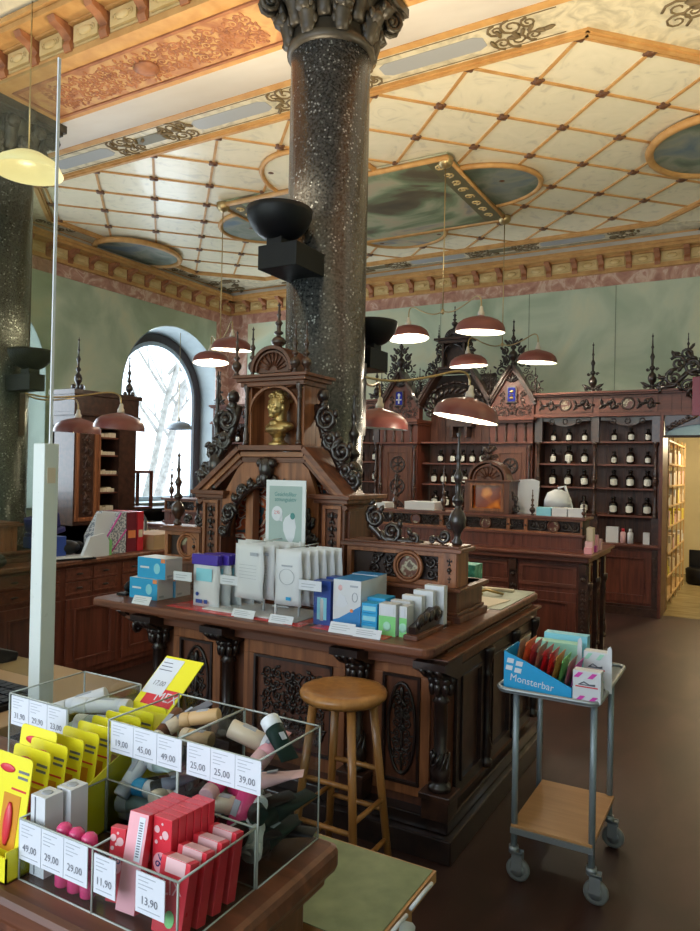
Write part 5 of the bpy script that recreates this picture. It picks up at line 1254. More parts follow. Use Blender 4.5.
def wallamp(px, py, z, shades, label):
    t = thing('bracket_lamp', label, 'lamp', (px, py, z), 'bracket lamps on the columns')
    b = MB(); b.box(px-0.012, py-0.025, z-0.35, px+0.012, py+0.025, z+0.08); b.build('wall_plate', 'carv', t)
    for (sx, sy, sz, on, sc, ta, dr) in shades:
        p = Vector((sx, sy, sz)); b = MB(); gooseneck(b, (px, py, z), p+Vector((0, 0, 0.085)), 0.09, 0.008); b.build('arm', 'brass', t)
        shade(t, tilt(p, dr, ta), on, sc)
wallamp(-2.03, 3.70, 2.16, [(-1.70, 4.62, 2.115, True, 1.0, R(10), (0.9, 0.4, 0)), (-2.44, 4.72, 2.07, False, 1.0, R(3), (1, 0, 0))], 'bracket lamp with one lit and one unlit rose shade, right of the central column')
wallamp(-5.19, 3.70, 2.18, [(-4.98, 4.55, 2.08, False, 1.0, R(5), (1, 0.2, 0)), (-5.85, 4.80, 2.07, False, 1.0, R(3), (1, 0, 0))], 'column bracket lamp with two unlit dusty rose shades beside the blue-lit far left column')
t = thing('pendant_lamp', 'single small grey pendant hanging inside the arched window', 'lamp', (-8.42, 8.95, 3.7))
b = MB(); b.cyl((-8.42, 8.95, 2.40), (-8.42, 8.95, 3.86), 0.005, n=6); b.build('rod', 'brass', t)
shade(t, Matrix.Translation((-8.42, 8.95, 2.38)), False, 0.98, ('shade_g', 'shade_g'))
t = thing('reflection_dome', 'glowing cream dome in place of a lamp reflected in the glass guard', 'lamp', (-4.40, 3.05, 3.6))  # no lamp hangs here; dome and rod stand in for a reflection
b = MB(Matrix.Translation((-4.32, 3.09, 3.58))); b.lathe([(0.01, 0.13), (0.11, 0.12), (0.19, 0.07), (0.225, 0.0), (0.22, 0.0), (0.185, 0.06), (0.09, 0.105), (0.0, 0.11)], n=32, cap=False); b.build('lamp_shade', 'cream_refl', t)
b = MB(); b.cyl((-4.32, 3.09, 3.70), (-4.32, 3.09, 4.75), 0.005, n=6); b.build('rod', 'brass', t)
# ================================================================== LEFT SIDE
lc = thing('drawer_counter', 'long red-brown counter with small drawers behind the white post', 'counter', (-4.6, 4.1, 0))
b = MB(); b.box(-4.95, 2.3, 0.08, -4.24, 5.5, 0.885); b.box(-4.93, 2.35, 0, -4.30, 5.45, 0.08); b.build('carcass', 'red', lc)
b = MB(); b.box(-4.98, 2.25, 0.885, -4.19, 5.55, 0.92); b.build('worktop', 'wood_h', lc, 0.008)
TL = FX(-4.24, 0, 0)
for i in range(6):
    u0 = 2.36+i*0.52; u1 = u0+0.48
    for v0, v1 in ((0.77, 0.86), (0.67, 0.76)):
        for h_ in (0, 1):
            a = u0+h_*0.24; b = MB(TL); frame(b, a, v0, a+0.23, v1, 0.012, 0, 0.012); b.box(a+0.012, v0+0.012, 0, a+0.218, v1-0.012, 0.006); d = b.build('drawer', 'red_h', lc)
            b = MB(TL); b.ell((a+0.115, (v0+v1)/2, 0.014), (0.03, 0.008, 0.01), 8, 5); b.build('pull', 'dark', d)
    b = MB(TL); frame(b, u0, 0.12, u1, 0.64, 0.07, 0, 0.016); frame(b, u0+0.07, 0.19, u1-0.07, 0.57, 0.014, 0, 0.024); b.build('door', 'red', lc, 0.002)
# little gallery at its left end, behind the glass guard
gl = thing('counter_gallery', 'pale lit oak gallery with medallion seen through the glass guard', 'shelf', (-4.85, 3.0, 0.92))
gallery(-4.93, -4.42, 3.00, 3.35, gl, None, 51, 0.92, True, 1.0, 1.17, 'light', 0.01)
b = MB(); finial(b, -4.80, 3.1, 1.20, 0.48, 0.045); b.build('finial', 'light', gl)
t = thing('shoe', 'small black bag lying on the counter behind the glass guard', 'bag', (-4.36, 2.9, 0.92))
t.name = 'black_pouch_bag'; b = MB(local(t)); b.ell((0, 0, 0.03), (0.12, 0.10, 0.045), 14, 8); b.ell((0.05, 0.02, 0.055), (0.05, 0.05, 0.03), 10, 6); b.build('bag_body', 'black', t); b = MB(local(t)); b.tube([(-0.08, 0, 0.06), (0, -0.02, 0.11), (0.08, 0, 0.06)], 0.006, 5); b.build('handle', 'black', t)
# binders, papers, boxes on the left counter
def binder(name, label, y, th, mat, lab):
    t = thing(name, label, 'binder', (-4.45, y, 0.92), 'upright folders on the left counter')
    b = MB(); b.box(-4.60, y, 0.92, -4.30, y+th, 1.235); b.build('cover', mat, t, 0.003)
    b = MB(); b.box(-4.302, y+0.012, 1.03, -4.298, y+th-0.012, 1.09); b.build('spine_label', lab, t)
binder('ring_binder', 'bright red ring binder, rightmost upright folder on the left counter', 4.13, 0.065, 'redc', 'cardlt')
binder('ring_binder', 'dark wine-red ring binder with an orange spine label', 4.02, 0.10, 'redd', 'orangep')
t = thing('magazine_file', 'checked grey magazine file holding white papers beside the wine-red binder', 'file', (-4.45, 3.85, 0.92))
b = MB(FX(-4.30, 0, 0)); b.prism([(3.84, 0.92), (4.01, 0.92), (4.01, 1.235), (3.96, 1.235), (3.84, 1.05)], -0.28, -0.0)
b.build('file_body', noisy('checked_card', [(0.48, (0.20, 0.23, 0.30)), (0.52, (0.55, 0.58, 0.64))], scale=60, rough=0.5, detail=0), t)
b = MB(FX(-4.30, 0, 0)); b.tube([(3.80, 1.03, 0.002), (3.955, 1.236, 0.002)], 0.006, 4); b.tube([(3.86, 0.93, 0.002), (4.01, 1.10, 0.002)], 0.006, 4); b.build('stripe', 'magenta', t)
for k, (y, dz, lean) in enumerate(((3.70, 1.24, 0.05), (3.78, 1.25, 0.03))):
    b = MB(FX(-4.34-k*0.03, 0, 0)); b.prism([(y, 0.93), (y+0.20, 0.93), (y+0.24, dz-0.02), (y+0.05, dz)], 0, 0.004); b.build('paper_sheet', 'paper', t)
b = MB(FX(-4.28, 0, 0)); b.prism([(3.55, 0.92), (3.80, 0.92), (3.80, 1.03), (3.76, 1.09), (3.62, 1.07)], 0, 0.03); tag(b.build('paper_stack', 'paper'), 'creased white papers leaning in front of the checked magazine file', 'papers')
b = MB(FX(-4.27, 0, 0)); b.prism([(3.805, 0.92), (3.83, 0.92), (3.835, 1.03), (3.81, 1.05)], 0, 0.012); tag(b.build('green_card', 'greenp'), 'narrow green card between the white papers and the magazine file', 'card')
simple_box('cardboard_box', 'brown cardboard box right of the red binder on the left counter', 'box', -4.62, 4.26, 0.92, -4.25, 4.70, 1.04, 'cardb')
b = MB(Matrix.Translation((-4.30, 3.48, 0.92)) @ Matrix.Rotation(R(70), 4, 'Z')); b.box(-0.16, -0.10, 0, 0.16, 0.10, 0.012); b.m = 1; b.box(-0.14, -0.085, 0.012, 0.14, 0.085, 0.018); tag(b.build('notebook', ['black', 'card'], None, 0.004), 'open black folder with a white page lying at the counter edge', 'folder')
b = MB(Matrix.Translation((-4.42, 3.55, 0.93))); b.ell((0, 0, 0.06), (0.10, 0.09, 0.055), 14, 8); b.ell((0.0, 0.10, 0.05), (0.05, 0.05, 0.05), 12, 8); tag(b.build('tape_roll', 'black'), 'black and purple gadget lying between folder and papers', 'gadget')
simple_box('blue_parcel', 'blue patterned parcel standing on the left counter next to the white post', 'parcel', -4.55, 3.28, 0.92, -4.36, 3.50, 1.08, 'blued', 0.004)
b = MB(Matrix.Translation((-4.46, 3.40, 1.08)) @ Matrix.Rotation(R(12), 4, 'X')); b.box(-0.09, -0.11, 0.01, 0.09, 0.11, 0.05); b.box(-0.08, -0.10, 0.05, 0.06, 0.10, 0.16); tag(b.build('blue_bag', MT['navy'], None, 0.01), 'crumpled dark blue bag on top of the blue parcel', 'bag')
# tall open cabinet by the window pier
tc = thing('tall_cabinet', 'tall dark cabinet with shelves of small white boxes between the windows', 'cabinet', (-7.5, 6.5, 0))
X0, X1, Y0, Y1 = -7.70, -7.30, 5.94, 6.95
b = MB(); b.box(X0, Y0, 0, X0+0.03, Y1, 2.10); b.box(X0, Y0, 0, X1, Y0+0.40, 2.10); b.box(X0, 6.66, 0, X1, Y1, 2.10); b.box(X0, Y0, 2.07, X1, Y1, 2.28); b.box(X0, Y0, 0, X1, Y1, 0.85); b.build('carcass', 'carv', tc)
b = MB(); b.box(X0+0.02, Y0+0.02, 2.28, X1-0.02, Y1-0.02, 2.36); b.box(X0-0.03, Y0-0.04, 2.22, X1+0.04, Y1+0.04, 2.26); b.box(X0-0.01, Y0-0.02, 2.26, X1+0.02, Y1+0.02, 2.50); b.box(X0-0.04, Y0-0.05, 2.48, X1+0.05, Y1+0.05, 2.54); b.build('cornice', 'carv', tc, 0.004)
for z in (1.02, 1.26, 1.49, 1.74, 1.97):
    b = MB(); b.box(X0+0.03, Y0+0.40, z-0.02, X1-0.02, 6.66, z); b.build('shelf', 'red_h', tc)
b = MB(FX(X1, 0, 0)); frame(b, 5.96, 0.90, 6.33, 2.06, 0.05, 0, 0.02); frame(b, 6.24, 0.90, 6.33, 2.06, 0.03, 0, 0.03); b.build('door_frame', 'light', tc)
b = MB(FX(X1, 0, 0)); b.box(6.0, 0.95, 0, 6.25, 2.0, 0.004)
for q in range(7): spiral(b, 6.16, 1.02+q*0.15, 0.05, 1.4, q, 1 if q % 2 else -1, 0.012, 0.004, 12, 5); leaf(b, 6.10, 1.0+q*0.15, 1.2, 0.1, 0.04, 0.004); 
drop(b, 6.10, 0.96, 1.98, 0.10, 0.006); b.build('door_carving', 'carv', tc)
for x, y, h_ in ((-7.35, 6.02, 0.66), (-7.4, 6.9, 0.56)):
    b = MB(); finial(b, x, y, 2.54, h_, 0.05); 
    for q in range(4): a = q*PI/2; b.ell((x+0.07*math.cos(a), y+0.07*math.sin(a), 2.57), (0.03, 0.03, 0.04), 6, 4)
    b.build('finial', 'dark', tc)
rnd = random.Random(12)
for zi, z in enumerate((1.02, 1.26, 1.49, 1.74, 1.97)):
    y = 6.36; k = 0
    while y < 6.60 and k < 5:
        w_ = rnd.uniform(0.05, 0.075)
        simple_box('medicine_box', 'small white box, %s from left on the %s shelf of the tall cabinet' % (ordn(k), ordn(zi)), 'box', -7.45, y, z, -7.33, y+w_-0.004, z+rnd.choice((0.045, 0.06)), 'cardlt', 0, 'white boxes in the tall cabinet'); y += w_; k += 1
# low shelf, chair and glass lantern under the window
lw = thing('window_shelf', 'low dark shelf of pale boxes under the arched window', 'shelf', (-7.95, 8.1, 0))
b = MB(); b.box(-8.28, 7.2, 0.93, -7.75, 9.55, 0.98); b.box(-8.28, 7.2, 0, -7.80, 7.24, 0.93); b.box(-8.28, 9.51, 0, -7.80, 9.55, 0.93); b.box(-8.28, 7.24, 0, -8.24, 9.51, 0.93); b.box(-8.28, 7.24, 0.60, -7.80, 9.51, 0.63); b.build('shelf_frame', 'black', lw)
for k in range(9):
    simple_box('carton', 'pale carton, %s from left on the low shelf under the window' % ordn(k), 'box', -8.0, 7.3+k*0.24, 0.63, -7.82, 7.3+k*0.24+0.20, 0.63+(0.12, 0.16, 0.14)[k % 3], 'cardlt', 0, 'cartons under the window')
t = thing('glass_lantern', 'small wooden case with glass sides on the window shelf', 'case', (-7.95, 7.55, 0.98)); L = local(t)
b = MB(L); b.box(-0.16, -0.22, 0, 0.16, 0.22, 0.03); b.box(-0.16, -0.22, 0.52, 0.16, 0.22, 0.56)
for sx in (-1, 1):
    for sy in (-1, 1): b.box(sx*0.14-0.02, sy*0.2-0.02, 0.03, sx*0.14+0.02, sy*0.2+0.02, 0.52)
b.build('case_frame', 'red', t, 0.003)
b = MB(L); b.box(0.138, -0.18, 0.03, 0.142, 0.18, 0.52); b.build('pane', 'glass', t)
t = thing('steel_chair', 'chair with a bent steel tube back behind the left counter', 'chair', (-5.55, 5.22, 0)); L = local(t)
b = MB(L); b.tube([(0, -0.20, 0.0), (0, -0.20, 1.0), (0, -0.16, 1.08), (0, -0.08, 1.12), (0, 0.16, 1.12), (0, 0.22, 1.05), (0, 0.22, 0.0)], 0.014, 8); b.tube([(-0.4, -0.2, 0), (-0.4, -0.2, 0.5), (0, -0.2, 0.5)], 0.012, 6); b.tube([(-0.4, 0.22, 0), (-0.4, 0.22, 0.5), (0, 0.22, 0.5)], 0.012, 6); b.build('frame', 'steel', t)
b = MB(L); b.box(-0.42, -0.2, 0.5, 0.0, 0.22, 0.54); b.box(-0.01, -0.18, 0.92, 0.012, 0.20, 1.02); b.build('seat', 'white', t, 0.008)
# trees and ground outside
for k, (x, y, r0, tx, ty, lb) in enumerate(((-11.8, 11.2, 0.085, 0.3, 1.9, 'leaning bare tree trunk seen through the arched window, left one'), (-13.5, 13.3, 0.12, 0.2, 2.0, 'bare tree trunk seen through the arched window, right one'))):
    t = thing('bare_tree', lb, 'tree', (x, y, 0), 'bare trees outside')
    b = MB(); pts = [(x, y, -0.2), (x+0.05, y+ty*0.25, 1.5), (x, y+ty*0.5, 3.2), (x+0.1, y+ty*0.9, 5.2), (x, y+ty*1.1, 8)]
    b.tube(pts, [r0, r0*0.9, r0*0.8, r0*0.6, r0*0.3], 9); b.build('trunk', 'bark', t)
    b = MB(); rn = random.Random(k)
    for q in range(9):
        z = 2.4+q*0.45; yy = y+ty*(z/8+0.05); s_ = 1 if q % 2 else -1
        b.tube([(x, yy, z), (x, yy+s_*0.5, z+0.5), (x+0.1, yy+s_*1.1, z+0.8+rn.random()*0.5)], [0.045, 0.03, 0.012], 5)
        b.tube([(x, yy+s_*0.5, z+0.5), (x, yy+s_*0.6, z+1.1)], [0.02, 0.008], 4)
    b.build('branches', 'bark', t)

# ================================================================== GLASS GUARD AND POST
t = thing('guard_post', 'white painted steel post with a square slot near its top', 'post', (-1.97, 1.52, 0))
b = MB(); b.box(-2.025, 1.49, 0, -1.97, 1.545, 1.668); b.build('post', 'post', t, 0.003)
b = MB(); b.box(-1.971, 1.502, 1.54, -1.968, 1.532, 1.59); b.build('slot', 'bge', t)
t = thing('glass_guard', 'tall clear guard pane left of the white post', 'screen', (-3.0, 1.53, 0))
b = MB(); b.box(-4.6, 1.526, 0.9, -1.995, 1.534, 2.93); b.build('pane', 'guard', t)
b = MB(); b.box(-1.996, 1.525, 1.655, -1.991, 1.535, 2.93); b.build('pane_edge', 'white', t)
# service desk seen behind the cases at lower left
t = thing('service_desk', 'beige desk edge at the lower left behind the price cards', 'desk', (-3.2, 1.7, 0))
b = MB(); b.box(-4.2, 1.25, 0.70, -2.12, 2.05, 0.74); b.build('desk_top', 'cardb', t, 0.004)
b = MB(); b.box(-4.15, 1.3, 0, -4.1, 2.0, 0.70); b.box(-2.2, 1.3, 0, -2.15, 2.0, 0.70); b.build('leg', 'shadow', t)
t = thing('keyboard', 'black ribbed keyboard on the beige desk at lower left', 'keyboard', (-2.6, 1.55, 0.74))
b = MB(); b.box(-3.0, 1.40, 0.74, -2.25, 1.75, 0.76); b.build('body', 'black', t, 0.003)
b = MB()
for i in range(18):
    for j in range(6): b.box(-2.98+i*0.04, 1.42+j*0.052, 0.76, -2.98+i*0.04+0.034, 1.42+j*0.052+0.044, 0.768)
b.build('keys', 'blackm', t)
t = thing('desk_phone', 'dark desk phone with glossy keys behind the glass guard', 'phone', (-3.15, 1.9, 0.74))
b = MB(Matrix.Translation((-2.95, 1.90, 0.74)) @ Matrix.Rotation(R(-20), 4, 'X')); b.box(-0.15, -0.1, 0.01, 0.15, 0.1, 0.07); b.build('body', 'black', t, 0.01)
b = MB(); b.box(-3.05, 1.84, 0.82, -2.85, 1.90, 0.84); b.build('handset', 'blackm', t, 0.008)

# ================================================================== GOODS ON THE ISLAND
def mask_box(x0, y0, z, sx, sy, h, label):
    t = thing('mask_box', label, 'box', (x0+sx/2, y0+sy/2, z), 'blue and white mask boxes')
    b = MB(); b.box(x0, y0, z, x0+sx, y0+sy, z+h); b.build('carton', 'card', t, 0.001)
    T_ = FY(0, y0, 0); b = MB(T_); b.box(x0, z, 0.0005, x0+sx, z+h, 0.0015); b.build('printed_front', 'cyan', t)
    b = MB(T_); disc(b, x0+sx*0.70, z+h*0.5, sx*0.11, h*0.26, 0.0015, 0.0022); b.tube([(x0+sx*0.6, z+h*0.6, 0.002), (x0+sx*0.7, z+h*0.72, 0.002), (x0+sx*0.8, z+h*0.6, 0.002)], 0.002, 4); b.build('mask_picture', 'aqua', t)
    b = MB(T_); b.box(x0+sx*0.10, z+h*0.48, 0.0016, x0+sx*0.42, z+h*0.57, 0.0022); b.build('printed_line', 'paper', t)
    b = MB(T_); b.box(x0+sx*0.84, z+h*0.80, 0.0016, x0+sx*0.99, z+h*0.99, 0.0024); b.build('sticker', 'orangep', t)
    b = MB(FX(x0+sx, 0, 0)); b.box(y0+sy*0.1, z+h*0.10, 0.0002, y0+sy*0.4, z+h*0.20, 0.0012); b.build('side_print', 'inkl', t)
mask_box(-2.90, 2.74, 0.90, 0.20, 0.115, 0.108, 'blue and white mask box at the bottom left of the stack of three')
mask_box(-2.88, 2.865, 0.90, 0.19, 0.115, 0.108, 'blue and white mask box at the back of the stack, bottom layer')
mask_box(-2.865, 2.76, 1.009, 0.20, 0.125, 0.108, 'blue and white mask box on top of the stack')
t = thing('tape_dispenser', 'black tape dispenser on the left end of the island top', 'dispenser', (-2.94, 2.80, 0.90))
b = MB(); b.box(-3.0, 2.74, 0.90, -2.93, 2.90, 0.912); b.ell((-2.965, 2.82, 0.94), (0.022, 0.06, 0.035), 12, 8); b.lathe([(0.035, -0.015), (0.035, 0.015)], (-2.965, 2.84, 0.955), 16, (1, 0, 0)); b.build('body', 'black', t)
def tagcard(x, y, z, w_, h_, label, grp, lean=0.5, rz=0, standing=True):
    T_ = Matrix.Translation((x, y, z)) @ Matrix.Rotation(rz, 4, 'Z') @ Matrix.Rotation(-lean, 4, 'X')
    t = thing('price_card', label, 'card', (x, y, z), grp)
    b = MB(T_); b.box(-w_/2, 0, 0, w_/2, 0.0015, h_); b.build('card', 'paper', t)
    b = MB(T_); 
    for q in (0.72, 0.5, 0.3): b.box(-w_*0.40, -0.0008, h_*q, w_*(0.2 if q != 0.5 else 0.32), 0, h_*q+0.0025)
    b.build('printed_lines', 'inkl', t)
G = 'folded price cards along the island edge'
tagcard(-2.70, 2.62, 0.90, 0.12, 0.045, 'white price card in front of the blue mask boxes', G)
tagcard(-2.08, 2.66, 0.90, 0.13, 0.040, 'white price card in front of the hanging mask pouches, left of the two', G)
tagcard(-1.86, 2.655, 0.90, 0.13, 0.040, 'white price card in front of the hanging mask pouches, right of the two', G)
tagcard(-1.535, 2.645, 0.90, 0.125, 0.048, 'white price card in front of the blue thermometer box', G)
tagcard(-1.405, 2.635, 0.90, 0.13, 0.040, 'slightly yellowed price card in front of the green pack', G)
# red transparent mats lying on the worktop
k = 0
for x0, x1 in ((-2.56, -2.12), (-2.10, -1.74), (-1.70, -1.32)):
    b = MB(Matrix.Translation(((x0+x1)/2, 2.78, 0.9)) @ Matrix.Rotation(R(-3), 4, 'Z')); b.box(-(x1-x0)/2, -0.12, 0.0, (x1-x0)/2, 0.10, 0.002)
    tag(b.build('red_mat', 'redsh'), 'glossy red sheet under the goods, %s one on the island top' % ('left', 'middle', 'right')[k], 'mat', 'red sheets under the goods'); k += 1
# FFP mask pouches with violet top
def pouch(x, y, z, w_, h_, d_, rz, mats, label, name='mask_pouch', grp=None, extra=None):
    T_ = Matrix.Translation((x, y, z)) @ Matrix.Rotation(rz, 4, 'Z')
    t = thing(name, label, 'pouch', (x, y, z), grp)
    b = MB(T_); N, K = 8, 9; vs = []; fs = []
    for sd in (-1, 1):
        for j in range(K):
            v = j/(K-1)
            for i in range(N):
                u = i/(N-1)-0.5; bulge = d_*0.5*max(0.06, (1-(2*u)**4)*(1-abs(2*v-0.9)**3))
                vs.append((u*w_*(1-0.03*math.sin(v*9)), sd*bulge+0.002*math.sin(9*v+5*u), v*h_))
    for sd in (0, 1):
        o = sd*N*K
        for j in range(K-1):
            for i in range(N-1): fs.append((o+j*N+i, o+j*N+i+1, o+(j+1)*N+i+1, o+(j+1)*N+i))
    for j in range(K-1):
        for i in (0, N-1): fs.append((j*N+i, (j+1)*N+i, N*K+(j+1)*N+i, N*K+j*N+i))
    for i in range(N-1):
        for j in (0, K-1): fs.append((j*N+i, j*N+i+1, N*K+j*N+i+1, N*K+j*N+i))
    b.add(vs, fs, True); b.build('pouch', mats[0], t)
    if extra: extra(t, T_, w_, h_, d_)
    return t
def ex_violet(t, T_, w_, h_, d_):
    TT = T_ @ FY(0, -d_*0.5-0.001, 0)
    b = MB(T_); b.box(-w_*0.5, -d_*0.52, h_*0.80, w_*0.5, d_*0.52, h_*1.0); b.build('violet_top', 'purple', t, 0.006)
    b = MB(TT); b.box(-w_*0.30, h_*0.50, 0, w_*0.30, h_*0.74, 0.001); b.build('print_panel', 'aqua', t)
    b = MB(TT); disc(b, -w_*0.25, h_*0.25, 0.010, 0.010, 0, 0.001); b.box(-w_*0.30, h_*0.08, 0, -w_*0.05, h_*0.15, 0.001); b.box(w_*0.02, h_*0.08, 0, w_*0.14, h_*0.15, 0.001); b.build('printed_marks', 'blued', t)
for k in range(3):
    pouch(-2.385+k*0.03, 2.76+k*0.05, 0.90, 0.17, 0.265, 0.04, R(0), ('card',), 'white mask pack with violet top, %s in its row' % ('front', 'middle', 'rear')[k], 'mask_pack', 'white mask packs with violet tops', ex_violet)
def ex_face(t, T_, w_, h_, d_):
    TT = T_ @ FY(0, -d_*0.5-0.001, 0)
    b = MB(TT); b.box(w_*0.08, h_*0.80, 0, w_*0.34, h_*0.86, 0.001)
    for q in range(5): b.box(-w_*0.3, h_*(0.62-q*0.06), 0, w_*0.3, h_*(0.62-q*0.06)+0.0015, 0.001)
    b.build('printed_marks', 'inkl', t)
def ex_mask(t, T_, w_, h_, d_):
    TT = T_ @ FY(0, -d_*0.5-0.001, 0)
    b = MB(TT); b.ring((0, h_*0.52, 0.001), 1.0, 0.0012, 20, 4, None, w_*0.28, h_*0.14); b.box(-w_*0.2, h_*0.7, 0, w_*0.2, h_*0.73, 0.001); b.build('mask_outline', 'inkl', t)
    b = MB(TT); b.box(-w_*0.02, h_*0.10, 0, w_*0.16, h_*0.16, 0.001); b.build('blue_mark', 'cyan', t)
# rack for hanging pouches
t = thing('display_rack', 'white wire rack holding hanging mask pouches on a clear plate', 'rack', (-2.03, 2.86, 0.90))
b = MB(); b.box(-2.36, 2.70, 0.902, -1.80, 2.98, 0.908); b.build('base_plate', 'card', t, 0.002)
b = MB()
for x, yb in ((-2.08, 2.83), (-1.86, 2.81), (-1.93, 2.72)): b.cyl((x, yb, 0.908), (x, yb, 1.26 if x > -1.9 or x < -2 else 1.0), 0.006, n=8)
b.tube([(-2.08, 2.83, 1.245), (-2.08, 2.97, 1.25)], 0.003, 5); b.tube([(-2.08, 2.83, 1.245), (-2.08, 2.73, 1.25)], 0.003, 5); b.tube([(-1.86, 2.81, 1.235), (-1.86, 2.97, 1.24)], 0.003, 5); b.tube([(-1.86, 2.81, 1.235), (-1.86, 2.70, 1.24)], 0.003, 5)
b.build('post', 'white', t)
for k in range(6):
    pouch(-2.10+k*0.012+(0.02 if k % 2 else 0), 2.735+k*0.042, 0.975, 0.185, 0.262, 0.022, R(-6+2*k), ('card',), 'white pouch, %s on the left hook of the wire rack' % ordn(k), 'mask_pouch', 'pouches on the left hook', ex_face)
for k in range(6):
    pouch(-1.855+k*0.016, 2.71+k*0.045, 0.975, 0.15, 0.255, 0.025, R(-2), ('card',), 'white fish-shape mask pouch, %s on the right hook of the wire rack' % ordn(k), 'mask_pouch', 'pouches on the right hook', ex_mask)
for k in range(2):
    pouch(-2.27+k*0.01, 2.93+k*0.05, 0.90, 0.12, 0.33, 0.03, R(-5), ('card',), 'white pack between violet packs and hanging pouches, %s one' % ('front', 'rear')[k], 'mask_pack', 'packs behind the rack', ex_face)
# clear price holders
for (x, y, z, lb) in ((-2.49, 2.70, 1.03, 'clear-held price card before the violet-topped packs, left one'), (-2.22, 2.74, 1.03, 'clear-held price card before the violet-topped packs, right one'), (-1.72, 2.685, 1.06, 'clear-held price card before the narrow blue boxes')):
    t = thing('price_holder', lb, 'card', (x, y, 0.9), 'clear price holders on the island')
    b = MB(); b.box(x-0.06, y, 0.90, x+0.06, y+0.002, z+0.05); b.box(x-0.06, y, 0.90, x+0.06, y+0.06, 0.902); b.build('acrylic', 'acryl', t)
    b = MB(); b.box(x-0.06, y-0.002, z, x+0.06, y, z+0.045); b.build('card', 'paper', t)
    b = MB(); b.box(x-0.045, y-0.003, z+0.014, x+0.02, y-0.002, z+0.017); b.box(x-0.045, y-0.003, z+0.026, x+0.03, y-0.002, z+0.029); b.build('printed_lines', 'inkl', t)
# framed poster
T_ = Matrix.Translation((-2.06, 2.97, -0.03)) @ Matrix.Rotation(R(4), 4, 'Z') @ Matrix.Scale(0.80, 4, (1, 0, 0))
t = thing('poster_stand', 'sage green mask poster in a white frame before the shrine arch', 'poster', (-2.05, 2.97, 0.908))
b = MB(T_); b.box(-0.145, 0, 1.20, 0.145, 0.008, 1.575); b.box(-0.01, 0.0, 0.94, 0.01, 0.008, 1.20); b.box(-0.06, -0.03, 0.938, 0.06, 0.05, 0.945); b.build('frame', 'white', t, 0.001)
TT = T_ @ FY(0, 0, 0)
b = MB(TT); b.box(-0.12, 1.235, 0.0002, 0.12, 1.545, 0.001); b.build('poster_sheet', 'sage', t)
b = MB(TT); text(b, 'Gesichtsfilter', 0.030, 0.0, 1.503, 0.002); text(b, 'atmungsaktiv', 0.030, 0.0, 1.477, 0.002); disc(b, 0.055, 1.395, 0.017, 0.017, 0.003, 0.0036, 16); b.build('poster_lettering', plain('dark_teal_print', (0.05, 0.22, 0.22), 0.5), t)
b = MB(TT); disc(b, -0.06, 1.405, 0.040, 0.038, 0.0012, 0.002); b.prism([(-0.045, 1.37), (-0.02, 1.365), (-0.02, 1.405)], 0.0012, 0.002)
b.prism([(-0.015, 1.36), (0.0, 1.385), (0.035, 1.405), (0.07, 1.385), (0.08, 1.34), (0.07, 1.29), (0.045, 1.25), (0.01, 1.28), (-0.012, 1.32)], 0.0012, 0.002); b.build('mask_picture', 'paper', t)
b = MB(TT); text(b, '2,95', 0.024, -0.06, 1.41, 0.003); b.build('poster_price', 'redp', t)
# thermometer boxes and other small cartons
def carton(x0, y0, x1, y1, h, mat, label, grp=None, z=0.90, name='medicine_carton', extra=None):
    t = thing(name, label, 'box', ((x0+x1)/2, (y0+y1)/2, z), grp)
    b = MB(); b.box(x0, y0, z, x1, y1, z+h); b.build('carton', mat, t, 0.001)
    if extra: extra(t, x0, y0, x1, y1, z, h)
    return t
def ex_bl(t, x0, y0, x1, y1, z, h):
    b = MB(FY(0, y0, 0)); b.box(x0+0.02, z+h*0.12, 0.0005, x1-0.02, z+h*0.62, 0.0015); b.build('window_print', 'aqua', t)
    b = MB(FY(0, y0, 0)); b.lathe([(0.009, 0), (0.009, 0.09), (0.004, 0.10)], ((x0+x1)/2, z+0.02, 0.002), 8, (0, 1, 0)); b.v = [(p[0], max(p[1], y0-0.003), p[2]) for p in b.v]; b.build('thermometer_picture', 'card', t)
carton(-1.735, 2.74, -1.645, 2.80, 0.20, 'blued', 'narrow deep blue carton with a thermometer picture, front one', 'narrow blue cartons', extra=ex_bl)
carton(-1.725, 2.83, -1.65, 2.90, 0.205, 'blued', 'narrow deep blue carton standing behind the front one', 'narrow blue cartons')
def ex_th(t, x0, y0, x1, y1, z, h):
    T_ = FY(0, y0, 0); b = MB(T_); b.box(x0, z, 0.0004, x1, z+h, 0.0010); b.build('front_sheet', 'card', t)
    b = MB(T_); b.prism([(x0, z), (x1, z), (x1, z+h*0.50), (x0+0.03, z+h*0.20), (x0, z+h*0.16)], 0.001, 0.0018); b.build('blue_band', 'blue', t)
    b = MB(T_); b.ell((x0+0.035, z+h*0.83, 0.001), (0.012, 0.014, 0.001), 10, 5); b.m = 1; b.prism([(x0+0.012, z+h*0.45), (x0+0.03, z+h*0.72), (x0+0.06, z+h*0.66), (x0+0.075, z+h*0.50), (x0+0.05, z+h*0.42)], 0.001, 0.0016)
    b.build('portrait_picture', ['pinkl', 'paper'], t)
    b = MB(T_); b.ring((x1-0.03, z+h*0.66, 0.002), 1.0, 0.0016, 16, 4, None, 0.013, 0.02); b.box(x1-0.055, z+h*0.86, 0.001, x1-0.015, z+h*0.90, 0.002); b.build('printed_marks', 'inkl', t)
    b = MB(T_); disc(b, x1-0.045, z+h*0.38, 0.008, 0.008, 0.002, 0.0026); b.build('orange_dot', 'orangep', t)
    b = MB(); b.box(x0, y0, z+h, x1, y1, z+h+0.001); b.build('blue_lid', 'blue', t)
carton(-1.63, 2.74, -1.49, 2.83, 0.215, 'card', 'blue and white infrared thermometer box with a portrait picture', 'thermometer boxes', extra=ex_th)
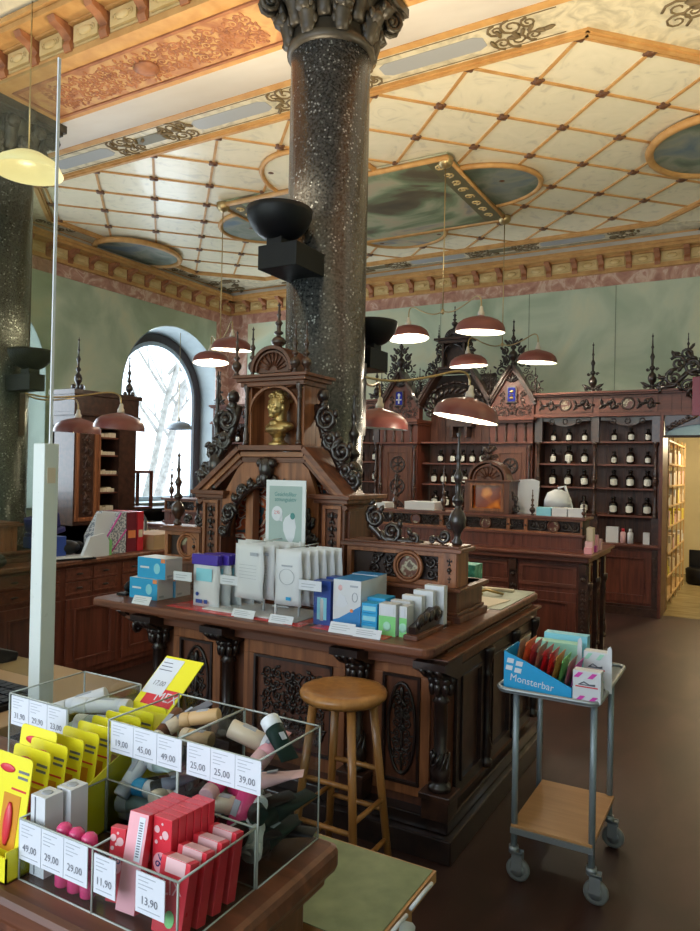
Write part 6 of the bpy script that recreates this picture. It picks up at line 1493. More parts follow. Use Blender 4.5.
carton(-1.64, 2.845, -1.50, 2.93, 0.212, 'card', 'blue and white thermometer box, middle of the row of three', 'thermometer boxes', extra=ex_th)
carton(-1.65, 2.945, -1.51, 3.03, 0.214, 'card', 'blue and white thermometer box, rear of the row of three', 'thermometer boxes', extra=ex_th)
def ex_cy(t, x0, y0, x1, y1, z, h):
    b = MB(FY(0, y0, 0)); b.box(x0+0.006, z+0.010, 0.0005, x1-0.006, z+h-0.012, 0.0012); b.build('label_print', 'aqua', t)
for k in range(3):
    carton(-1.475, 2.72+k*0.001, -1.40, 2.79, 0.042, 'cyan', 'small sky blue carton, %s of the stack of three' % ('bottom', 'middle', 'top')[k], 'sky blue cartons', z=0.90+k*0.043, extra=ex_cy)
carton(-1.49, 2.80, -1.40, 2.90, 0.14, 'cyan', 'sky blue carton standing behind the stack of three', 'sky blue cartons')
def ex_gr(t, x0, y0, x1, y1, z, h):
    b = MB(FY(0, y0, 0)); b.box(x0, z, 0.0004, x1, z+h*0.62, 0.0012); b.build('green_band', 'greenp', t)
    b = MB(FY(0, y0, 0)); b.box(x0+0.01, z+h*0.66, 0.001, x1-0.01, z+h*0.92, 0.003); b.build('price_label', 'paper', t)
    b = MB(FY(0, y0, 0)); b.ell(((x0+x1)/2, z+h*0.3, 0.0015), (0.02, 0.022, 0.001), 10, 5); b.build('print_spot', 'mint', t)
carton(-1.39, 2.72, -1.31, 2.78, 0.135, 'card', 'white carton with a green lower half, left of the two by the black bracket', 'green and white cartons', extra=ex_gr)
carton(-1.30, 2.735, -1.265, 2.80, 0.13, 'card', 'narrow carton with a green lower half, right of the two by the black bracket', 'green and white cartons', extra=ex_gr)
for k in range(4):
    carton(-1.385+k*0.03, 2.82+k*0.055, -1.29+k*0.03, 2.86+k*0.055, 0.135+k*0.018, 'card', 'plain white carton, %s in the row behind the green pack' % ordn(k), 'plain white cartons')
# things on the right rear of the island top
simple_box('patterned_box', 'teal patterned box at the rear of the island top', 'box', -1.58, 4.06, 0.904, -1.44, 4.20, 1.05, 'teal', 0.002)
b = MB(Matrix.Translation((-1.27, 3.72, 0.904)) @ Matrix.Rotation(R(-8), 4, 'Z')); b.box(-0.10, -0.13, 0, 0.10, 0.13, 0.004); tag(b.build('note_pad', 'cardlt'), 'cream note pad lying on the grey-green end of the island top', 'paper')
b = MB(); b.tube([(-1.38, 3.92, 0.915), (-1.33, 3.96, 0.93), (-1.28, 3.92, 0.93), (-1.24, 3.98, 0.912)], 0.008, 6); b.ell((-1.36, 3.90, 0.915), (0.03, 0.02, 0.01), 8, 5); tag(b.build('reading_glasses', 'gold'), 'gold yellow cable lying beside the cream note pad', 'cable')
bpy.data.objects['reading_glasses'].name = 'yellow_cable'
simple_box('pen_tray', 'long white pen tray at the far edge of the island top', 'tray', -1.40, 4.10, 0.904, -1.22, 4.14, 0.92, 'cardlt', 0.003)

# ================================================================== STOOL
t = thing('bar_stool', 'varnished round wooden bar stool in front of the island', 'stool', (-1.385, 2.42, 0)); L = local(t)
b = MB(L); b.lathe([(0.10, 0.705), (0.155, 0.708), (0.170, 0.722), (0.172, 0.735), (0.165, 0.748), (0.14, 0.753), (0.11, 0.750), (0.0, 0.747)], n=48, cap=False); b.lathe([(0.0, 0.705), (0.10, 0.705)], n=48, cap=False); b.build('seat', 'beech', t)
feet = []
for k in range(4):
    a = R(44.6+90*k); c, s_ = math.cos(a), math.sin(a)
    b = MB(L); b.cyl((0.118*c, 0.118*s_, 0.71), (0.205*c, 0.205*s_, 0.0), 0.017, 0.015, 14); b.build('leg', 'beech', t)
    feet.append((c, s_))
def legat(k, z): c, s_ = feet[k % 4]; r_ = 0.118+(0.71-z)/0.71*0.087; return (r_*c, r_*s_, z)
for k in range(4):
    z = (0.42, 0.30)[k % 2]; b = MB(L); b.cyl(legat(k, z), legat(k+1, z), 0.010, n=10); b.build('stretcher', 'beech', t)
    b = MB(L); b.cyl(legat(k, z-0.16), legat(k+1, z-0.16), 0.010, n=10); b.build('stretcher', 'beech', t)

# ================================================================== TROLLEY
tr = thing('serving_trolley', 'grey steel trolley with wooden lower shelf on four castors', 'trolley', (-0.66, 3.03, 0))
b = MB(); worktop(b, -0.86, 2.70, -0.48, 3.32, 0.755, 0.762, 0.04)
P = []
for cx, cy, a0 in ((-0.52, 2.74, -PI/2), (-0.52, 3.28, 0), (-0.82, 3.28, PI/2), (-0.82, 2.74, PI)):
    for i in range(6): P.append((cx+0.04*math.cos(a0+PI/2*i/5), cy+0.04*math.sin(a0+PI/2*i/5), 0.768))
b.tube(P, 0.009, 6, closed=True); b.build('tray_top', 'steel', tr)
LG = ((-0.805, 2.785), (-0.51, 2.785), (-0.525, 3.25), (-0.83, 3.25))
for x, y in LG:
    b = MB(); b.cyl((x, y, 0.13), (x, y, 0.755), 0.0125, n=12); b.build('leg', 'steelp', tr)
b = MB(); b.box(-0.815, 2.77, 0.205, -0.505, 3.25, 0.222); b.build('lower_shelf', 'ply', tr, 0.002)
b = MB(); b.box(-0.815, 2.762, 0.19, -0.50, 2.77, 0.212); b.build('shelf_rail', 'steel', tr); b = MB(); b.box(-0.83, 3.25, 0.19, -0.515, 3.258, 0.212); b.build('shelf_rail', 'steel', tr)
for x, y in LG:
    c_ = MB(); c_.cyl((x, y, 0.11), (x, y, 0.135), 0.02, n=12); c_.box(x-0.004, y-0.018, 0.045, x+0.036, y-0.014, 0.118); c_.box(x-0.004, y+0.014, 0.045, x+0.036, y+0.018, 0.118); c_.box(x-0.01, y-0.018, 0.108, x+0.036, y+0.018, 0.113); co = c_.build('castor', 'steel', tr)
    b = MB(); b.lathe([(0.025, -0.011), (0.040, -0.011), (0.046, -0.006), (0.046, 0.006), (0.040, 0.011), (0.025, 0.011)], (x+0.018, y, 0.046), 24, (0, 1, 0)); b.build('wheel', 'rubber', co)
    b = MB(); b.lathe([(0.0, -0.014), (0.026, -0.013), (0.026, 0.013), (0.0, 0.014)], (x+0.018, y, 0.046), 16, (0, 1, 0)); b.build('hub', 'steel', co)
# blue counter display with pouches
t = thing('display_carton', 'blue sloping display carton with white lettering, full of pouches, on the trolley', 'box', (-0.71, 2.83, 0.775))
T_ = FY(0, 2.745, 0)
def side(n0): b = MB(T_); b.prism([(-0.845, 0.763), (-0.585, 0.763), (-0.585, 0.80), (-0.76, 0.875), (-0.845, 0.905)], n0, n0+0.003); return b
side(0).build('front_panel', 'cyan', t); side(-0.18).build('rear_panel', 'cyan', t)
b = MB(); b.box(-0.845, 2.745, 0.763, -0.842, 2.925, 0.905); b.box(-0.588, 2.745, 0.763, -0.585, 2.925, 0.80); b.box(-0.845, 2.745, 0.762, -0.585, 2.925, 0.765); b.build('carton_body', 'cyan', t)
b = MB(T_)
for (u, v) in ((-0.82, 0.870), (-0.785, 0.862), (-0.825, 0.842), (-0.79, 0.835)): b.prism([(u-0.014, v-0.008), (u+0.012, v-0.010), (u+0.016, v+0.008), (u-0.010, v+0.010)], 0.003, 0.004)
vs_ = 'Monsterbar'
text(b, vs_, 0.040, -0.735, 0.797, 0.0042, 0.9, R(-6)); b.build('lettering', 'paper', t)
for k in range(10):
    x = -0.825+k*0.025; hh = 0.175-k*0.008; m_ = ['kraft', 'orangep', 'redp', 'kraft', 'redp', 'redp', 'orangep', 'greenp', 'kraft', 'magenta'][k]
    cn = ['kraft brown', 'orange', 'red', 'kraft brown', 'red', 'red', 'orange', 'green', 'kraft brown', 'magenta'][k]
    T2 = Matrix.Translation((x, 2.835, 0.768)) @ Matrix.Rotation(R(12), 4, 'Y')
    b = MB(T2); vs = []; 
    for sd in (-1, 1):
        for j in range(5):
            for i in range(5):
                u = i/4-0.5; v = j/4; vs.append((sd*0.009*max(0.1, (1-(2*u)**2)*(1-abs(2*v-1)**2)), u*0.15, v*hh))
    fs = [(sd*25+j*5+i, sd*25+j*5+i+1, sd*25+(j+1)*5+i+1, sd*25+(j+1)*5+i) for sd in (0, 1) for j in range(4) for i in range(4)]
    b.add(vs, fs, True); b.box(-0.001, -0.075, hh, 0.001, 0.075, hh+0.012)
    tag(b.build('snack_pouch', m_), '%s snack pouch, %s from left in the blue display carton' % (cn, ordn(k)), 'pouch', 'snack pouches in the display carton')
def striped(x0, y0, z0, x1, y1, h, mat, label):
    t = thing('candle_box', label, 'box', ((x0+x1)/2, (y0+y1)/2, z0), 'striped white boxes on the trolley')
    b = MB(); b.box(x0, y0, z0, x1, y1, z0+h); b.build('carton', 'card', t, 0.001); w_ = x1-x0
    b = MB(FY(0, y0, 0))
    for (u, v) in ((0.02, 0.78), (0.52, 0.78), (0.10, 0.04), (0.55, 0.04)):
        a, c = x0+u*w_, z0+v*h; b.prism([(a, c), (a+w_*0.18, c), (a+w_*0.36, c+h*0.17), (a+w_*0.18, c+h*0.17)], 0.0005, 0.0015)
    b.build('stripes', mat, t)
    b = MB(FY(0, y0, 0)); b.tube([(x0+w_*0.25, z0+h*0.58, 0.001), (x0+w_*0.4, z0+h*0.66, 0.001), (x0+w_*0.6, z0+h*0.58, 0.001), (x0+w_*0.8, z0+h*0.60, 0.001)], 0.003, 4); b.box(x0+w_*0.2, z0+h*0.55, 0.0005, x0+w_*0.8, z0+h*0.58, 0.001); b.build('logo', 'ink', t)
    b = MB(FY(0, y0, 0)); b.box(x0+w_*0.1, z0+h*0.48, 0.0005, x0+w_*0.9, z0+h*0.52, 0.001); b.build('red_line', 'redp', t)
striped(-0.575, 2.715, 0.764, -0.475, 2.765, 0.115, 'magenta', 'white box with magenta corner stripes at the trolley front')
striped(-0.58, 2.93, 0.764, -0.49, 2.98, 0.14, 'mint', 'white box with green corner stripes at the trolley back')
for k, (x, y) in enumerate(((-0.605, 2.97), (-0.475, 2.88))):
    b = MB(FY(0, y, 0)); b.prism([(x-0.012, 0.764), (x+0.012, 0.764), (x+0.010, 0.93), (x+0.004, 0.945), (x-0.006, 0.935)], 0, 0.004); tag(b.build('cardboard_tab', 'card'), 'upright white cardboard tab, %s of the striped boxes' % ('left', 'right')[k], 'card')
simple_box('tissue_box', 'light blue and white carton behind the snack pouches', 'box', -0.80, 3.02, 0.764, -0.62, 3.08, 0.90, 'mint', 0.001)
simple_box('tissue_box', 'white carton, second behind the snack pouches', 'box', -0.78, 3.10, 0.764, -0.60, 3.16, 0.92, 'aqua', 0.001)

# ================================================================== FOREGROUND COUNTER
fc = thing('front_counter', 'dark wooden counter with rounded edge carrying the clear display cases', 'counter', (-1.2, 0.9, 0))
b = MB(); worktop(b, -2.4, 0.68, -0.617, 1.085, 0.905, 0.95, 0.02); b.build('worktop', 'wood_h', fc, 0.012)
b = MB(); b.box(-2.35, 0.72, 0.05, -0.67, 1.05, 0.875); b.box(-2.38, 0.70, 0.875, -0.64, 1.07, 0.905); b.build('carcass', 'wood', fc, 0.006)
b = MB(FY(0, 0.72, 0)); 
for i in range(3): frame(b, -2.3+i*0.55, 0.70, -1.80+i*0.55, 0.85, 0.03, 0, 0.012)
b.build('drawer', 'wood_h', fc, 0.003)
gt = thing('green_table', 'low table with green linoleum top and wooden edge behind the counter corner', 'table', (-0.9, 1.2, 0))
b = MB(); b.box(-1.5, 1.10, 0.75, -0.562, 1.385, 0.773); b.box(-0.64, 0.88, 0.75, -0.562, 1.10, 0.773); b.m = 1; b.box(-1.49, 1.10, 0.773, -0.568, 1.379, 0.775); b.box(-0.638, 0.886, 0.773, -0.568, 1.10, 0.775); b.build('table_top', ['ply', 'lino'], gt, 0)
b = MB(); 
for x, y in ((-1.45, 1.16), (-1.45, 1.33), (-0.62, 1.33)): b.box(x-0.02, y-0.02, 0, x+0.02, y+0.02, 0.75)
b.build('leg', 'ply', gt)
# white paper strips hanging by the table edge
pb = thing('paper_bag', 'crumpled white plastic bag hanging along the right edge of the green table', 'bag', (-0.545, 1.1, 0.60))
b = MB(); rnd = random.Random(5); vs = []; fs = []; NN = 16
for j in range(6):
    for i in range(NN):
        y = 0.90+i*0.030; z = 0.768-j*0.045-0.02*rnd.random(); vs.append((-0.553+0.004*j*rnd.random()+0.004*math.sin(i*1.7+j), y*0.8+0.16, z+0.02*j))
fs = [(j*NN+i, j*NN+i+1, (j+1)*NN+i+1, (j+1)*NN+i) for j in range(5) for i in range(NN-1)]
b.add(vs, fs, True); o = b.build('bag_film', 'paper', pb, recalc=False); m = o.modifiers.new('thickness', 'SOLIDIFY'); m.thickness = 0.003
b = MB()
for q in range(3): b.tube([(-0.555, 1.0+q*0.12, 0.772), (-0.548, 1.05+q*0.12, 0.782), (-0.553, 1.10+q*0.12, 0.772)], 0.004, 5)
b.build('bag_rim', 'paper', pb)
dr = thing('open_drawer', 'open empty wooden drawer under the green table', 'drawer', (-0.72, 1.0, 0.62))
b = MB(); b.box(-0.80, 0.86, 0.60, -0.60, 1.20, 0.61); b.box(-0.61, 0.86, 0.61, -0.60, 1.20, 0.70); b.box(-0.80, 1.19, 0.61, -0.61, 1.20, 0.70); b.build('drawer_box', 'ply', dr, 0.001)

# ---- clear cases
def case(x0, y0, x1, y1, z1, label, parts=(), name='acrylic_case', zf=None):
    """clear box; zf front wall height"""
    t = thing(name, label, 'display case', ((x0+x1)/2, (y0+y1)/2, 0.95), 'clear acrylic cases'); z0 = 0.9505; k = 0.003; zf = zf or z1
    b = MB(); b.box(x0, y0, z0, x1, y1, z0+0.004); b.box(x0, y0, z0, x1, y0+k, zf); b.box(x0, y1-k, z0, x1, y1, z1); b.box(x0, y0, z0, x0+k, y1, z1); b.box(x1-k, y0, z0, x1, y1, z1)
    for x in parts: b.box(x-k/2, y0, z0, x+k/2, y1, z1)
    b.build('walls', 'acryl', t)
    b = MB(); e = 0.0017
    for (p, q) in (((x0,y0,z1),(x1,y0,z1)),((x0,y1,z1),(x1,y1,z1)),((x0,y0,z1),(x0,y1,z1)),((x1,y0,z1),(x1,y1,z1)),((x0,y0,z0),(x0,y0,z1)),((x1,y0,z0),(x1,y0,z1)),((x0,y1,z0),(x0,y1,z1)),((x1,y1,z0),(x1,y1,z1)),((x0,y0,z0),(x1,y0,z0)),((x1,y0,z0),(x1,y1,z0))): b.tube([p, q], e, 4)
    for x in parts: b.tube([(x, y0, z1), (x, y1, z1)], e, 4); b.tube([(x, y0, z0), (x, y0, z1)], e, 4)
    b.build('edges', 'acryl_e', t)
    return t
A = case(-1.27, 0.895, -1.10, 1.075, 1.148, 'clear case of white roll-ons at the left rear')
B = case(-0.992, 0.895, -0.828, 1.072, 1.148, 'clear case of mixed tubes, middle of the rear row')
Cc = case(-0.826, 0.895, -0.660, 1.072, 1.148, 'clear case of pink, white and dark green tubes at the right rear')
D = case(-0.992, 0.722, -0.662, 0.892, 1.045, 'low divided clear case at the front with red lip balm boxes', (-0.827,))
def strip(parent, x0, x1, y, z0, z1, prices, lean=0):
    b = MB(); b.box(x0, y-0.0015, z0, x1, y, z1); b.build('price_strip', 'paper', parent)
    b = MB(FY(0, y-0.0016, 0)); c2 = MB(FY(0, y-0.0016, 0)); n = len(prices); w_ = (x1-x0)/n
    for i, p in enumerate(prices):
        u = x0+i*w_
        if i: c2.box(u-0.0003, z0, 0, u+0.0003, z1, 0.0004)
        text(b, p, 0.0155, u+w_*0.48, z0+(z1-z0)*0.33, 0.0005, 0.95)
        for q, L_ in enumerate((0.6, 0.35, 0.5, 0.3)): c2.box(u+0.005, z1-0.006-q*0.0055, 0, u+0.005+w_*L_, z1-0.005-q*0.0055, 0.0004)
        c2.box(u+0.005, z0+0.006, 0, u+w_*0.85, z0+0.007, 0.0004)
    b.build('price_lettering', 'ink', parent); c2.build('small_print', 'inkl', parent)
YU = 0.8945
strip(A, -1.262, -1.102, YU, 1.090, 1.146, ['31,90', '29,90', '23,00'])
strip(B, -0.984, -0.818, YU, 1.095, 1.148, ['19,00', '45,00', '49,00'])
strip(Cc, -0.806, -0.655, YU, 1.095, 1.148, ['25,00', '25,00', '39,00'])
strip(D, -0.990, -0.836, 0.7215, 0.984, 1.044, ['49,00', '29,00', '29,00'])
strip(D, -0.822, -0.778, 0.7215, 0.984, 1.040, ['11,90'])
strip(D, -0.738, -0.684, 0.7215, 0.984, 1.040, ['13,90'])
# yellow display of hanging lip balm cards
yd = thing('yellow_display', 'bright yellow cardboard dispenser of lip balm cards with tall price header', 'display', (-1.045, 0.92, 0.95))
b = MB(FX(-0.994, 0, 0)); P = [(0.70, 0.951), (1.085, 0.951), (1.085, 1.06), (0.93, 1.078), (0.74, 1.0), (0.70, 1.0)]
b.prism(P, -0.002, 0); b.build('side_panel', 'yellow', yd)
b = MB(FX(-1.098, 0, 0)); b.prism(P, 0, 0.002); b.build('side_panel', 'yellow', yd)
b = MB(); b.box(-1.098, 0.70, 0.951, -0.994, 0.703, 0.99); b.box(-1.098, 0.70, 0.951, -0.994, 1.085, 0.953); b.build('tray', 'yellow', yd)
Th = Matrix(((1,0,0,-1.046),(0,1,0,1.083),(0,0,1,0.96),(0,0,0,1))) @ Matrix.Rotation(R(-14), 4, 'X') @ FY(0, 0, 0)
Th = Matrix.Translation((-1.046, 1.0, 1.075)) @ Matrix.Rotation(R(-52), 4, 'X') @ Matrix.Translation((0, 0, -0.08)) @ FY(0, 0, 0)
b = MB(Th); b.box(-0.052, 0.06, 0, 0.052, 0.268, 0.002); b.build('header_card', 'yellow', yd)
b = MB(Th); b.box(-0.05, 0.175, 0.002, 0.005, 0.262, 0.0028); b.build('price_label', 'paper', yd)
b = MB(Th); b.box(-0.035, 0.150, 0.002, 0.045, 0.178, 0.0025); b.box(0.003, 0.178, 0.002, 0.045, 0.190, 0.0025); b.build('red_logo_field', 'redp', yd)
b = MB(Th); text(b, 'MEX', 0.030, 0.022, 0.171, 0.003, 1.0); b.build('logo_lettering', 'paper', yd)
b = MB(Th); text(b, '17,00', 0.017, -0.02, 0.200, 0.0032, 0.9)
for q in range(3): b.box(-0.045, 0.250-q*0.009, 0.003, -0.02+0.005*q, 0.2515-q*0.009, 0.0035)
b.build('price_lettering', 'ink', yd)
def ycard(y, label, i, z=0.96, dx=0):
    T_ = Matrix.Translation((-1.047+dx, y, z)) @ Matrix.Rotation(R(-8), 4, 'X') @ FY(0, 0, 0)
    t = thing('lip_balm_card', label, 'card', (-1.047+dx, y, z), 'yellow lip balm cards')
    P = []; hw, hh, r_ = 0.047, 0.165, 0.008
    for cx_, cy_, a0 in ((hw-r_, hh-r_, 0), (-hw+r_, hh-r_, PI/2)):
        for q in range(5): P.append((cx_+r_*math.cos(a0+PI/2*q/4), cy_+r_*math.sin(a0+PI/2*q/4)))
    P += [(-hw, 0), (hw, 0)]
    b = MB(T_); b.prism(P, 0, 0.0016); b.build('backing_card', 'yellow', t)
    b = MB(T_); b.box(-0.012, 0.02, 0.0016, 0.03, 0.105, 0.0024); b.build('balm_picture', 'amber', t)
    b = MB(T_); b.ell((-0.012, 0.142, 0.002), (0.020, 0.007, 0.001), 14, 5); b.ell((0.008, 0.06, 0.004), (0.010, 0.035, 0.004), 10, 6); b.box(0.004, 0.112, 0.0016, 0.040, 0.115, 0.0022); b.build('red_print', 'redp', t)
    b = MB(T_); b.box(0.016, 0.140, 0.0016, 0.042, 0.144, 0.0022); b.box(0.016, 0.131, 0.0016, 0.040, 0.135, 0.0022); b.build('dark_print', 'ink', t)
    return t
N_ = 10
for i in range(N_):
    ycard(0.728+i*0.033, 'yellow lip balm card, %s from the front in the dispenser' % ordn(i), i)
ycard(0.80, 'yellow lip balm card pushed out to the left with a white sticker', 99, 0.975, -0.035)
# contents of the low front case
def slim_box(x, y, w_, d_, h_, label):
    t = thing('slim_carton', label, 'box', (x, y, 0.955), 'slim white cartons')
    b = MB(); b.box(x, y, 0.955, x+w_, y+d_, 0.955+h_); b.build('carton', 'card', t, 0.0008)
    b = MB(); b.ell((x+w_/2, y+d_/2, 0.955+h_), (w_*0.3, d_*0.25, 0.0006), 12, 4); b.build('top_print', 'inkl', t)
    b = MB(FY(0, y, 0)); b.box(x+w_*0.3, 0.957, 0.0002, x+w_*0.36, 0.953+h_, 0.0008); b.build('front_line', 'ink', t)
slim_box(-0.985, 0.735, 0.034, 0.034, 0.125, 'slim white carton at the front left of the low case')
slim_box(-0.975, 0.775, 0.034, 0.034, 0.125, 'slim white carton behind the front one in the low case')
for k, x in enumerate((-0.914, -0.886, -0.858)):
    t = thing('lip_balm_egg', 'hot pink lip balm tube, %s of three behind the price strip' % pos3[k], 'lip balm', (x, 0.742, 0.955), 'hot pink lip balm tubes'); b = MB(local(t))
    b.lathe([(0.010, 0), (0.0125, 0.003), (0.0125, 0.045)], n=18); b.build('body', 'pinkp', t)
    b = MB(local(t)); b.lathe([(0.0122, 0.0455), (0.0130, 0.047), (0.0130, 0.080), (0.0115, 0.089), (0.007, 0.094), (0.001, 0.0955)], n=18); b.build('cap', 'pinkp', t)
def balm(x, y, z, rz, tiltx, label, w_=0.030, d_=0.0135, h_=0.105):
    t = thing('balm_carton', label, 'box', (0, 0, 0), 'red spotted lip balm cartons')
    T_ = Matrix.Translation((x, y, z)) @ Matrix.Rotation(rz, 4, 'Z') @ Matrix.Rotation(tiltx, 4, 'X')
    b = MB(T_); b.box(0, 0, 0, w_, d_, h_); b.build('carton', 'redp', t, 0.0008)
    TT = T_ @ FY(0, 0, 0); b = MB(TT)
    for (u, v, r_) in ((0.22, 0.86, 0.0052), (0.68, 0.82, 0.0062), (0.45, 0.78, 0.0025), (0.5, 0.93, 0.002), (0.2, 0.72, 0.003)): disc(b, u*w_, v*h_, r_, r_, 0.0002, 0.0006, 14)
    b.build('spots', 'pinkl', t)
    b = MB(TT); disc(b, w_*0.5, h_*0.50, w_*0.42, h_*0.12, 0.0002, 0.0006, 18); b.build('white_oval', 'rose', t)
    b = MB(TT); text(b, '96', 0.022, w_*0.5, h_*0.52, 0.001, 1.0, R(70)); b.build('lettering', 'navy', t)
    return t
for row, x in enumerate((-0.806, -0.762)):
    for k in range(5 if row == 0 else 6):
        balm(x+0.0015*k, 0.780+k*0.0145-0.008*row, 0.957, 0, R(-2), 'red lip balm carton with pink spots, %s from the front in the %s row' % (ordn(k), ('left', 'right')[row]), h_=0.125 if row == 0 else 0.130, w_=0.036)
balm(-0.8255, 0.745, 0.957, R(12), R(-6), 'red lip balm carton with pink spots, leaning turned at the far left of the case', w_=0.026)
balm(-0.8245, 0.800, 0.957, 0, R(6), 'red lip balm carton with pink spots, tilted behind the leaning one', w_=0.018)
t = thing('balm_carton', 'pale rose carton with a barcode facing forward in front of the spotted rows', 'box', (0, 0, 0))
T_ = Matrix.Translation((-0.797, 0.738, 0.957)) @ Matrix.Rotation(R(4), 4, 'Z') @ Matrix.Rotation(R(-12), 4, 'X')
b = MB(T_); b.box(0, 0, 0, 0.036, 0.014, 0.135); b.build('carton', 'redp', t, 0.0008)
TT = T_ @ FY(0, 0, 0); b = MB(TT); b.box(0.0005, 0.0005, 0, 0.0355, 0.1345, 0.0004); b.build('rose_back', 'rose', t)
b = MB(TT); b.box(0.020, 0.070, 0.0004, 0.031, 0.130, 0.0009); b.build('barcode_field', 'paper', t)
b = MB(TT)
for q in range(14): b.box(0.022, 0.076+q*0.0035, 0.0009, 0.028, 0.0775+q*0.0035, 0.0012)
b.build('barcode_bars', 'ink', t)
for k in range(4):
    t = thing('lip_gloss_carton', 'wide red and rose carton, %s from the front of the leaning row' % ordn(k), 'box', (0, 0, 0), 'wide red cartons leaning right')
    T_ = Matrix.Translation((-0.720, 0.732+k*0.033, 0.957)) @ Matrix.Rotation(R(-11), 4, 'X')
    h_ = 0.098; b = MB(T_); b.box(0, 0, 0, 0.054, 0.019, h_); b.build('carton', 'redp', t, 0.0008)
    TT = T_ @ FY(0, 0, 0)
    b = MB(TT); b.box(0.010, h_*0.80, 0.0002, 0.046, h_-0.0005, 0.0006); b.build('rose_band', 'pinkl', t)
    b = MB(T_); b.box(0.010, 0.0005, h_, 0.046, 0.0185, h_+0.0005); b.build('rose_lid', 'pinkl', t)
    if k == 0:
        b = MB(TT); text(b, 'LIX', 0.028, 0.027, h_*0.62, 0.001, 0.9, R(10)); b.build('lettering', 'rose', t)
        b = MB(TT); disc(b, 0.030, 0.022, 0.009, 0.011, 0.0005, 0.001); b.build('green_leaf', 'greenp', t)
# tubes lying in the rear cases
def tube_item(x, y, z, L_, r_, rz, pitch, mat, capm, label, grp, crimp=True):
    t = thing('cosmetic_tube', label, 'tube', (x, y, z), grp)
    T_ = Matrix.Translation((x, y, z)) @ Matrix.Rotation(rz, 4, 'Z') @ Matrix.Rotation(-pitch, 4, 'Y')
    b = MB(T_)
    if crimp:
        n = 14; vs = []; fs = []
        for j in range(5):
            q = j/4; a = r_*(1+0.10*q); c = r_*(1-q)+0.0008
            for i in range(n): an = 2*PI*i/n; vs.append((L_*(0.25+0.75*q)-L_/2, a*math.cos(an), c*math.sin(an)))
        for j in range(4):
            for i in range(n): k_ = (i+1) % n; fs.append((j*n+i, j*n+k_, (j+1)*n+k_, (j+1)*n+i))
        fs.append(tuple(range(n))); b.add(vs, fs, True)
    else: b.lathe([(r_*0.9, 0), (r_, 0.002), (r_, L_*0.73), (r_*0.9, L_*0.75)], (-L_*0.25, 0, 0), 16, (1, 0, 0))
    b.build('body', mat, t)
    b = MB(T_); b.lathe([(r_*0.95, 0), (r_*1.02, 0.002), (r_*1.02, L_*0.235), (r_*0.95, L_*0.25)], (-L_/2, 0, 0), 16, (1, 0, 0)); b.build('cap', capm, t)
    b = MB(T_); b.box(-L_*0.05, -r_*0.4, r_*0.93, L_*0.25, r_*0.4, r_*0.93+0.0012) if crimp is False else b.box(-L_*0.05, -r_*0.3, r_*0.80, L_*0.12, r_*0.3, r_*0.86)
    b.build('label_print', 'inkl', t)
rnd = random.Random(21)
GC = 'loose tubes in the right rear case'
spec = [(-0.782,1.035,1.115,0.085,0.017,200,20,'bge','white','beige tube with white cap high at the left'),
 (-0.742,1.040,1.105,0.080,0.016,80,30,'rose','pinkl','rose patterned tube standing at the back wall'),
 (-0.716,1.028,1.128,0.085,0.017,-20,-38,'dgreen','white','dark green tube with white cap leaning high at the back'),
 (-0.700,0.985,1.078,0.110,0.015,28,12,'pinkl','white','long rose tube lying across towards the right wall'),
 (-0.735,0.965,1.048,0.080,0.016,160,5,'pinkp','white','hot pink tube with white cap in the middle'),
 (-0.722,0.930,1.035,0.080,0.017,80,62,'pinkp','bge','upright hot pink tube with cream cap by the front wall'),
 (-0.765,0.935,1.040,0.070,0.015,10,0,'bge','pinkl','beige tube behind the price strip'),
 (-0.790,0.955,1.060,0.080,0.015,100,10,'pinkp','pinkl','pink tube below the left end of the price strip'),
 (-0.700,0.940,1.000,0.075,0.016,120,20,'white','white','white tube low at the front wall'),
 (-0.692,1.020,1.020,0.110,0.017,70,10,'dgreen','dgreen','dark green tube lying low along the right wall'),
 (-0.690,0.980,0.990,0.110,0.018,85,5,'dgreen','black','dark green tube at the bottom right'),
 (-0.725,1.010,0.985,0.110,0.018,40,5,'dgreen','black','dark green tube in the middle of the bottom'),
 (-0.765,1.010,1.000,0.110,0.018,20,5,'dgreen','white','dark green tube at the bottom left'),
 (-0.715,0.990,1.030,0.100,0.016,55,10,'black','white','black tube with white cap under the long rose tube'),
 (-0.745,0.925,0.985,0.080,0.017,10,0,'pinkl','white','pale pink tube at the bottom of the front wall'),
 (-0.795,1.010,1.040,0.080,0.016,85,0,'black','bge','black tube with beige cap at the left wall'),
 (-0.700,0.925,1.010,0.060,0.015,100,50,'white','white','small white tube below the upright pink one')]
for q in range(12):
    spec.append((-0.785+0.095*((q*0.37) % 1), 0.93+0.11*((q*0.61) % 1), 0.975+0.022*(q % 4), 0.10, 0.016, (q*47) % 180, 4, ('black', 'dgreen', 'black')[q % 3], ('black', 'dgreen', 'white')[q % 3], '%s %s tube of the loose bottom heap' % (ordn(q), ('black', 'dark green', 'white-capped black')[q % 3])))
for (x, y, z, L_, r_, rz, pt, m1, m2, lb) in spec:
    tube_item(x, y, z, L_, r_, R(rz), R(pt), m1, m2, lb + ' of the right case', GC, crimp=(m1 in ('pinkl', 'rose', 'dgreen', 'black')))
GB = 'loose tubes in the middle rear case'
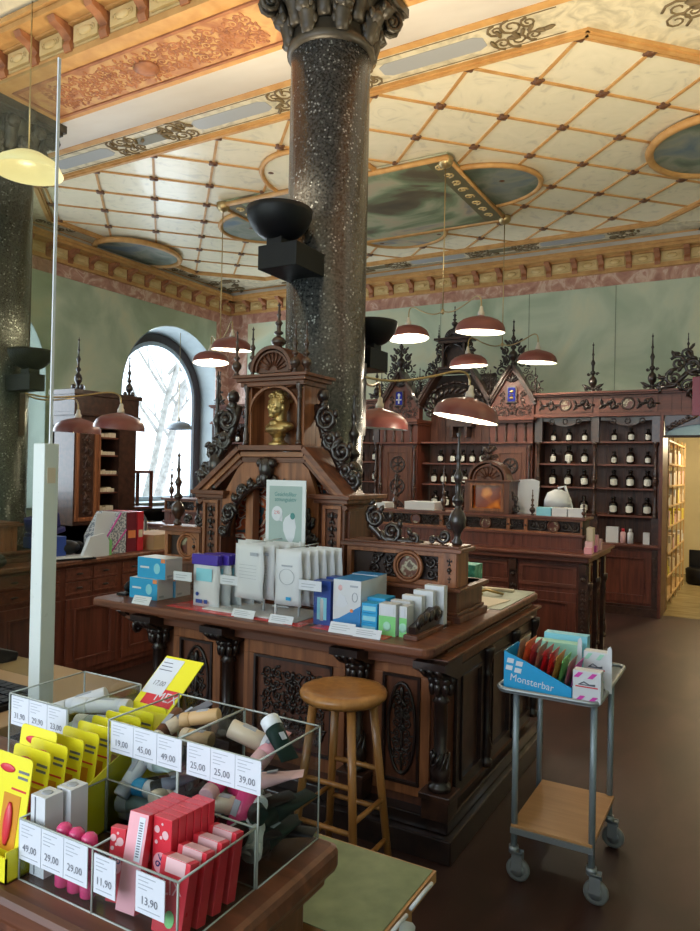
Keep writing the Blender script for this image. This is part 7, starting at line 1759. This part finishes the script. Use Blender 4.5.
specB = [(-0.890,1.020,1.135,0.075,0.013,20,12,'tanc','tanc','tan wooden-capped stick lying on top'),
 (-0.925,1.030,1.130,0.090,0.013,60,25,'ink','bge','dark tube leaning at the back'),
 (-0.955,1.000,1.110,0.090,0.013,100,20,'wood','shade_in','brown stick at the left'),
 (-0.870,0.990,1.110,0.060,0.015,10,0,'tanc','bge','short tan stick under the top one'),
 (-0.935,0.960,1.075,0.090,0.014,30,20,'card','sage','white labelled tube leaning forward'),
 (-0.900,0.940,1.070,0.090,0.014,-20,10,'sage','card','pale green tube behind the price strip'),
 (-0.960,0.930,1.050,0.090,0.014,85,45,'card','inkl','white tube standing in the front left corner'),
 (-0.905,0.930,1.030,0.095,0.015,10,0,'card','cyan','white tube with blue cap at mid height'),
 (-0.870,0.935,1.050,0.080,0.014,40,15,'ink','black','dark tube at the right of the price strip'),
 (-0.940,0.925,1.000,0.090,0.015,15,5,'sage','card','pale green tube near the bottom front'),
 (-0.880,0.925,0.990,0.090,0.016,-10,0,'card','bge','white tube at the bottom front'),
 (-0.940,1.000,1.010,0.095,0.016,60,0,'wood','black','brown tube at the bottom back'),
 (-0.880,1.010,1.040,0.095,0.016,100,0,'black','bge','black tube at the back wall'),
 (-0.955,0.985,0.985,0.080,0.016,20,0,'card','inkl','white tube at the bottom left')]
for q in range(8):
    specB.append((-0.95+0.085*((q*0.37) % 1), 0.935+0.11*((q*0.61) % 1), 0.975+0.03*(q % 3), 0.09, 0.015, (q*53) % 180, 4, ('card', 'ink', 'wood')[q % 3], ('card', 'black', 'bge')[q % 3], '%s %s tube of the loose lower heap' % (ordn(q), ('white', 'grey', 'brown')[q % 3])))
for (x, y, z, L_, r_, rz, pt, m1, m2, lb) in specB:
    tube_item(x, y, z, L_, r_, R(rz), R(pt), m1, m2, lb + ' of the middle case', GB, crimp=(m1 in ('sage', 'ink')))
GA = 'white roll-ons in the left rear case'
specA = [(-1.215,1.020,1.105,0.11,0.016,35,18,'card','card','white roll-on leaning with its round cap up'),
 (-1.150,1.020,1.110,0.13,0.015,12,5,'card','white','long white tube lying on top'),
 (-1.130,0.990,1.085,0.09,0.017,20,0,'sage','white','pale green bottle at the right'),
 (-1.175,0.975,1.070,0.09,0.017,70,5,'sage','sage','pale green bottle in the middle'),
 (-1.220,0.960,1.050,0.09,0.017,10,0,'card','white','white roll-on behind the price strip'),
 (-1.160,0.950,1.030,0.09,0.017,-15,0,'aqua','white','pale blue bottle low at the front'),
 (-1.220,1.010,1.020,0.09,0.017,80,0,'sage','white','pale green bottle at the bottom left'),
 (-1.150,1.010,1.000,0.09,0.017,30,0,'card','white','white roll-on at the bottom')]
for (x, y, z, L_, r_, rz, pt, m1, m2, lb) in specA:
    tube_item(x, y, z, L_, r_, R(rz), R(pt), m1, m2, lb + ' of the left case', GA, crimp=False)
